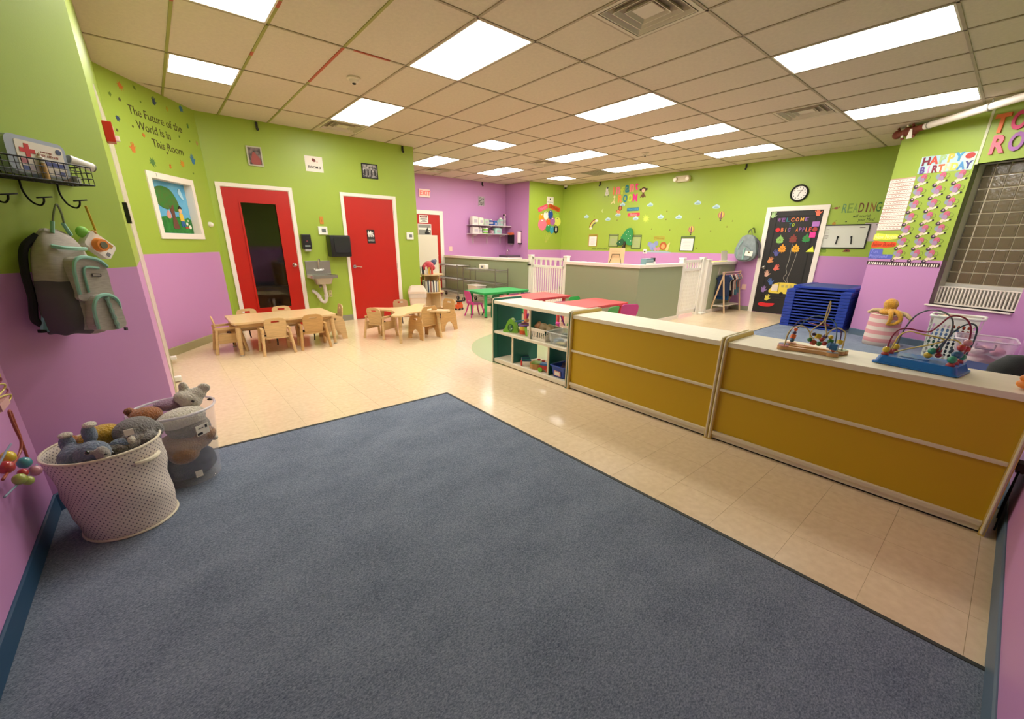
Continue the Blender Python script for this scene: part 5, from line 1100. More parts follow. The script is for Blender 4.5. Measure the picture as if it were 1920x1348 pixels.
for c, s, z, sc, fl, rt in (('navy', .80, 2.915, .62, 1, .1), ('orange', .27, 2.32, .72, -1, .15), ('blue', 1.325, 2.385, .85, 1, -.2), ('orange', .83, 2.23, .36, 1, .3), ('yellow', 1.02, 2.895, .36, -1, 0), ('green', 1.37, 2.795, .4, 1, .2)):
    o = FW.flat('handprint_decal', MB().prism(hand_poly(sc, fl), -.0015, 0, 'xz'), mat('decal_'+c, hc[c], .6), {'navy': 'dark blue handprint decal above the quote lettering', 'orange': ('large orange handprint decal left of the painted window' if sc > .5 else 'small orange handprint decal just above the painted window'), 'blue': 'blue handprint decal right of the quote, over the window corner', 'yellow': 'small yellow handprint decal near the ceiling edge', 'green': 'green handprint decal right of the quote lettering'}[c], 'decal', s, z, 'paint handprints on the lettering wall'); o.rotation_euler.y = rt
for k, (c, s, z, r, lb) in enumerate((('green', .53, 2.232, .05, 'dark green paint splat decal below the word This'), ('amber', 1.083, 2.305, .045, 'amber paint splat decal under the word Room'), ('orange', .31, 2.926, .04, 'orange paint splat decal at the upper left of the wall'), ('brown', .255, 2.786, .02, 'brown dot decal under the orange splat'), ('olive', .523, 2.974, .024, 'olive paint splat decal close to the ceiling'), ('olive', .135, 2.80, .022, 'faint olive splat decal at the far left'), ('navy', .158, 2.587, .032, 'navy paint splat decal left of the quote'), ('blue', 1.30, 3.0-.02, .045, 'blue paint splat decal in the top right corner'), ('orange', .492, 2.5, .026, 'orange splat decal left of the word This'), ('pink', 1.50, 2.628, .028, 'dull pink splat decal at the right wall corner'), ('brown', .353, 2.556, .012, 'brown dot decal left of the word World'), ('brown', .104, 2.464, .015, 'brown dot decal at the left edge of the wall'), ('olive', 1.142, 2.626, .014, 'olive dot decal right of the words is in'), ('olive', 1.343, 2.616, .013, 'olive dot decal right of the quote'), ('brown', .831, 2.382, .013, 'brown dot decal under the word This'), ('olive', 1.274, 2.221, .013, 'olive dot decal over the window corner'), ('olive', .571, 2.851, .012, 'olive dot decal above the word Future'))):
    FW.flat('splat_decal', MB().prism(splat(r, k) if r > .015 else ell(r, r, n=10), -.0015, 0, 'xz'), mat('decal_'+c, hc[c], .6), lb, 'decal', s, z, 'paint splats on the lettering wall')
t = FW.thing('door_chime', 'small round white sensor knob right of the painted window', 'sensor', 1.392, 1.584); obj('body', MB().cyl((0, 0, 0), (0, -.02, 0), .035, n=18).ball((0, -.03, 0), (.03, .025, .03)), m_white, t, True)
# ------------------------------------------------------------------ red-door wall items
def framed(W, label, s0, s1, z0, z1, mf, inner, fw=.018, cat='picture', name='picture_frame', group=None):
    t = W.thing(name, label, cat, (s0+s1)/2, (z0+z1)/2, group); w_, h_ = abs(s1-s0), abs(z1-z0)
    obj('frame', MB().prism(rrect(w_, h_, .003, n=1), -.018, 0, 'xz', [rrect(w_-2*fw, h_-2*fw, .002, n=1)]), mf, t); obj('picture', MB().box(0, -.006, -(h_/2-fw), w_-2*fw, .004, h_-2*fw), inner, t); return t
m_ph = mat('photo_group', '#8c7a74', .4, col2='#3a3230', vscale=22); m_ph2 = mat('photo_bw', '#c9c4c0', .4, col2='#26242a', vscale=26)
t = framed(DW, 'silver framed family photo high on the green wall over the glass door', .546, .745, 2.427, 2.69, mat('frame_silver', '#b9b6a0', .4), m_ph)
obj('figure', MB().prism(blob([(-.05, -.1), (-.04, .0), (-.01, .06), (.02, .03), (.06, -.02), (.07, -.1)], 3), -.0105, -.008, 'xz'), mat('ph_red', '#9a4a44', .5), t)
t = framed(DW, 'black framed group photo high above the restroom door', 2.246, 2.53, 2.428, 2.66, m_black, m_ph2)
for k in range(7): obj('figure', MB().prism(ell(.012, .014, -.09+k*.03, .01+.012*(k % 2), 8), -.0105, -.008, 'xz').box(-.09+k*.03, -.009, -.07, .026, .002, .07), mat('ph_dark%d' % (k % 2), ('#2c2a2e', '#8a8684')[k % 2], .5), t)
t = DW.thing('room_sign', 'white paper sign reading ROOM 3 between the two red doors', 'sign', 1.475, 2.552); obj('paper', MB().box(0, -.001, -.113, .27, .002, .225), m_paper, t); text('sign_text', 'ROOM 3', .05, mat('ink_dark', '#2c2420', .6), t, (0, -.003, -.065), .0015, .001, 0, 'CENTER'); obj('apple_logo', MB().prism(blob([(-.03, .05), (0, .03), (.03, .04), (.02, .07), (-.02, .08)], 3), -.004, -.002, 'xz'), mat('logo_brown', '#7a3a34', .6), t); obj('logo_leaf', MB().prism(ell(.012, .007, .05, .035, 10), -.004, -.002, 'xz'), mat('logo_pale', '#d9a08e', .6), t)
def plate(W, name, label, cat, s0, s1, z0, z1, m, d=.02, bev=.005):
    t = W.thing(name, label, cat, (s0+s1)/2, (z0+z1)/2); obj('body', MB().box(0, -d/2, -abs(z1-z0)/2, abs(s1-s0), d, abs(z1-z0), bev=bev), m, t); return t
t = plate(DW, 'thermostat', 'white thermostat above the hand sink', 'thermostat', 1.403, 1.548, 1.482, 1.611, m_white, .025); obj('screen', MB().box(.012, -.0265, -.03, .065, .002, .06), mat('lcd', '#6b7270', .3), t)
t = plate(DW, 'thermostat', 'white thermostat at the right end of the green wall', 'thermostat', 3.0, 3.142, 1.429, 1.558, m_white, .025); obj('screen', MB().box(.01, -.0265, -.028, .06, .002, .055), mat('lcd'), t)
t = plate(DW, 'wall_switch', 'orange switch plate above the thermostat by the sink', 'switch', 1.448, 1.507, 1.648, 1.766, mat('plate_orange', '#c9862c', .5), .008, .002); obj('toggle', MB().box(0, -.011, -.02, .016, .008, .03), mat('toggle_tan', '#b57a34', .5), t)
t = plate(DW, 'wall_outlet', 'cream outlet under the hand sink', 'outlet', 1.443, 1.497, .443, .56, mat('outlet_cream', '#c9c48a', .5), .006, .002); [obj('socket', MB().box(0, -.0065, z, .026, .002, .03), mat('outlet_dark', '#a9a474', .5), t) for z in (-.045, .012)]
t = plate(DW, 'soap_dispenser', 'black wall soap dispenser left of the towel dispenser', 'soap dispenser', 1.115, 1.247, 1.25, 1.48, m_black, .10, .012); obj('nozzle', MB().box(0, -.06, -.15, .09, .07, .045, bev=.006), mat('nozzle_grey', '#a8a8a4', .4), t); obj('logo_dot', MB().cyl((0, -.1, .01), (0, -.102, .01), .012, n=12), mat('dot_red', '#7a3a44', .5), t); obj('print_strip', MB().box(.0, -.101, -.075, .08, .002, .02), mat('print_pale', '#9aa8a4', .5), t)
t = DW.thing('towel_dispenser', 'large black paper towel dispenser beside the restroom door', 'towel dispenser', 1.68, 1.30); obj('housing', MB().box(0, -.11, -.175, .34, .22, .35, bev=.03), m_black, t, True); obj('front_cover', MB().prism(rrect(.26, .25, .03, .02, .02), -.232, -.20, 'xz'), mat('black_gloss', '#26282a', .2), t); obj('slot', MB().box(0, -.12, -.178, .26, .1, .006), m_dark, t)
t = DW.thing('hand_sink', 'stainless wall hand sink with gooseneck faucet between the red doors', 'sink', 1.32, .84)
obj('backsplash', MB().box(0, -.012, -.02, .40, .024, .24, bev=.005), m_steel, t)
obj('basin', MB().prism(rrect(.42, .34, .03, 0, -.19), -.05, -.0, 'xy', [rrect(.31, .22, .05, 0, -.2)]), m_steel, t); obj('bowl', taper(MB(), .24, .16, .32, .23, -.15, -.03, .05), m_steel, t).location = (0, -.2, 0)
obj('faucet', MB().tube(smoothpath([(0, -.05, .07), (0, -.06, .16), (0, -.08, .24), (0, -.13, .25), (0, -.16, .21)], 6), .008, 8).tube([(-.06, -.05, .07), (.06, -.05, .07)], .014, 8), m_chrome, t, True)
for sx in (-.07, .07): obj('tap_handle', MB().ball((sx, -.06, .085), (.024, .018, .012)).cyl((sx, -.05, .07), (sx, -.06, .09), .012), m_chrome, t, True)
m_pvc = mat('pvc_white', '#ded5ce', .3)
obj('drain_pipe', MB().tube(smoothpath([(.0, -.2, -.14), (.02, -.18, -.24), (.03, -.16, -.38), (.0, -.15, -.455), (-.05, -.13, -.43), (-.08, -.1, -.34), (-.12, -.05, -.29), (-.13, 0, -.28)], 6), .028, 12), m_pvc, t, True)
for p in ((.03, -.16, -.36), (-.07, -.11, -.37)): obj('pipe_nut', MB().lathe([(.036, -.02), (.038, 0), (.036, .02)], 14, p), m_pvc, t, True)
obj('side_valve', MB().cyl((-.04, -.12, -.17), (-.02, -.12, -.2), .02).ball((-.04, -.14, -.2), .022), mat('valve_grey', '#a9a49c', .4), t, True)
def cam_dome(W, label, s, z): 
    t = W.thing('ceiling_clip', label, 'security camera', s, z, 'small black ceiling-edge cameras'); obj('arm', MB().box(0, -.02, -.03, .03, .03, .08, bev=.004), m_black, t); obj('lens_head', MB().ball((0, -.045, -.045), (.02, .022, .022)), m_black, t, True)
cam_dome(DW, 'small black camera at the ceiling edge above the family photo', .733, 2.965); cam_dome(DW, 'small black camera at the ceiling edge near the green wall end', 3.03, 2.97)
cam_dome(EW, 'small black camera at the top of the purple exit wall', 3.5, 2.97); cam_dome(FAR, 'small black camera at the ceiling edge left of the infant lettering', 1.34, 2.965); cam_dome(FAR, 'small black camera at the ceiling edge over the clock wall', 5.1, 2.97)
t = FAR.thing('security_camera', 'white dome security camera in the far ceiling corner', 'security camera', .12, 2.97, off=.04); obj('base', MB().cyl((0, 0, .05), (0, 0, .0), .05, n=16), m_white, t); obj('dome', MB().ball((0, -.01, -.01), .035), m_black, t, True)
# ------------------------------------------------------------------ exit wall
t = EW.thing('exit_sign', 'lit red and white EXIT sign on the purple wall', 'exit sign', 1.64, 2.59); obj('housing', MB().box(0, -.02, -.095, .31, .04, .19, bev=.004), mat('exit_face', '#f4dcd6', .5), t)
text('sign_text', 'EXIT', .15, mat('exit_red', '#ff5a50', .5, emit=1.2, ecol=lin('#ff3a30')), t, (.01, -.041, -.05), .003, .003, 0, 'CENTER'); obj('arrow', MB().prism([(-.135, 0), (-.12, .012), (-.12, -.012)], -.043, -.04, 'xz'), mat('exit_red'), t)
t = EW.thing('warning_sign', 'white danger notice at the top of the far red door', 'sign', 1.585, 1.965, off=.013); obj('paper', MB().box(0, -.001, -.093, .26, .002, .187), m_paper, t); obj('header', MB().prism(rrect(.22, .045, .02, 0, .055), -.004, -.002, 'xz'), mat('danger_red', '#7e2c30', .6), t); text('sign_text', 'DANGER', .032, m_paper, t, (0, -.004, .044), .0015, 0, 0, 'CENTER'); [obj('print_line', MB().box(0, -.003, z, w_, .001, .012), mat('ink_grey', '#6a5e5a', .6), t) for z, w_ in ((.005, .2), (-.02, .21), (-.045, .1), (-.068, .18))]
t = EW.thing('poster', 'black and white poster with a dark shape on the far red door', 'poster', 1.60, 1.70, off=.013); obj('paper', MB().box(0, -.001, -.145, .40, .002, .29), mat('poster_border', '#d9cdc4', .6), t); obj('photo', MB().box(0, -.003, -.125, .36, .002, .25), mat('poster_grey', '#8c8c84', .6), t); obj('pale_band', MB().box(0, -.004, -.0, .36, .002, .05), m_paper, t); obj('dark_shape', MB().prism(blob([(.0, -.1), (.03, -.03), (.08, .06), (.1, .0), (.14, -.1)], 3), -.006, -.004, 'xz'), m_black, t); obj('pale_ring', MB().prism(ell(.09, .035, .06, -.045), -.0065, -.004, 'xz', [ell(.07, .02, .06, -.03)]), m_paper, t)
t = framed(EW, 'small dark photo high on the purple exit wall', 3.358, 3.577, 2.395, 2.647, mat('frame_pale', '#b8a8b4', .5), m_ph2, .02)
plate(EW, 'wall_switch', 'pale switch plate right of the exit door', 'switch', 2.335, 2.44, 1.157, 1.282, mat('plate_peach', '#e8c0b0', .5), .01, .002)
t = EW.thing('wall_shelf', 'two-tier white bracket shelf on the purple wall', 'wall shelf', 3.65, 1.64); m_shelf = mat('shelf_white', '#ddd0d6', .4)
for z in (0, .23):
    obj('shelf_board', MB().box(0, -.15, z-.012, 1.42, .30, .018), m_shelf, t)
for x in (-.5, 0, .5): obj('bracket', MB().box(x, -.008, -.26, .02, .016, .5), m_shelf, t); obj('bracket_arm', MB().prism([(0, -.02), (-.24, -.02), (-.24, -.035), (0, -.08)], x-.008, x+.008, 'yz').prism([(0, .21), (-.24, .21), (-.24, .195), (0, .15)], x-.008, x+.008, 'yz'), m_shelf, t)
def jar(label, s, z, r, h, c, kind):
    t = EW.thing(kind, label, {'diaper_pack': 'pack', 'jar': 'jar', 'bottle': 'bottle', 'bucket': 'bucket'}[kind], s, z, 'supplies on the purple wall shelf', off=.15); m = mat('sup_'+c.lstrip('#'), c, .5)
    if kind == 'diaper_pack': obj('pack_body', MB().box(0, 0, 0, 2*r, .18, h, bev=min(r, .09, h/2)*.75), m, t, True); obj('printed_panel', MB().box(0, -.091, h*.3, r, .004, h*.35), mat('sup_print', '#b9aeb6', .5), t)
    else:
        obj('body', MB().lathe([(r*.8, 0), (r, h*.1), (r, h*.75), (r*.6, h*.85), (r*.35, h*.88)] if kind != 'bucket' else [(r*.8, 0), (r, h*.85), (r*.95, h*.85)], 18), m, t, True); obj('lid', MB().lathe([(r*.5, h*.85), (r*.5, h), (.001, h)] if kind != 'bucket' else [(r*1.05, h*.85), (r*1.05, h), (.001, h)], 18), m_white, t, True); obj('label_band', MB().lathe([(r*1.01, h*.3), (r*1.01, h*.6)], 18, cap=False), mat('sup_print'), t)
Zt, Zb = 1.859, 1.6305
jar('plump pale diaper pack, first on the upper wall shelf', 3.10, Zt, .11, .24, '#e0d6cc', 'diaper_pack'); jar('cream diaper pack, second on the upper wall shelf', 3.30, Zt, .09, .22, '#e4e0cc', 'diaper_pack'); jar('pale green pack, third on the upper wall shelf', 3.49, Zt, .1, .19, '#b9ccb4', 'diaper_pack'); jar('navy blue bottle in the middle of the upper wall shelf', 3.69, Zt, .075, .18, '#20408e', 'bottle'); jar('blue pack with pale dots right of the navy bottle', 3.82, Zt, .06, .14, '#2c5aa8', 'diaper_pack'); jar('pale teal pack near the right of the upper wall shelf', 3.93, Zt, .07, .16, '#8fb9b8', 'diaper_pack'); jar('mint jar with grey lid, largest jar of the upper wall shelf', 4.06, Zt, .085, .24, '#a9cdbb', 'jar'); jar('slim white bottle stack at the right of the upper wall shelf', 4.22, Zt, .035, .30, '#ddc9d4', 'bottle')
jar('grey diaper pack, first on the lower wall shelf', 3.11, Zb, .12, .2, '#d4cac4', 'diaper_pack'); jar('white bottle next to the lime bucket on the lower wall shelf', 3.31, Zb, .06, .2, '#e6e0d0', 'bottle'); jar('lime green bucket on the lower wall shelf', 3.49, Zb, .09, .17, '#86d04a', 'bucket'); jar('dusky pink bag on the lower wall shelf', 3.69, Zb, .06, .12, '#a87a88', 'diaper_pack'); jar('mint checked pack on the lower wall shelf', 3.92, Zb, .13, .19, '#a8d4c8', 'diaper_pack')
t = EW.thing('hand_mirror', 'round pink and black brush end above the slim bottle', 'brush', 4.22, 2.185, off=.15); obj('head', MB().ball((0, 0, 0), (.045, .03, .035)), mat('brush_pink', '#e0b4c4', .4), t, True); obj('back', MB().ball((-.03, 0, -.005), (.035, .028, .035)), m_black, t, True)
t = EW2.thing('sanitizer_dispenser', 'black sanitizer dispenser with orange top on the purple side wall', 'dispenser', .33, 1.52); obj('body', MB().box(0, -.05, -.14, .2, .1, .25, bev=.012), m_black, t); obj('top', MB().box(0, -.06, .10, .2, .1, .07, bev=.02), mat('disp_orange', '#d8653a', .4), t); obj('nozzle', MB().box(0, -.05, -.17, .08, .06, .03), mat('nozzle_grey'), t)
t = EW2.thing('glove_dispenser', 'tall pale pink towel roll holder on the purple side wall', 'dispenser', .73, 1.55); obj('body', MB().cyl((0, -.07, -.15), (0, -.07, .16), .06, n=20), mat('roll_pink', '#ecd0d8', .5), t, True); obj('holder', MB().box(0, -.03, .16, .06, .08, .02).box(0, -.03, -.18, .1, .1, .03), m_black, t)
t = thing('faucet', 'low dark faucet and sink rim showing over the left half wall', 'faucet', (8.1, 9.75, 1.0)); obj('basin_rim', MB().box(0, 0, 0, .5, .4, .05, bev=.01), mat('sink_dark', '#5a4a58', .4), t); obj('spout', MB().tube(smoothpath([(-.1, 0, .05), (-.1, 0, .16), (-.06, 0, .2), (0, 0, .16)], 5), .01, 8), m_chrome, t, True); obj('cabinet', MB().box(0, 0, -1.0, .56, .5, 1.0), mat('cab_pale', '#cfc0c4', .5), t)
# ------------------------------------------------------------------ balloon corner
t = GW.thing('room_sign', 'small white ROOM sign above the balloon cut-outs', 'sign', .835, 2.585); obj('paper', MB().box(0, -.001, -.105, .28, .002, .21), m_paper, t); text('sign_text', 'ROOM 1A', .05, mat('ink_dark'), t, (0, -.003, -.06), .0015, 0, 0, 'CENTER'); obj('apple_logo', MB().prism(blob([(-.015, .02), (.015, .015), (.01, .06), (-.015, .065)], 3), -.004, -.002, 'xz'), m_dark, t)
for s_, c, cn, s, z, rt, wd in (('Happy', '#e8506a', 'pink', .55, 2.37, -.35, .40), ('Birthday', '#d05a20', 'orange', 1.02, 2.40, .22, .48)):
    t = GW.thing('word_cutout', f'{cn} word cut-out reading {s_} above the balloons', 'word cut-out', s, z); t.rotation_euler = (0, rt, GW.rz)
    obj('card', MB().prism(rrect(wd, .125, .03), -.003, 0, 'xz'), mat('card_'+cn, c, .6), t); text('lettering', s_, .11, mat('ink_'+cn, {'pink': '#ff8fa0', 'orange': '#a03c14'}[cn], .6), t, (0, -.004, -.03), .002, .001, .2, 'CENTER')
for c, hx, s0, s1, z0, z1 in (('orange', '#f0a010', .395, .636, 1.989, 2.223), ('white', '#f2ece0', .583, .788, 2.06, 2.284), ('blue', '#1f4a9a', .767, .97, 2.09, 2.324), ('lime', '#a8cf4a', 1.028, 1.243, 2.106, 2.281), ('yellow', '#e6e86a', 1.037, 1.318, 1.90, 2.15), ('pink', '#f07890', .369, .719, 1.764, 2.076), ('tangerine', '#ee6a3a', .701, .876, 1.91, 2.10), ('purple', '#b06ab0', .857, 1.07, 1.92, 2.13), ('green', '#2f9a5a', .683, .90, 1.721, 1.93), ('teal', '#3a9ab8', .851, 1.036, 1.683, 1.892), ('black', '#101214', 1.01, 1.22, 1.688, 1.911)):
    rx, rz_ = (s1-s0)/2, (z1-z0)/2; off = {'orange': 0, 'white': .004, 'blue': .008, 'lime': 0, 'yellow': .006, 'pink': .008, 'tangerine': .012, 'purple': .016, 'green': .02, 'teal': .024, 'black': .028}[c]
    t = GW.thing('balloon_cutout', f'{c} paper balloon cut-out in the bunch on the corner wall', 'balloon cut-out', (s0+s1)/2, (z0+z1)/2, 'paper balloons on the corner wall', off=off*.5)
    obj('card', MB().prism(ell(rx, rz_, n=24)+[], -.003, 0, 'xz').prism([(-.015, -rz_-.02), (.015, -rz_-.02), (0, -rz_+.01)], -.003, 0, 'xz'), mat('balloon_'+c, hx, .5), t)
    obj('highlight', MB().prism(rrect(rx*.45, rz_*.18, .008, -rx*.05, rz_*.72), -.004, -.003, 'xz'), mat('balloon_hi', '#f4f0ea', .5) if c not in ('white', 'yellow', 'lime') else mat('balloon_lo', '#8a8a5a', .5), t)
    if c == 'black': obj('number_mark', MB().box(.0, -.0045, -.05, .06, .001, .1), mat('balloon_hi'), t)
t = GW.thing('balloon_strings', 'pale yellow strings hanging below the paper balloons', 'string', .8, 1.7); [obj('string', MB().tube([(x, -.003, 0), (x*.55-.06, -.003, -.12), (x*.1-.1, -.003, -.28)], .003, 5), mat('string_yellow', '#d4d26a', .6), t) for x in (-.15, -.05, .05, .12, .2)]
# ------------------------------------------------------------------ far wall decorations
def letters(W, txt, s0, s1, z0, z1, cols, where, group, depth=.006, bold=.006, cap=None, rise=None, cat='letter', off=0, extra=''):
    chars = [c for c in txt]; n = len(chars); h = z1-z0
    for k, ch in enumerate(chars):
        if ch == ' ': continue
        nm, hx = cols[k % len(cols)]
        me = text_mesh(ch, 1.0, .006, 0, 0, 'LEFT'); xs = [v.co.x for v in me.vertices]; zs = [v.co.z for v in me.vertices]
        cw = (s1-s0)/n; s = s0+cw*(k+.5)
        z = (z0+z1)/2 + (rise[k] if rise else 0)
        o = text(f'letter_cutout', ch, 1.0, mat('let_'+nm, hx, .55), None, W.at(s, z, off), depth, 0)
        me = o.data; sx_ = cw*.88/(max(xs)-min(xs)); sz_ = h/(max(zs)-min(zs))
        if ch in 'It' and sx_ > sz_*.8: sx_ = sz_*.8
        if W is FAR and z1-z0 < .1: sx_ *= .82
        cx = (max(xs)+min(xs))/2; cz = (max(zs)+min(zs))/2
        for v in me.vertices: v.co.x = (v.co.x-cx)*sx_; v.co.z = (v.co.z-cz)*sz_
        o.location = W.at(s, z, off); o.rotation_euler = (0, 0, W.rz); o.scale = (1, 1, 1)
        dupc = txt[:k].count(ch); tot = txt.count(ch)
        idn = f'{nm} cut-out letter {ch}' + (f', {ORD[dupc]} of its kind' if tot > 1 else '') + ' ' + where
        tag(o, idn, cat, group)
# backing thicker letters: bold through an offset outline
_tm = text_mesh
BOLD = .035
def text_mesh(s, size, depth=.002, bold=0, shear=0, align='LEFT'):
    if size == 1.0: bold = BOLD
    return _tm(s, size, depth, bold, shear, align)
C_ = dict(orange='#f0804a', pink='#f47a8c', green='#4f9a3a', teal='#1f7f8c', hot='#ee3f8a', amber='#f08a3a', lime='#c2d43a', magenta='#f0308a', purple='#a070b0', red='#e0404a', blue='#3a78c0', yellow='#f0c84a')
def cc(*n): return [(k, C_[k]) for k in n]
letters(FAR, 'Infant', 1.73, 2.56, 2.66, 2.85, cc('orange', 'pink', 'lime', 'teal', 'pink', 'hot'), 'in the word Infant', 'letters of the infant heading', rise=[0, 0, -.01, .02, .03, .06])
letters(FAR, 'ROOM', 1.95, 2.55, 2.45, 2.64, cc('amber', 'teal', 'lime', 'magenta'), 'in the word ROOM under Infant', 'letters of the infant room heading')
for s_, c, hx, s0, s1, z in (('Welcome', 'teal', '#1f6a8a', 2.26, 2.62, 2.267), ('Babies', 'red', '#ee4458', 2.30, 2.66, 2.135)):
    t = FAR.thing('word_cutout', f'{c} word cut-out reading {s_} below the infant heading', 'word cut-out', (s0+s1)/2, z); obj('card', MB().prism(rrect(s1-s0, .085, .02), -.003, 0, 'xz'), mat('card2_'+c, hx, .6), t); text('lettering', s_, .085, mat('ink2_'+c, {'teal': '#5aa8c0', 'red': '#ff9a9a'}[c], .6), t, (0, -.004, -.025), .002, .001, .1, 'CENTER')
def sticker(W, name, label, cat, s, z, parts, group=None, sc=1):
    """parts = (part name, [(polygon, colour)])"""
    t = W.thing(name, label, cat, s, z, group)
    for k, (pn, poly, hx) in enumerate(parts):
        obj(pn, MB().prism([(u*sc, v*sc) for u, v in poly], -.0015-.0008*k, -.0008*k, 'xz'), mat('st_'+hx.lstrip('#'), hx, .6), t)
    return t
sticker(FAR, 'zebra_sticker', 'sitting zebra wall sticker left of the infant heading', 'wall sticker', 1.58, 2.745, [('body', blob([(-.05, -.08), (-.04, .02), (0, .04), (.04, .02), (.05, -.08)]), '#d8d4c4'), ('head', blob([(-.04, .03), (-.03, .1), (.02, .1), (.03, .02)]), '#e4dfd0'), ('mane', ell(.02, .022, .015, .1, 10), '#1c1c1c'), ('hoof', rrect(.04, .015, .005, -.055, -.1), '#2c4a44'), ('hoof', rrect(.04, .015, .005, .055, -.1), '#2c4a44'), ('stripe', rrect(.06, .008, .002, 0, -.03), '#5a6a5a')])
sticker(FAR, 'monkey_sticker', 'monkey wall sticker with round ears right of the infant heading', 'wall sticker', 2.70, 2.66, [('body', blob([(-.03, -.12), (-.02, -.01), (.02, -.01), (.03, -.12)]), '#5a3a22'), ('leg', blob([(-.02, -.04), (-.07, -.09), (-.08, -.13), (-.03, -.10)]), '#6a4428'), ('leg', blob([(.02, -.04), (.07, -.09), (.08, -.13), (.03, -.10)]), '#6a4428'), ('head', ell(.07, .065, 0, .05), '#4a2a18'), ('ear', ell(.03, .03, -.085, .06, 12), '#3a2418'), ('ear', ell(.03, .03, .085, .06, 12), '#3a2418'), ('face', ell(.05, .045, 0, .035), '#e8c09a'), ('muzzle', ell(.012, .008, 0, .03, 10), '#c07a6a')])
sticker(FAR, 'giraffe_sticker', 'pale giraffe wall sticker below the zebra', 'wall sticker', 1.81, 2.52, [('neck', [(0, -.03), (.03, -.03), (.035, .09), (.015, .09)], '#d9d08a'), ('head', blob([(-.01, .08), (.02, .12), (.06, .08), (.02, .06)]), '#e0d694'), ('body', blob([(-.08, -.1), (-.05, -.05), (.0, -.02), (.05, -.03), (.05, -.1), (.0, -.06)]), '#dcd28e')])
sticker(FAR, 'lion_sticker', 'orange lion wall sticker with brown mane over two clouds', 'wall sticker', 2.02, 2.28, [('mane', ell(.06, .07, .03, .04), '#6a2c1a'), ('face', ell(.036, .042, .03, .03), '#c86a3a'), ('body', blob([(-.08, -.06), (-.04, -.02), (.02, -.03), (.03, -.09), (-.02, -.1)]), '#e88a5a'), ('tail', ell(.02, .016, -.08, -.03, 10), '#a84a2a')])
cl = [(2.11, 2.40, 'between the lion and the word ROOM'), (2.93, 2.352, 'right of the word Welcome'), (.93, 2.145, 'nearest the balloon corner'), (1.68, 2.054, 'over the second clipboard'), (1.995, 2.154, 'right under the lion'), (2.55, 2.043, 'under the word Babies'), (3.255, 2.056, 'right of the pale sun'), (3.735, 2.035, 'above the rightmost clipboard'), (4.155, 2.326, 'highest on the right half'), (4.595, 2.22, 'above the larger hot-air balloon')]
for s, z, lb in cl: sticker(FAR, 'cloud_sticker', 'pale blue cloud wall sticker '+lb, 'wall sticker', s, z, [('cloud', blob([(-.08, -.03), (-.07, .01), (-.03, .03), (.0, .05), (.04, .03), (.08, .01), (.07, -.035), (0, -.045)]), '#b4cfd6'), ('cloud_shade', blob([(-.05, -.03), (-.02, .0), (.05, -.01), (.05, -.035)]), '#8fb0bc')], 'cloud stickers on the far wall')
sticker(FAR, 'moon_sticker', 'faint crescent moon wall sticker left of the lion', 'wall sticker', 1.48, 2.276, [('crescent', [(.03, .055), (-.02, .03), (-.035, -.01), (-.01, -.045), (.02, -.055), (-.0, -.02), (-.0, .02)], '#c2cf8a')])
sticker(FAR, 'sun_sticker', 'pale yellow sun wall sticker right of the word Babies', 'wall sticker', 2.85, 2.018, [('rays', [(r*math.cos(a), r*math.sin(a)) for r, a in [((.11 if k % 2 else .06), k*PI/9) for k in range(18)]], '#bcd04a'), ('disc', ell(.05, .05), '#c6d85a')])
def arc(r0, r1, a0, a1, n=14): return [(r1*math.cos(a0+(a1-a0)*k/n), r1*math.sin(a0+(a1-a0)*k/n)) for k in range(n+1)] + [(r0*math.cos(a1+(a0-a1)*k/n), r0*math.sin(a1+(a0-a1)*k/n)) for k in range(n+1)]
sticker(FAR, 'rainbow_sticker', 'rainbow wall sticker between two small clouds', 'wall sticker', 1.30, 1.82, [('band', arc(.22, .25, PI*.55, PI*.98), '#8a3a2a'), ('band', arc(.19, .22, PI*.55, PI*.98), '#e0c86a'), ('band', arc(.16, .19, PI*.55, PI*.98), '#b4c060'), ('band', arc(.13, .16, PI*.55, PI*.98), '#5a4a5a'), ('cloud', ell(.05, .035, -.19, .0, 12), '#e4e0d0'), ('cloud', ell(.055, .035, .0, .2, 12), '#e4e0d0')])
for s, z, lb in ((4.09, 1.715, 'smaller one above the rightmost clipboard'), (4.735, 2.01, 'larger one below a cloud')): sticker(FAR, 'hot_air_balloon_sticker', 'striped hot-air balloon wall sticker, '+lb, 'wall sticker', s, z, [('envelope', ell(.07, .075, 0, .03), '#b86a6a'), ('stripe', ell(.045, .075, 0, .03), '#e0c850'), ('stripe', ell(.018, .075, 0, .03), '#8a4a6a'), ('neck', [(-.04, -.03), (.04, -.03), (.012, -.07), (-.012, -.07)], '#7a5a4a'), ('basket', rrect(.03, .028, .004, 0, -.09), '#3a4a24')], 'hot-air balloon stickers')
for k, (s, z) in enumerate(((1.2, 2.148), (1.983, 2.011), (3.407, 2.173), (3.411, 1.982), (4.251, 1.972), (3.046, 1.764), (3.543, 1.738), (4.276, 1.316), (4.9, 1.78), (4.55, 1.70), (5.0, 1.9))):
    sticker(FAR, 'insect_sticker', f'tiny dark insect wall sticker, {ORD[k]} of those on the infant wall', 'wall sticker', s, z, [('body', ell(.018, .01, 0, 0, 8), '#6a5a24'), ('wing', ell(.01, .012, .0, .012, 8), '#8a8a3a')], 'tiny insect stickers on the infant wall')
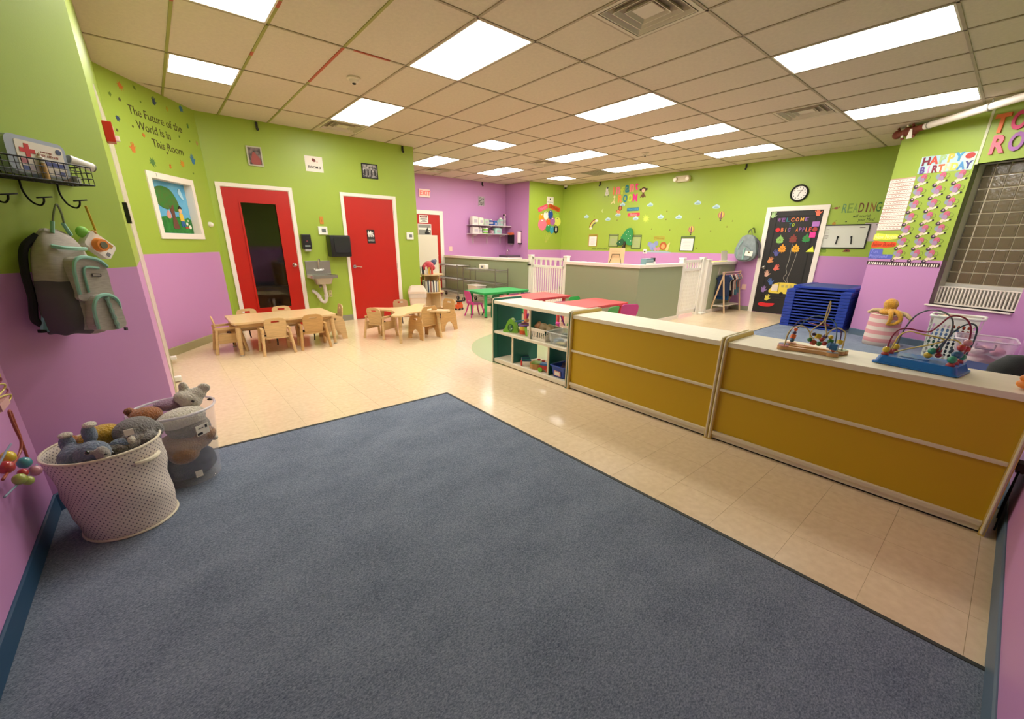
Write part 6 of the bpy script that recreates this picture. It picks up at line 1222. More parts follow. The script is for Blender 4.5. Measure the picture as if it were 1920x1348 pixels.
def clip_frame(label, s0, s1, z0, z1, hx, paper):
    t = FAR.thing('framed_notice', label, 'framed notice', (s0+s1)/2, (z0+z1)/2, 'framed papers on the infant wall'); w_, h_ = s1-s0, z1-z0
    obj('frame', MB().prism(rrect(w_, h_, .004, n=1), -.012, 0, 'xz', [rrect(w_-.03, h_-.03, .003, n=1)]), mat('frm_'+hx.lstrip('#'), hx, .5), t)
    obj('paper', MB().box(0, -.006, -h_/2+.015, w_-.03, .003, h_-.06 if paper != 'green' else h_-.03), m_paper if paper != 'green' else mat('sheet_green', '#9fb06a', .6), t); obj('top_bar', MB().box(0, -.008, h_/2-.05, w_-.02, .004, .02), mat('frm_'+hx.lstrip('#')), t)
    for k in range(7): obj('print_line', MB().box(-.005*(k % 3), -.0085, -h_/2+.05+k*(h_-.13)/7, (w_-.1)*(.7+.3*((k*5) % 3)/2), .001, .004), mat('ink_mauve', '#a898a8', .6), t)
clip_frame('orange-brown framed notice at the left of the infant wall', 1.07, 1.365, 1.325, 1.65, '#b5803a', 'w'); clip_frame('dark framed green sheet left of the tree sticker', 1.775, 2.075, 1.325, 1.655, '#4a5a3a', 'green'); clip_frame('dark framed green sheet right of the tree sticker', 2.5, 2.785, 1.285, 1.63, '#4a5a3a', 'green'); clip_frame('dark framed white notice under the small hot-air balloon', 3.87, 4.205, 1.25, 1.585, '#3f5a44', 'w')
sticker(FAR, 'animal_group_sticker', 'large wall sticker of a blue elephant and lion cubs above the half wall', 'wall sticker', 3.30, 1.36, [('ground', blob([(-.33, -.14), (-.2, -.12), (.1, -.12), (.33, -.14), (.3, -.16), (-.3, -.16)]), '#9fb8c0'), ('elephant_ear', ell(.06, .06, -.26, .04, 14), '#8a94bc'), ('elephant_ear', ell(.06, .06, -.08, .06, 14), '#8a94bc'), ('elephant_head', ell(.085, .09, -.17, -.02, 16), '#8f9ac8'), ('elephant_trunk', rrect(.03, .09, .012, -.17, -.08), '#7f8ab4'), ('lion_mane', ell(.095, .1, .12, -.0, 16), '#b5602c'), ('lion_face', ell(.055, .055, .12, -.01, 14), '#e0a060'), ('cub', ell(.045, .05, .0, -.07, 12), '#c98a94'), ('cub', ell(.04, .05, -.08, -.08, 12), '#c090a8'), ('giraffe_cub', blob([(.2, -.1), (.22, -.02), (.26, .06), (.3, .08), (.28, -.02), (.27, -.1)]), '#d9c47a')])
t = FAR.thing('welcome_banner', 'small orange wooden style banner sticker above the animals', 'wall sticker', 3.29, 1.545); obj('board', MB().prism(rrect(.28, .08, .01), -.002, 0, 'xz', [rrect(.25, .055, .006)]), mat('st_banner', '#b89030', .6), t); text('lettering', 'Welcome', .06, mat('st_banner2', '#b8702c', .6), t, (0, -.002, -.018), .0015, 0, 0, 'CENTER')
sc_ = FAR.thing('script_decal', 'dark script lettering decal along the purple border of the infant wall', 'wall lettering', 1.59, 1.265); text('lettering', 'sweet dreams little ones', .07, mat('script_olive', '#4a5a2a', .6), sc_, (-.4, -.001, -.02), .0015, 0, .3)
plate(FAR, 'wall_outlet', 'white plate with a black plug under the animal sticker', 'outlet', 2.885, 2.975, 1.165, 1.28, m_white, .01, .002); tag(obj('plug', MB().box(0, 0, 0, .035, .03, .035, bev=.006), m_black, None, loc=FAR.at(2.93, 1.205, .025), rz=FAR.rz), 'small black plug in the white outlet plate', 'plug')
plate(FAR, 'wall_outlet', 'pale outlet on the purple wall behind the clothes rack', 'outlet', 5.44, 5.53, .455, .568, mat('plate_peach'), .008, .002)
t = FAR.thing('emergency_light', 'beige twin-head emergency light high on the green far wall', 'emergency light', 3.72, 2.865); m_bei = mat('beige_plastic', '#d6c9a4', .4); obj('housing', MB().prism(rrect(.34, .13, .04), -.07, 0, 'xz'), m_bei, t)
for x in (-.15, .15): obj('lamp_head', MB().cyl((x, -.04, .0), (x, -.11, -.01), .055, .048, 18), m_bei, t, True); obj('lamp_lens', MB().cyl((x, -.11, -.01), (x, -.114, -.01), .04, n=16), mat('lens_warm', '#efe4c4', .2), t)
t = FAR.thing('wall_clock', 'round black rimmed wall clock above the decorated door', 'clock', 6.178, 2.382)
obj('rim', MB().lathe([(.125, 0), (.155, 0), (.158, .03), (.145, .042), (.128, .03)], 40, M=Matrix.Rotation(PI/2, 4, 'X'), cap=False), m_black, t, True); fc = obj('face', MB().cyl((0, 0, 0), (0, -.012, 0), .13, n=40), m_white, t)
for k in range(12): a = k*PI/6; obj('numeral', MB().box(.1*math.sin(a), -.0135, .1*math.cos(a)-.008, .012, .002, .016), m_dark, fc)
obj('hour_hand', MB().box(0, -.015, 0, .009, .002, .065, M=Matrix.Rotation(math.radians(195), 4, 'Y')), m_dark, t); obj('minute_hand', MB().box(0, -.017, 0, .006, .002, .095, M=Matrix.Rotation(math.radians(40), 4, 'Y')), m_dark, t); obj('brand_line', MB().box(0, -.0135, .04, .09, .001, .008), mat('ink_grey'), t)
t = FAR.thing('whiteboard', 'black framed whiteboard with two dark markers right of the door', 'whiteboard', 7.06, 1.567); obj('frame', MB().prism(rrect(.72, .43, .004, n=1), -.02, 0, 'xz', [rrect(.68, .39, .003, n=1)]), m_black, t); obj('board', MB().box(0, -.006, -.2, .69, .006, .4), mat('board_white', '#d9d9cf', .25), t)
for k in range(7): obj('writing_line', MB().box(-.27, -.0095, .13-k*.028, .05+.01*(k % 3), .001, .006), mat('ink_grey'), t)
obj('writing_line', MB().box(.25, -.0095, .15, .08, .001, .012), mat('ink_grey'), t); obj('writing_line', MB().box(.0, -.0095, .165, .16, .001, .006), mat('ink_pale', '#b5aea4', .6), t)
for x, r in ((-.09, .08), (.13, -.15)):
    o = thing('marker', 'black magnetic marker on the whiteboard, '+('left one' if x < 0 else 'right one'), 'marker', FAR.at(7.06+x, 1.50, .02), FAR.rz, 'markers on the whiteboard'); o.rotation_euler.y = r; obj('barrel', MB().cyl((0, 0, -.07), (0, 0, .05), .009, n=10), m_black, o, True); obj('cap', MB().cyl((0, 0, .045), (0, 0, .075), .014, n=10), m_black, o, True)
t = FAR.thing('notice_paper', 'lavender grey notice sheet half hidden right of the whiteboard', 'paper', 7.47, 1.645); obj('paper', MB().box(0, -.002, -.16, .28, .002, .31), mat('paper_lav', '#c9b8c4', .6), t); obj('top_strip', MB().box(0, -.004, .15, .28, .006, .014), mat('strip_olive', '#6a6a34', .5), t); obj('pin', MB().ball((.03, -.006, .12), .008), m_dark, t)
BOLD = .01
letters(FAR, 'READING', 6.93, 7.50, 1.985, 2.145, [('sage', '#5f8a5a'), ('olive', '#6f8f3a'), ('moss', '#7a9a44'), ('brown', '#6a3a20'), ('brown', '#6a3a20'), ('ochre', '#8a5a24'), ('dark green', '#3a6a2a')], 'in the wall word READING', 'letters of the reading quote', depth=.002)
t = FAR.thing('wall_lettering', 'small dark script under the word READING', 'wall lettering', 7.27, 1.90); text('text_line', 'will nourish', .07, mat('ink_green', '#33401c', .6), t, (-.15, -.001, 0), .0015, 0, .1, sx=.8); text('text_line', 'your Mind', .075, mat('ink_green'), t, (-.06, -.001, -.065), .0015, 0, .1, sx=.75)
for nm, lb, s, z, parts in (('candy_sticker', 'red brown wrapped candy sticker at the door frame corner', 6.837, 2.075, [('body', ell(.035, .02, 0, 0, 12), '#8a4a3a'), ('twist', [(-.03, 0), (-.06, -.015), (-.06, .01)], '#8a4a3a'), ('twist', [(.03, .01), (.055, .03), (.06, .01)], '#8a4a3a')]), ('caterpillar_sticker', 'orange pear shaped sticker above the whiteboard', 6.86, 1.80, [('body', ell(.03, .03, 0, 0, 12), '#b8862c'), ('stem', [(0, .02), (.03, .06), (.022, .062), (-.008, .02)], '#7a6a24')]), ('frog_sticker', 'small green cup cake sticker below the whiteboard', 6.80, 1.30, [('body', rrect(.09, .05, .015), '#7a9a2c'), ('top', rrect(.07, .02, .006, .0, .035), '#3f5a1c')]), ('beetle_sticker', 'red brown ladybird sticker below the whiteboard', 7.16, 1.315, [('shell', blob([(-.06, -.02), (-.03, .015), (0, .03), (.04, .015), (.05, -.02)]), '#7a3a24'), ('spot', ell(.012, .01, 0, 0, 8), '#2c1a14')]), ('ant_sticker', 'tiny dark ant sticker right above the whiteboard', 7.04, 1.83, [('body', ell(.014, .01, 0, 0, 8), '#2f3a1c')])):
    sticker(FAR, nm, lb, 'wall sticker', s, z, parts)
# decorations on the black door
BOLD = .016
D = .02
dl = [('purple', '#a86ab0'), ('violet', '#8a5aa0'), ('teal', '#3a9a7a'), ('orange', '#f0803a'), ('coral', '#f09060'), ('yellow', '#f0b84a'), ('mauve', '#9a6ab0')]
letters(FAR, 'WELCOME', 5.885, 6.45, 1.855, 1.93, dl, 'on the black door', 'foam letters on the black door', off=.018)
letters(FAR, 'TO', 6.11, 6.225, 1.76, 1.825, [('teal', '#2fa07a'), ('lime', '#5fb86a')], 'of the word TO on the black door', 'foam letters on the black door', off=.018)
letters(FAR, 'BIG', 5.985, 6.17, 1.665, 1.74, [('orange', '#f0a04a'), ('yellow', '#e8c04a'), ('mauve', '#a070b0')], 'of the word BIG on the black door', 'foam letters on the black door', off=.018)
letters(FAR, 'APPLE', 6.25, 6.53, 1.665, 1.74, [('amber', '#f0a03a'), ('purple', '#9a6ab4'), ('violet', '#8a5aa0'), ('orange', '#f0803a'), ('red', '#e05a4a')], 'of the word APPLE on the black door', 'foam letters on the black door', off=.018)
def leafp(s): return [(u*s, v*s) for u, v in ((0, -.6), (.04, -.38), (.2, -.42), (.42, -.3), (.36, -.1), (.46, .05), (.3, .14), (.32, .3), (.14, .32), (0, .62), (-.14, .32), (-.32, .3), (-.3, .14), (-.46, .05), (-.36, -.1), (-.42, -.3), (-.2, -.42), (-.04, -.38))]
for c, hx, s, z, ch in (('pale green', '#8fc060', 6.01, 1.51, 'A'), ('dark red', '#8a3a34', 6.245, 1.525, 'P'), ('green', '#2f8a44', 6.47, 1.535, 'T'), ('orange', '#f09a2c', 6.085, 1.335, 'O'), ('amber', '#f0b02c', 6.325, 1.34, 'U')):
    t = FAR.thing('paper_leaf', f'{c} paper leaf with a letter on the black door', 'paper leaf', s, z, 'paper leaves on the black door', off=.018); obj('leaf', MB().prism(leafp(.16), -.003, 0, 'xz'), mat('leaf_'+c.replace(' ', '_'), hx, .6), t); text('lettering', ch, .07, mat('leaf_ink', '#7a5a2a', .6), t, (0, -.004, -.025), .0015, 0, 0, 'CENTER')
for c, hx, s, z, rt, lb in (('light green', '#a8c88a', 5.80, 1.985, .3, 'in the top left corner'), ('coral', '#f0785a', 6.575, 2.0, -.2, 'in the top right corner'), ('violet', '#5a5a9a', 5.995, 1.235, -.3, 'left of the orange leaf'), ('peach', '#e0905a', 5.905, 1.09, .5, 'upper middle of the left edge'), ('red and pink', '#e06a5a', 6.045, .94, .4, 'right of the knob'), ('pale pink', '#d8a890', 5.895, .81, 0, 'below the knob'), ('blue', '#4a6aa8', 6.0, .65, -.4, 'over the paper bus'), ('lilac', '#9a78b0', 5.89, .485, .1, 'left of the paper bus'), ('yellow', '#e8d85a', 5.99, .315, .2, 'lowest one under the bus')):
    o = FAR.flat('paper_handprint', MB().prism(hand_poly(.95), -.003, 0, 'xz'), mat('hp_'+c.replace(' ', '_'), hx, .6), f'{c} paper handprint on the black door, {lb}', 'paper handprint', s, z, 'paper handprints on the black door', off=.0205); o.rotation_euler.y = rt
for c, hx, lb, s, z, P in (('violet', '#b878c8', 'violet sticky note at the right edge of the black door', 6.575, 1.80, rrect(.12, .09, .003, n=1)), ('hot pink', '#f0389a', 'hot pink sticky note on the black door', 6.56, 1.60, rrect(.1, .1, .003, n=1)), ('yellow', '#e8f040', 'yellow paper triangle on the black door', 6.59, 1.33, [(-.08, -.05), (.06, -.05), (.02, .06)]), ('red', '#e0242c', 'long red paper scrap near the bottom of the black door', 5.99, .18, blob([(-.15, .0), (-.1, .04), (.0, .03), (.17, .035), (.08, -.04), (-.1, -.04)], 3)), ('red', '#c04a40', 'small red apple cut-out left of the word BIG', 5.935, 1.70, ell(.042, .042, n=14)), ('brick', '#b04038', 'small red apple cut-out right of the word APPLE', 6.58, 1.70, ell(.042, .042, n=14))):
    FAR.flat('paper_cutout', MB().prism(P, -.003, 0, 'xz'), mat('pc_'+c.replace(' ', '_'), hx, .6), lb, 'paper cut-out', s, z, off=.0205)
t = FAR.thing('ribbon_strings', 'two thin white ribbon strings hanging from the leaves to the bus', 'ribbon', 6.25, 1.0, off=.016); m_rib = mat('ribbon', '#c9c2b4', .5)
obj('ribbon', MB().tube(smoothpath([(0, 0, .42), (.0, 0, .1), (-.02, 0, -.05), (.01, 0, -.15), (-.03, 0, -.25), (.06, 0, -.36)], 5), .003, 5), m_rib, t); obj('ribbon', MB().tube(smoothpath([(.12, 0, .3), (.09, 0, .05), (.06, 0, -.15), (.04, 0, -.28), (.1, 0, -.38)], 5), .003, 5), m_rib, t)
t = FAR.thing('paper_bus', 'yellow paper school bus cut-out low on the black door', 'paper bus', 6.26, .54, off=.014); m_bus = mat('bus_yellow', '#e6cc4a', .6)
obj('bus_body', MB().prism(blob([(-.26, -.1), (-.22, .02), (-.16, .1), (0, .12), (.2, .11), (.3, .06), (.32, -.03), (.25, -.1), (0, -.11)], 3), -.004, 0, 'xz'), m_bus, t)
for k in range(4): obj('window', MB().box(-.02+k*.075, -.005, .02, .05, .002, .05), mat('bus_win', '#b8a860', .6), t)
obj('windshield', MB().box(-.16, -.005, -.06, .12, .002, .13), mat('bus_pale', '#e4d4c0', .6), t); obj('hood_line', MB().box(-.095, -.006, -.08, .008, .002, .18), m_dark, t)
for x in (-.02, .18): obj('wheel', MB().prism(ell(.035, .035, x, -.11, 14), -.006, -.004, 'xz'), m_dark, t)
# backpack on the far wall
t = FAR.thing('backpack', 'grey and teal backpack with a name card on a hook left of the black door', 'backpack', 5.44, 1.55, off=.04)
m_b2 = mat('bag2_grey', '#8f9a9a', .85, bump=.3, bscale=90, var=.2, vscale=14)
mb = MB().prism(blob([(-.2, -.38), (-.22, -.25), (-.14, -.02), (-.05, .05), (.06, .05), (.14, -.02), (.2, -.25), (.2, -.38), (.1, -.48), (-.1, -.48)], 4), -.14, 0, 'xz'); bmesh.ops.bevel(mb.bm, geom=[e for e in mb.bm.edges if len(e.link_faces) == 2 and e.calc_face_angle(0) > 1], offset=.03, segments=3, affect='EDGES'); obj('bag_body', mb, m_b2, t, True)
mb = MB().prism(blob([(-.14, -.42), (-.14, -.25), (-.04, -.16), (.1, -.25), (.12, -.42), (0, -.46)], 4), -.19, -.12, 'xz'); obj('front_pocket', mb, m_b2, t, True); obj('zip_trim', MB().tube(smoothpath([(-.08, -.17, -.06), (-.15, -.18, -.22), (-.14, -.19, -.4)], 5), .01, 6).tube([(0, -.195, -.2), (-.01, -.2, -.45)], .02, 6), mat('bag2_mint', '#8fb8ac', .5), t, True)
obj('shoulder_strap', MB().tube(smoothpath([(.1, -.02, 0), (.21, -.02, -.12), (.23, -.02, -.28), (.26, -.03, -.4)], 5), .025, 8), m_bpd, t, True); obj('name_card', MB().box(.13, -.21, -.36, .15, .003, .1, M=Matrix.Rotation(.1, 4, 'Y')), m_paper, t); obj('card_mark', MB().prism(ell(.018, .018, .10, -.30, 10), -.214, -.212, 'xz'), mat('card_olive', '#6a5a2c', .6), t)
obj('hang_loop', MB().tube([(-.05, -.03, .04), (-.04, -.03, .15), (.0, -.04, .17), (.05, -.03, .04)], .008, 6), mat('loop_olive'), t, True)
t = FAR.thing('coat_hook', 'black double coat hook above the far backpack', 'hook', 5.46, 1.70); obj('hook', MB().tube(smoothpath([(0, 0, .03), (.02, -.06, .05), (-.04, -.08, 0), (-.06, -.07, -.05)], 5), .006, 6).tube(smoothpath([(.03, 0, .0), (.04, -.06, .04), (.06, -.05, -.06)], 5), .006, 6), m_iron, t, True)
# ------------------------------------------------------------------ pier decorations
t = PIER.thing('birthday_banner', 'rainbow HAPPY BIRTHDAY banner on the green pier wall', 'banner', .625, 2.465); obj('card', MB().prism([(-.305, -.09), (.29, -.115), (.30, .095), (-.30, .125)], -.003, 0, 'xz'), mat('banner_pale', '#cfe0d0', .5, col2='#a9cfe0', vscale=6), t)
def row(txt, x0, x1, z, h, cols):
    n = len(txt)
    for k, ch in enumerate(txt):
        me = _tm(ch, .1, .003, .004, 0, 'CENTER'); 
        o = text('lettering', ch, .1, mat('bn_'+cols[k].lstrip('#'), cols[k], .5), t, (x0+(x1-x0)*(k+.5)/n, -.004, z), .003, .004, 0, 'CENTER'); o.scale = ((x1-x0)/n/.069, 1, h/.072)
row('HAPPY', -.28, .17, .012, .10, ['#7e2438', '#e0503a', '#a9c88a', '#f0c050', '#4a9ac8']); row('BIRTHDAY', -.29, .28, -.095, .088, ['#6a4a9a', '#f0a0c8', '#8a1f3a', '#e86a3a', '#f0d8a0', '#e8e05a', '#4a90c8', '#4a4a8a'])
obj('red_dot', MB().prism(ell(.05, .035, .235, .055), -.005, -.003, 'xz'), mat('bn_red', '#c03a34', .5), t)
t = PIER.thing('word_chart', 'tall white chart of pink handwritten lines on the pier wall', 'chart', .16, 1.985, off=.002); obj('backing', MB().box(0, -.001, -.36, .318, .002, .72), mat('chart_pink', '#c9a090', .6), t)
for k in range(14):
    s_ = obj('strip', MB().box(0, -.004, -.352+k*.0505, .314, .003, .038), m_paper, t); rn = random.Random(k)
    for q in range(6): obj('scribble', MB().tube([(-.14+q*.046+rn.random()*.01, -.0055, -.34+k*.0505), (-.125+q*.046, -.0055, -.325+k*.0505), (-.11+q*.046+rn.random()*.01, -.0055, -.338+k*.0505)], .0032, 4), mat('scribble', '#a06a5c', .6), s_)
for s_, cn, hx, ik, z, h in (('New Notes', 'yellow', '#e8ec4a', '#f6f8a0', 1.535, .12), ('New Books', 'orange', '#e8501c', '#b83410', 1.425, .09)):
    t = PIER.thing('word_cutout', f'{cn} scalloped word cut-out at the left of the pier wall', 'word cut-out', .15, z); obj('card', MB().prism(blob([(-.165, -.04), (-.12, -.05), (-.05, -.042), (.02, -.05), (.1, -.042), (.165, -.03), (.16, .025), (.08, .03), (-.02, .035), (-.12, .05), (-.16, .03)], 2), -.003, 0, 'xz'), mat('wc_'+cn, hx, .5), t); text('lettering', s_, .085, mat('wci_'+cn, ik, .5), t, (0, -.004, -.03), .002, .0015, .1, 'CENTER', sx=.75)
t = PIER.thing('word_cutout', 'blue stepped word cut-out above the piano key border', 'word cut-out', .15, 1.28); obj('card', MB().prism([(-.165, -.07), (.165, -.07), (.165, -.005), (.02, -.005), (.01, .075), (-.15, .08), (-.165, .06)], -.003, 0, 'xz'), mat('wc_blue', '#5a64c0', .5), t); text('lettering', 'Fun', .08, mat('wci_blue', '#8a90e0', .5), t, (-.14, -.004, .012), .002, .001, .1, sx=.8); text('lettering', 'Playground', .07, mat('wci_blue'), t, (-.155, -.004, -.055), .002, .001, .1, sx=.8)
t = PIER.thing('piano_border', 'dark piano key paper border on the pier wall', 'border strip', .455, 1.147, off=.002); obj('strip', MB().box(0, -.001, -.027, .93, .002, .054), mat('piano_dark', '#3a1c22', .5), t)
for k in range(30): obj('key', MB().box(-.435+k*.03, -.003, -.025, .012 if k % 3 else .019, .002, .038), m_paper, t)
fig = None; cn = ['left', 'middle', 'right']
for c in range(3):
    for r in range(7):
        s = (.405, .62, .825)[c] - r*(.004, .004, .009)[c]*1.0; z = 2.272-r*.168
        lb = f'birthday cut-out of a figure with balloons, {ORD[r]} from the top in the {cn[c]} column'
        if fig is None:
            t = PIER.thing('balloon_figure_cutout', lb, 'paper cut-out', s, z, 'birthday cut-outs on the pier wall'); fig = t
            for pn, P, hx in (('balloon', ell(.036, .034, -.03, .035, 14), '#8f9aa8'), ('balloon', ell(.036, .04, .012, .048, 14), '#c8607e'), ('balloon', ell(.032, .034, .0, .008, 14), '#a886a8'), ('body', blob([(-.05, -.055), (-.03, -.02), (.01, -.02), (.0, -.05), (-.02, -.07)]), '#e4cdb4'), ('arm', blob([(.0, -.035), (.05, -.012), (.06, -.028), (.02, -.05)]), '#efe0c0'), ('head', ell(.026, .024, -.05, -.07, 14), '#3a2440'), ('hand', ell(.012, .012, .07, -.024, 10), '#1c1c1c'), ('face', ell(.012, .011, -.045, -.066, 10), '#c8a8b0')): obj(pn, MB().prism(P, -.003, 0, 'xz'), mat('fg_'+hx.lstrip('#'), hx, .5), t).location.y = -.0008*len(t.children)
            obj('wire_loop', MB().tube([(.055+.032*math.cos(a), -.004, .035+.03*math.sin(a)) for a in [2*PI*k/14 for k in range(14)]], .002, 4, True), mat('fg_loop', '#7a8a4a', .5), t)
        else: dup(fig, PIER.at(s, z), PIER.rz, lb)
BOLD = .035
letters(PIER, 'TOD', .985, 1.47, 2.73, 2.94, [('orange', '#f0704a'), ('hot pink', '#e04a7a'), ('plum', '#c0508a')], 'of the top heading over the glass blocks', 'letters of the toddler heading', depth=.02)
letters(PIER, 'ROO', 1.03, 1.50, 2.495, 2.705, [('pink', '#f4607a'), ('purple', '#a07ab8'), ('blue', '#3a7ac0')], 'of the lower heading over the glass blocks', 'letters of the toddler heading', depth=.02)
plate(PIER, 'wall_outlet', 'pale outlet plate on the purple wall right of the clear tote', 'outlet', 1.745, 1.80, .12, .28, mat('outlet_pink', '#d9b4b8', .5), .02, .004)
# ------------------------------------------------------------------ behind the yellow cabinets
m_cot = mat('cot_blue', '#1c3a9c', .4); m_cotf = mat('cot_fabric', '#142a6e', .6)
cotx, coty = 9.28, 2.10
for st, (x0, x1, y0, y1, n, z0) in enumerate(((8.64, 9.55, 1.62, 2.56, 13, .0),)):
    for k in range(n):
        lb = f'blue stackable nap cot, {ORD[k]} from the bottom of the stack'
        z = z0+k*.051
        if k == 0:
            t = thing('nap_cot', lb, 'nap cot', ((x0+x1)/2, (y0+y1)/2, z), 0, 'stacked nap cots'); w_, d_ = x1-x0, y1-y0
            for sy in (-1, 1): obj('side_frame', MB().box(0, sy*(d_/2-.07), 0, w_, .14, .048, bev=.008), m_cot, t)
            for sx in (-1, 1): obj('end_rail', MB().box(sx*(w_/2-.03), 0, .012, .03, d_-.28, .022, bev=.004), m_cot, t)
            obj('cot_sheet', MB().box(0, 0, .02, w_-.1, d_-.26, .01), m_cotf, t); c0 = t
        else: dup(c0, ((x0+x1)/2, (y0+y1)/2, z), 0, lb)
t = thing('nap_cot', 'topmost blue nap cot lying pushed back on the stack', 'nap cot', (9.42, 2.08, .664), 0, 'stacked nap cots'); w_, d_ = 1.1, .9
for sy in (-1, 1): obj('side_frame', MB().box(0, sy*(d_/2-.05), 0, w_, .1, .05, bev=.008), m_cot, t)
for sx in (-1, 1): obj('end_rail', MB().box(sx*(w_/2-.03), 0, .0, .05, d_-.2, .04, bev=.008), m_cot, t)
obj('cot_sheet', MB().box(0, 0, .03, w_-.1, d_-.18, .012), mat('cot_teal', '#1f4a84', .5), t)
m_str = bpy.data.materials.new('striped_cotton'); m_str.use_nodes = True; nt = m_str.node_tree; b = nt.nodes['Principled BSDF']; b.inputs['Roughness'].default_value = .85
tc = nt.nodes.new('ShaderNodeTexCoord'); sp = nt.nodes.new('ShaderNodeSeparateXYZ'); nt.links.new(tc.outputs['Object'], sp.inputs[0]); ml = nt.nodes.new('ShaderNodeMath'); ml.operation = 'MULTIPLY'; ml.inputs[1].default_value = 1/.112; nt.links.new(sp.outputs['Z'], ml.inputs[0]); fr = nt.nodes.new('ShaderNodeMath'); fr.operation = 'FRACT'; nt.links.new(ml.outputs[0], fr.inputs[0]); gt = nt.nodes.new('ShaderNodeMath'); gt.operation = 'GREATER_THAN'; gt.inputs[1].default_value = .5; nt.links.new(fr.outputs[0], gt.inputs[0]); mx2 = nt.nodes.new('ShaderNodeMix'); mx2.data_type = 'RGBA'; nt.links.new(gt.outputs[0], mx2.inputs['Factor']); mx2.inputs['A'].default_value = (*lin('#e2d0c4'), 1); mx2.inputs['B'].default_value = (*lin('#dc9a9c'), 1); nt.links.new(mx2.outputs['Result'], b.inputs['Base Color'])
t = thing('striped_bin', 'pink and white striped cotton bin holding the yellow octopus', 'bin', (8.03, 1.04, .007))
skin_wall([(.19, 0), (.192, .1), (.19, .2), (.188, .3), (.185, .40), (.182, .45)], 40, m_str, 'bin_wall', t); obj('bin_bottom', MB().prism(ell(.188, .188, n=32), 0, .006, 'xy'), mat('canvas_plain'), t); obj('rim', MB().tube([(.184*math.cos(2*PI*k/40), .184*math.sin(2*PI*k/40), .45) for k in range(40)], .006, 6, True), mat('canvas_trim'), t, True)
m_oct = fur('fur_octopus', '#e2a216', .25); m_octc = fur('fur_octopale', '#dcbf8e', .15)
t = plush('plush_octopus', 'yellow plush octopus slumped on top of the striped bin', 'plush animal', (7.98, 1.02, .50), 0, [('head', m_oct, [((0, 0, .10), (.085, .085, .085)), ((0, -.0, .03), (.07, .075, .06)), ((-.02, .0, -.01), (.10, .11, .05))], None)])
for P in ([(-.06, -.02, .02), (-.15, -.05, -.02), (-.17, -.06, -.1), (-.16, -.04, -.17)], [(-.06, -.05, .02), (-.12, -.13, -.01), (-.13, -.16, -.09), (-.15, -.11, -.15), (-.16, -.04, -.16)], [(.02, .08, 0), (.02, .17, .0), (.0, .23, -.04)], [(0, -.08, .0), (.0, -.18, -.02), (-.03, -.24, -.06), (-.03, -.27, -.1)]):
    q = smoothpath(P, 6); obj('tentacle', MB().tube(q, [.034-.014*i/(len(q)-1) for i in range(len(q))], 10), m_oct if P[0][1] < .05 and P[0][0] < 0 else m_octc, t, 2)
t = thing('laundry_hamper', 'white laundry hamper with oval holes full of toys by the window wall', 'hamper', (7.33, .30, .007))
m_hm = mat('hamper_white', '#dfe4da', .4)
def hamper_side(W0, n, rows, h):
    holes = [ell(W0/n*.33, h/rows*.37, -W0/2+W0*(k+.5)/n, .05+(h-.13)*(r+.5)/rows, 8) for r in range(rows) for k in range(n)]
    return MB().prism([(-W0/2, 0), (W0/2, 0), (W0/2, h), (-W0/2, h)], -.003, .003, 'xz', holes)
for k in range(4):
    W0, D0, n = ((.30, .38, 8), (.38, .30, 9))[k % 2]
    mb = hamper_side(W0, n, 9, .58); bmesh.ops.transform(mb.bm, matrix=Matrix.Rotation(k*PI/2, 4, 'Z') @ Matrix.Translation((0, -D0/2, 0)) @ Matrix.Rotation(.05, 4, 'X'), verts=mb.bm.verts); obj('side', mb, m_hm, t)
obj('bottom', MB().box(0, 0, 0, .3, .38, .01), m_hm, t); obj('rim', MB().tube([(p[0], p[1], .585) for p in rrect(.37, .45, .05)], .014, 8, True), m_hm, t, True)
for k, (c, n_, p, r) in enumerate((('#5a78a8', 'blue', (7.30, .33, .35), (.12, .15, .1)), ('#c9563a', 'red', (7.36, .24, .5), (.1, .12, .07)), ('#2c3a44', 'dark', (7.27, .24, .2), (.11, .12, .1)), ('#e0b48a', 'peach', (7.30, .38, .55), (.08, .09, .06)), ('#3a6a5a', 'green', (7.38, .38, .25), (.1, .12, .1)), ('#a8443a', 'brick', (7.33, .2, .36), (.1, .08, .07)))): tag(obj('soft_toy', MB().ball((0, 0, 0), r, 12), mat('ht_'+n_, c, .8), None, 2, loc=p), n_+' soft toy lump inside the white hamper', 'soft toy', 'toys in the white hamper')
t = thing('clear_tote', 'clear plastic tote of pink dolls under the glass block window', 'tote', (6.92, .015, .007), math.radians(4))
m_tote = mat('tote_clear', '#e6d3de', .1, alpha=.36, spec=.8)
o = taper(MB(), .34, .36, .46, .46, 0, .42, .05); bmesh.ops.delete(o.bm, geom=[f for f in o.bm.faces if f.calc_center_median().z > .415], context='FACES'); obj('tote_body', o, m_tote, t, True)
obj('rim', MB().tube([(p[0], p[1], .42) for p in rrect(.47, .47, .06)], .010, 6, True), mat('tote_rim', '#ddd0da', .2, alpha=.75), t, True); obj('handle', MB().tube([(-.235, -.07, .39), (-.245, -.07, .34), (-.245, .07, .34), (-.235, .07, .39)], .009, 6), mat('tote_handle', '#8a7a8c', .4), t, True)
rn = random.Random(3); dc = [('mauve', '#9a5a78'), ('rose', '#b87a8a'), ('plum', '#6a3450'), ('blush', '#d8a8b0'), ('wine', '#7a2c48'), ('cream', '#d8c8c0')]
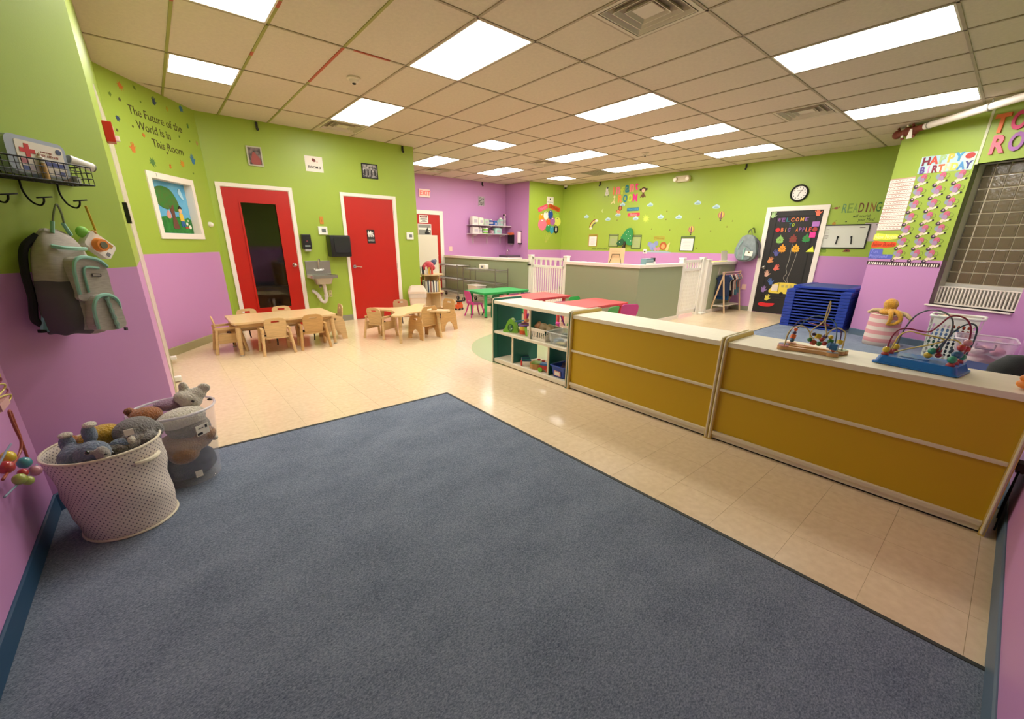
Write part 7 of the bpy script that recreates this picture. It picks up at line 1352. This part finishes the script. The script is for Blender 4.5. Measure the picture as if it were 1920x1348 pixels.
for k in range(18):
    n_, c = dc[k % 6]; p = (6.92+rn.uniform(-.12, .12), .015+rn.uniform(-.13, .13), .08+.10*(k//6)+.03*rn.random())
    tag(obj('doll_piece', MB().ball((0, 0, 0), (rn.uniform(.04, .07), rn.uniform(.04, .08), rn.uniform(.03, .05)), 10), mat('dp_'+n_, c, .7), None, 2, loc=p, rz=rn.random()*3), f'{n_} doll part in the clear tote, {["lowest", "middle", "top"][k//6]} of that colour', 'doll part', 'pink dolls in the clear tote'); 
t = thing('floor_cushion', 'navy rectangular play mat leaning behind the yellow cabinet', 'cushion', (6.45, -.08, .10), math.radians(70)); t.rotation_euler = (math.radians(55), 0, math.radians(70)); obj('pad', MB().box(0, 0, 0, .44, .05, .16, bev=.012), mat('mat_navy', '#2c3a64', .8), t)
t = thing('round_stool', 'dark round cushion partly cut by the right edge of the photo', 'stool', (3.52, -.15, .55)); obj('cushion', MB().lathe([(.01, 0), (.09, .02), (.12, .10), (.11, .2), (.06, .26), (.01, .27)], 28), mat('stool_dark', '#23282a', .8, bump=.3, bscale=200), t, True); obj('pedestal', MB().cyl((0, 0, -.545), (0, 0, 0), .03, n=12).cyl((0, 0, -.545), (0, 0, -.52), .1, n=20), m_black, t, True)
t = thing('toy_duck', 'small orange toy figure at the right end of the yellow cabinet top', 'toy', (3.03, -.17, Z0)); obj('body', MB().ball((0, 0, .022), (.032, .034, .022)).ball((0, .012, .05), .016).ball((-.01, -.01, .045), .014), mat('duck_orange', '#f0913a', .4), t, 2); obj('face', MB().ball((-.008, -.022, .04), .014), mat('duck_white', '#f0e0d0', .5), t, 2)
t = thing('power_strip', 'dark tangle of cables in the gap between cabinet and right wall', 'cable', (2.98, -.262, .0)); obj('cable', MB().tube(smoothpath([(0, 0, .02), (.05, .0, .15), (.02, .005, .3), (.08, 0, .35), (.05, .005, .2), (.1, 0, .05)], 6), .004, 6), m_black, t, True); obj('adapter', MB().box(.08, 0, .33, .07, .03, .05, bev=.005), mat('adapter_brown', '#5a4440', .5), t)
# clothes rack
t = thing('clothes_rack', 'small wooden A-frame rack of children clothes before the half wall', 'clothes rack', (9.1, 3.80, 0)); m_rk = mat('rack_pine', '#dcb890', .5)
for x in (0.02, .80): obj('leg', MB().tube([(x, -.0-.02, 0), (x, .13, .86)], .017, 8), m_rk, t); obj('leg', MB().tube([(x, .33-.04, 0), (x, .10, .86)], .017, 8), m_rk, t)
obj('hanging_rail', MB().cyl((-.03, .115, .84), (.85, .115, .84), .014, n=10), mat('rail_mauve', '#c9a09a', .5), t, True); obj('bottom_shelf', MB().box(.41, .14, .14, .78, .22, .02), mat('rack_white', '#ddd0c0', .5), t)
gc = [('navy floral', '#1f2c4c', .42, .28), ('royal blue', '#154a80', .50, .26), ('dark teal', '#2c4048', .36, .2), ('cream printed', '#d8cab4', .3, .2), ('black', '#1c1a1e', .4, .22), ('maroon', '#6a2c2a', .45, .2), ('white', '#e4dcd4', .42, .2), ('peach', '#d89a84', .3, .2), ('denim blue', '#4a7a90', .42, .22), ('rust', '#a05a44', .25, .2), ('grey blue', '#6a7f8a', .38, .2), ('blush', '#e0b0a4', .28, .18)]
for k, (n_, c, L_, W_) in enumerate(gc):
    x = .06+k*.06
    g = thing('garment', f'{n_} child garment, {ORD[k]} along the clothes rack', 'garment', (9.1+x, 3.915, .84), PI/2, 'clothes on the small rack')
    obj('hanger', MB().tube([(-.1, 0, -.07), (0, 0, -.03), (.1, 0, -.07)], .005, 6).tube([(0, 0, -.03), (0, 0, .018), (.012, 0, .02)], .003, 6), mat('hanger_pink', '#c98a98', .4), g)
    mb = MB().prism([(-.07, -.04), (-.03, -.05), (.03, -.05), (.07, -.04), (W_/2+.02, -.13), (W_/2-.02, -.16), (W_/2-.03, -.2), (W_/2, -.06-L_), (-W_/2, -.06-L_), (-W_/2+.03, -.2), (-W_/2+.02, -.16), (-W_/2-.02, -.13)], -.018, .018, 'xz'); obj('cloth', mb, mat('gm%d' % k, c, .9, bump=.4, bscale=40, var=.25, vscale=30), g)
# things on the half walls
t = thing('card_holder', 'cream paper sign on a black wire stand on the half wall corner', 'sign stand', (6.30, 4.62, 1.055), math.radians(-70)); obj('card', MB().box(0, 0, .01, .28, .004, .26, M=Matrix.Rotation(-.12, 4, 'X')), mat('card_cream', '#ecca98', .6), t)
obj('wire_stand', MB().tube([(-.11, -.05, .0), (-.09, -.03, .06), (-.07, -.015, .16), (.06, -.015, .16), (.09, -.03, .06), (.11, -.05, .0)], .005, 6), m_iron, t); [obj('scribble', MB().tube([(-.09+q*.04, -.006+.0, .20-r*.05), (-.075+q*.04, -.006, .215-r*.05), (-.06+q*.04, -.006, .20-r*.05)], .002, 4, M=Matrix.Rotation(-.12, 4, 'X')), mat('ink_tan', '#b89a6a', .6), t) for q in range(4) for r in range(3)]
t = thing('tree_cutout', 'green paper tree cut-out standing behind the cream sign', 'paper tree', FAR.at(2.30, 1.36, .03), FAR.rz); obj('crown', MB().prism(blob([(-.12, .2), (-.05, .3), (.05, .42), (.18, .44), (.24, .3), (.22, .1), (.24, .02), (.1, .02), (.0, .12)], 4), -.02, 0, 'xz'), mat('tree_green', '#2c8a4a', .6), t); obj('low_crown', MB().prism(blob([(-.24, .05), (-.16, .14), (-.06, .18), (0, .1), (-.05, .02), (-.16, -.0)], 4), -.022, -.002, 'xz'), mat('tree_dk', '#1f5a34', .6), t); obj('trunk', MB().prism([(-.03, .13), (.0, .06), (.03, .12), (.05, .1), (.03, .0), (.04, -.06), (-.06, -.06), (-.02, .02)], -.024, -.004, 'xz'), mat('tree_trunk', '#3a3424', .6), t)
for x, z in ((.1, .35), (.17, .25), (.12, .18), (.2, .12), (.05, .28), (-.14, .08)): obj('flower', MB().prism(ell(.011, .011, x, z, 8), -.026, -.02, 'xz'), m_paper, t)
t = thing('wipes_box', 'teal and white box of wipes on the half wall corner', 'box', (6.52, 4.13, 1.055), .05); obj('box_body', MB().box(0, 0, 0, .24, .11, .10, bev=.01), mat('wipes_teal', '#7fa3a8', .4), t); obj('white_band', MB().box(0, -.056, .0, .24, .003, .035), m_white, t); obj('stripe', MB().box(0, -.057, .055, .24, .003, .015), mat('wipes_stripe', '#c8d4d0', .4), t)
t = thing('stapler', 'black and white desk stapler on top of the wipes side', 'stapler', (6.70, 4.13, 1.055), .1); obj('base', MB().box(0, 0, 0, .07, .08, .045, bev=.008), m_white, t); obj('top', MB().box(0, 0, .045, .07, .06, .065, bev=.008), m_black, t)
for k, (y, rz_) in enumerate(((5.55, .1), (5.35, -.2), (5.15, .3), (4.98, 0))): tag(obj('paper_sheet', MB().box(0, 0, 0, .07, .14, .006), m_paper, None, loc=(6.28, y, 1.0555), rz=rz_), f'white paper scrap on the half wall ledge, {ORD[k]} from the gate', 'paper', 'paper scraps on the half wall')
t = thing('brochure_holder', 'clear stand with printed sheets at the end of the half wall', 'brochure holder', (9.55, 4.13, 1.055), 0); obj('sheet', MB().box(-.05, 0, 0, .26, .004, .21, M=Matrix.Rotation(-.15, 4, 'X')), mat('sheet_grey', '#cfc8b8', .5), t); obj('sheet', MB().box(.06, .03, 0, .24, .004, .23, M=Matrix.Rotation(-.15, 4, 'X')), mat('sheet_grey'), t); obj('tray', MB().box(0, 0, 0, .36, .09, .02), m_white, t)
tag(obj('yellow_cloth', MB().prism(blob([(-.32, -.05), (.0, -.06), (.34, -.05), (.33, .05), (0, .055), (-.32, .05)], 3), 0, .012, 'xy'), mat('cloth_yellow', '#e8dc84', .8, bump=.5, bscale=60), None, loc=(9.22, 4.13, 1.0555)), 'pale yellow cloth strip lying on the right half wall cap', 'cloth')
plate(Wall((6.22, 4.07), (10.0, 4.07)), 'wall_outlet', 'grey outlet plate on the sage half wall above the clothes rack', 'outlet', 2.96, 3.03, .78, .95, mat('outlet_grey', '#a8a090', .5), .02, .004)
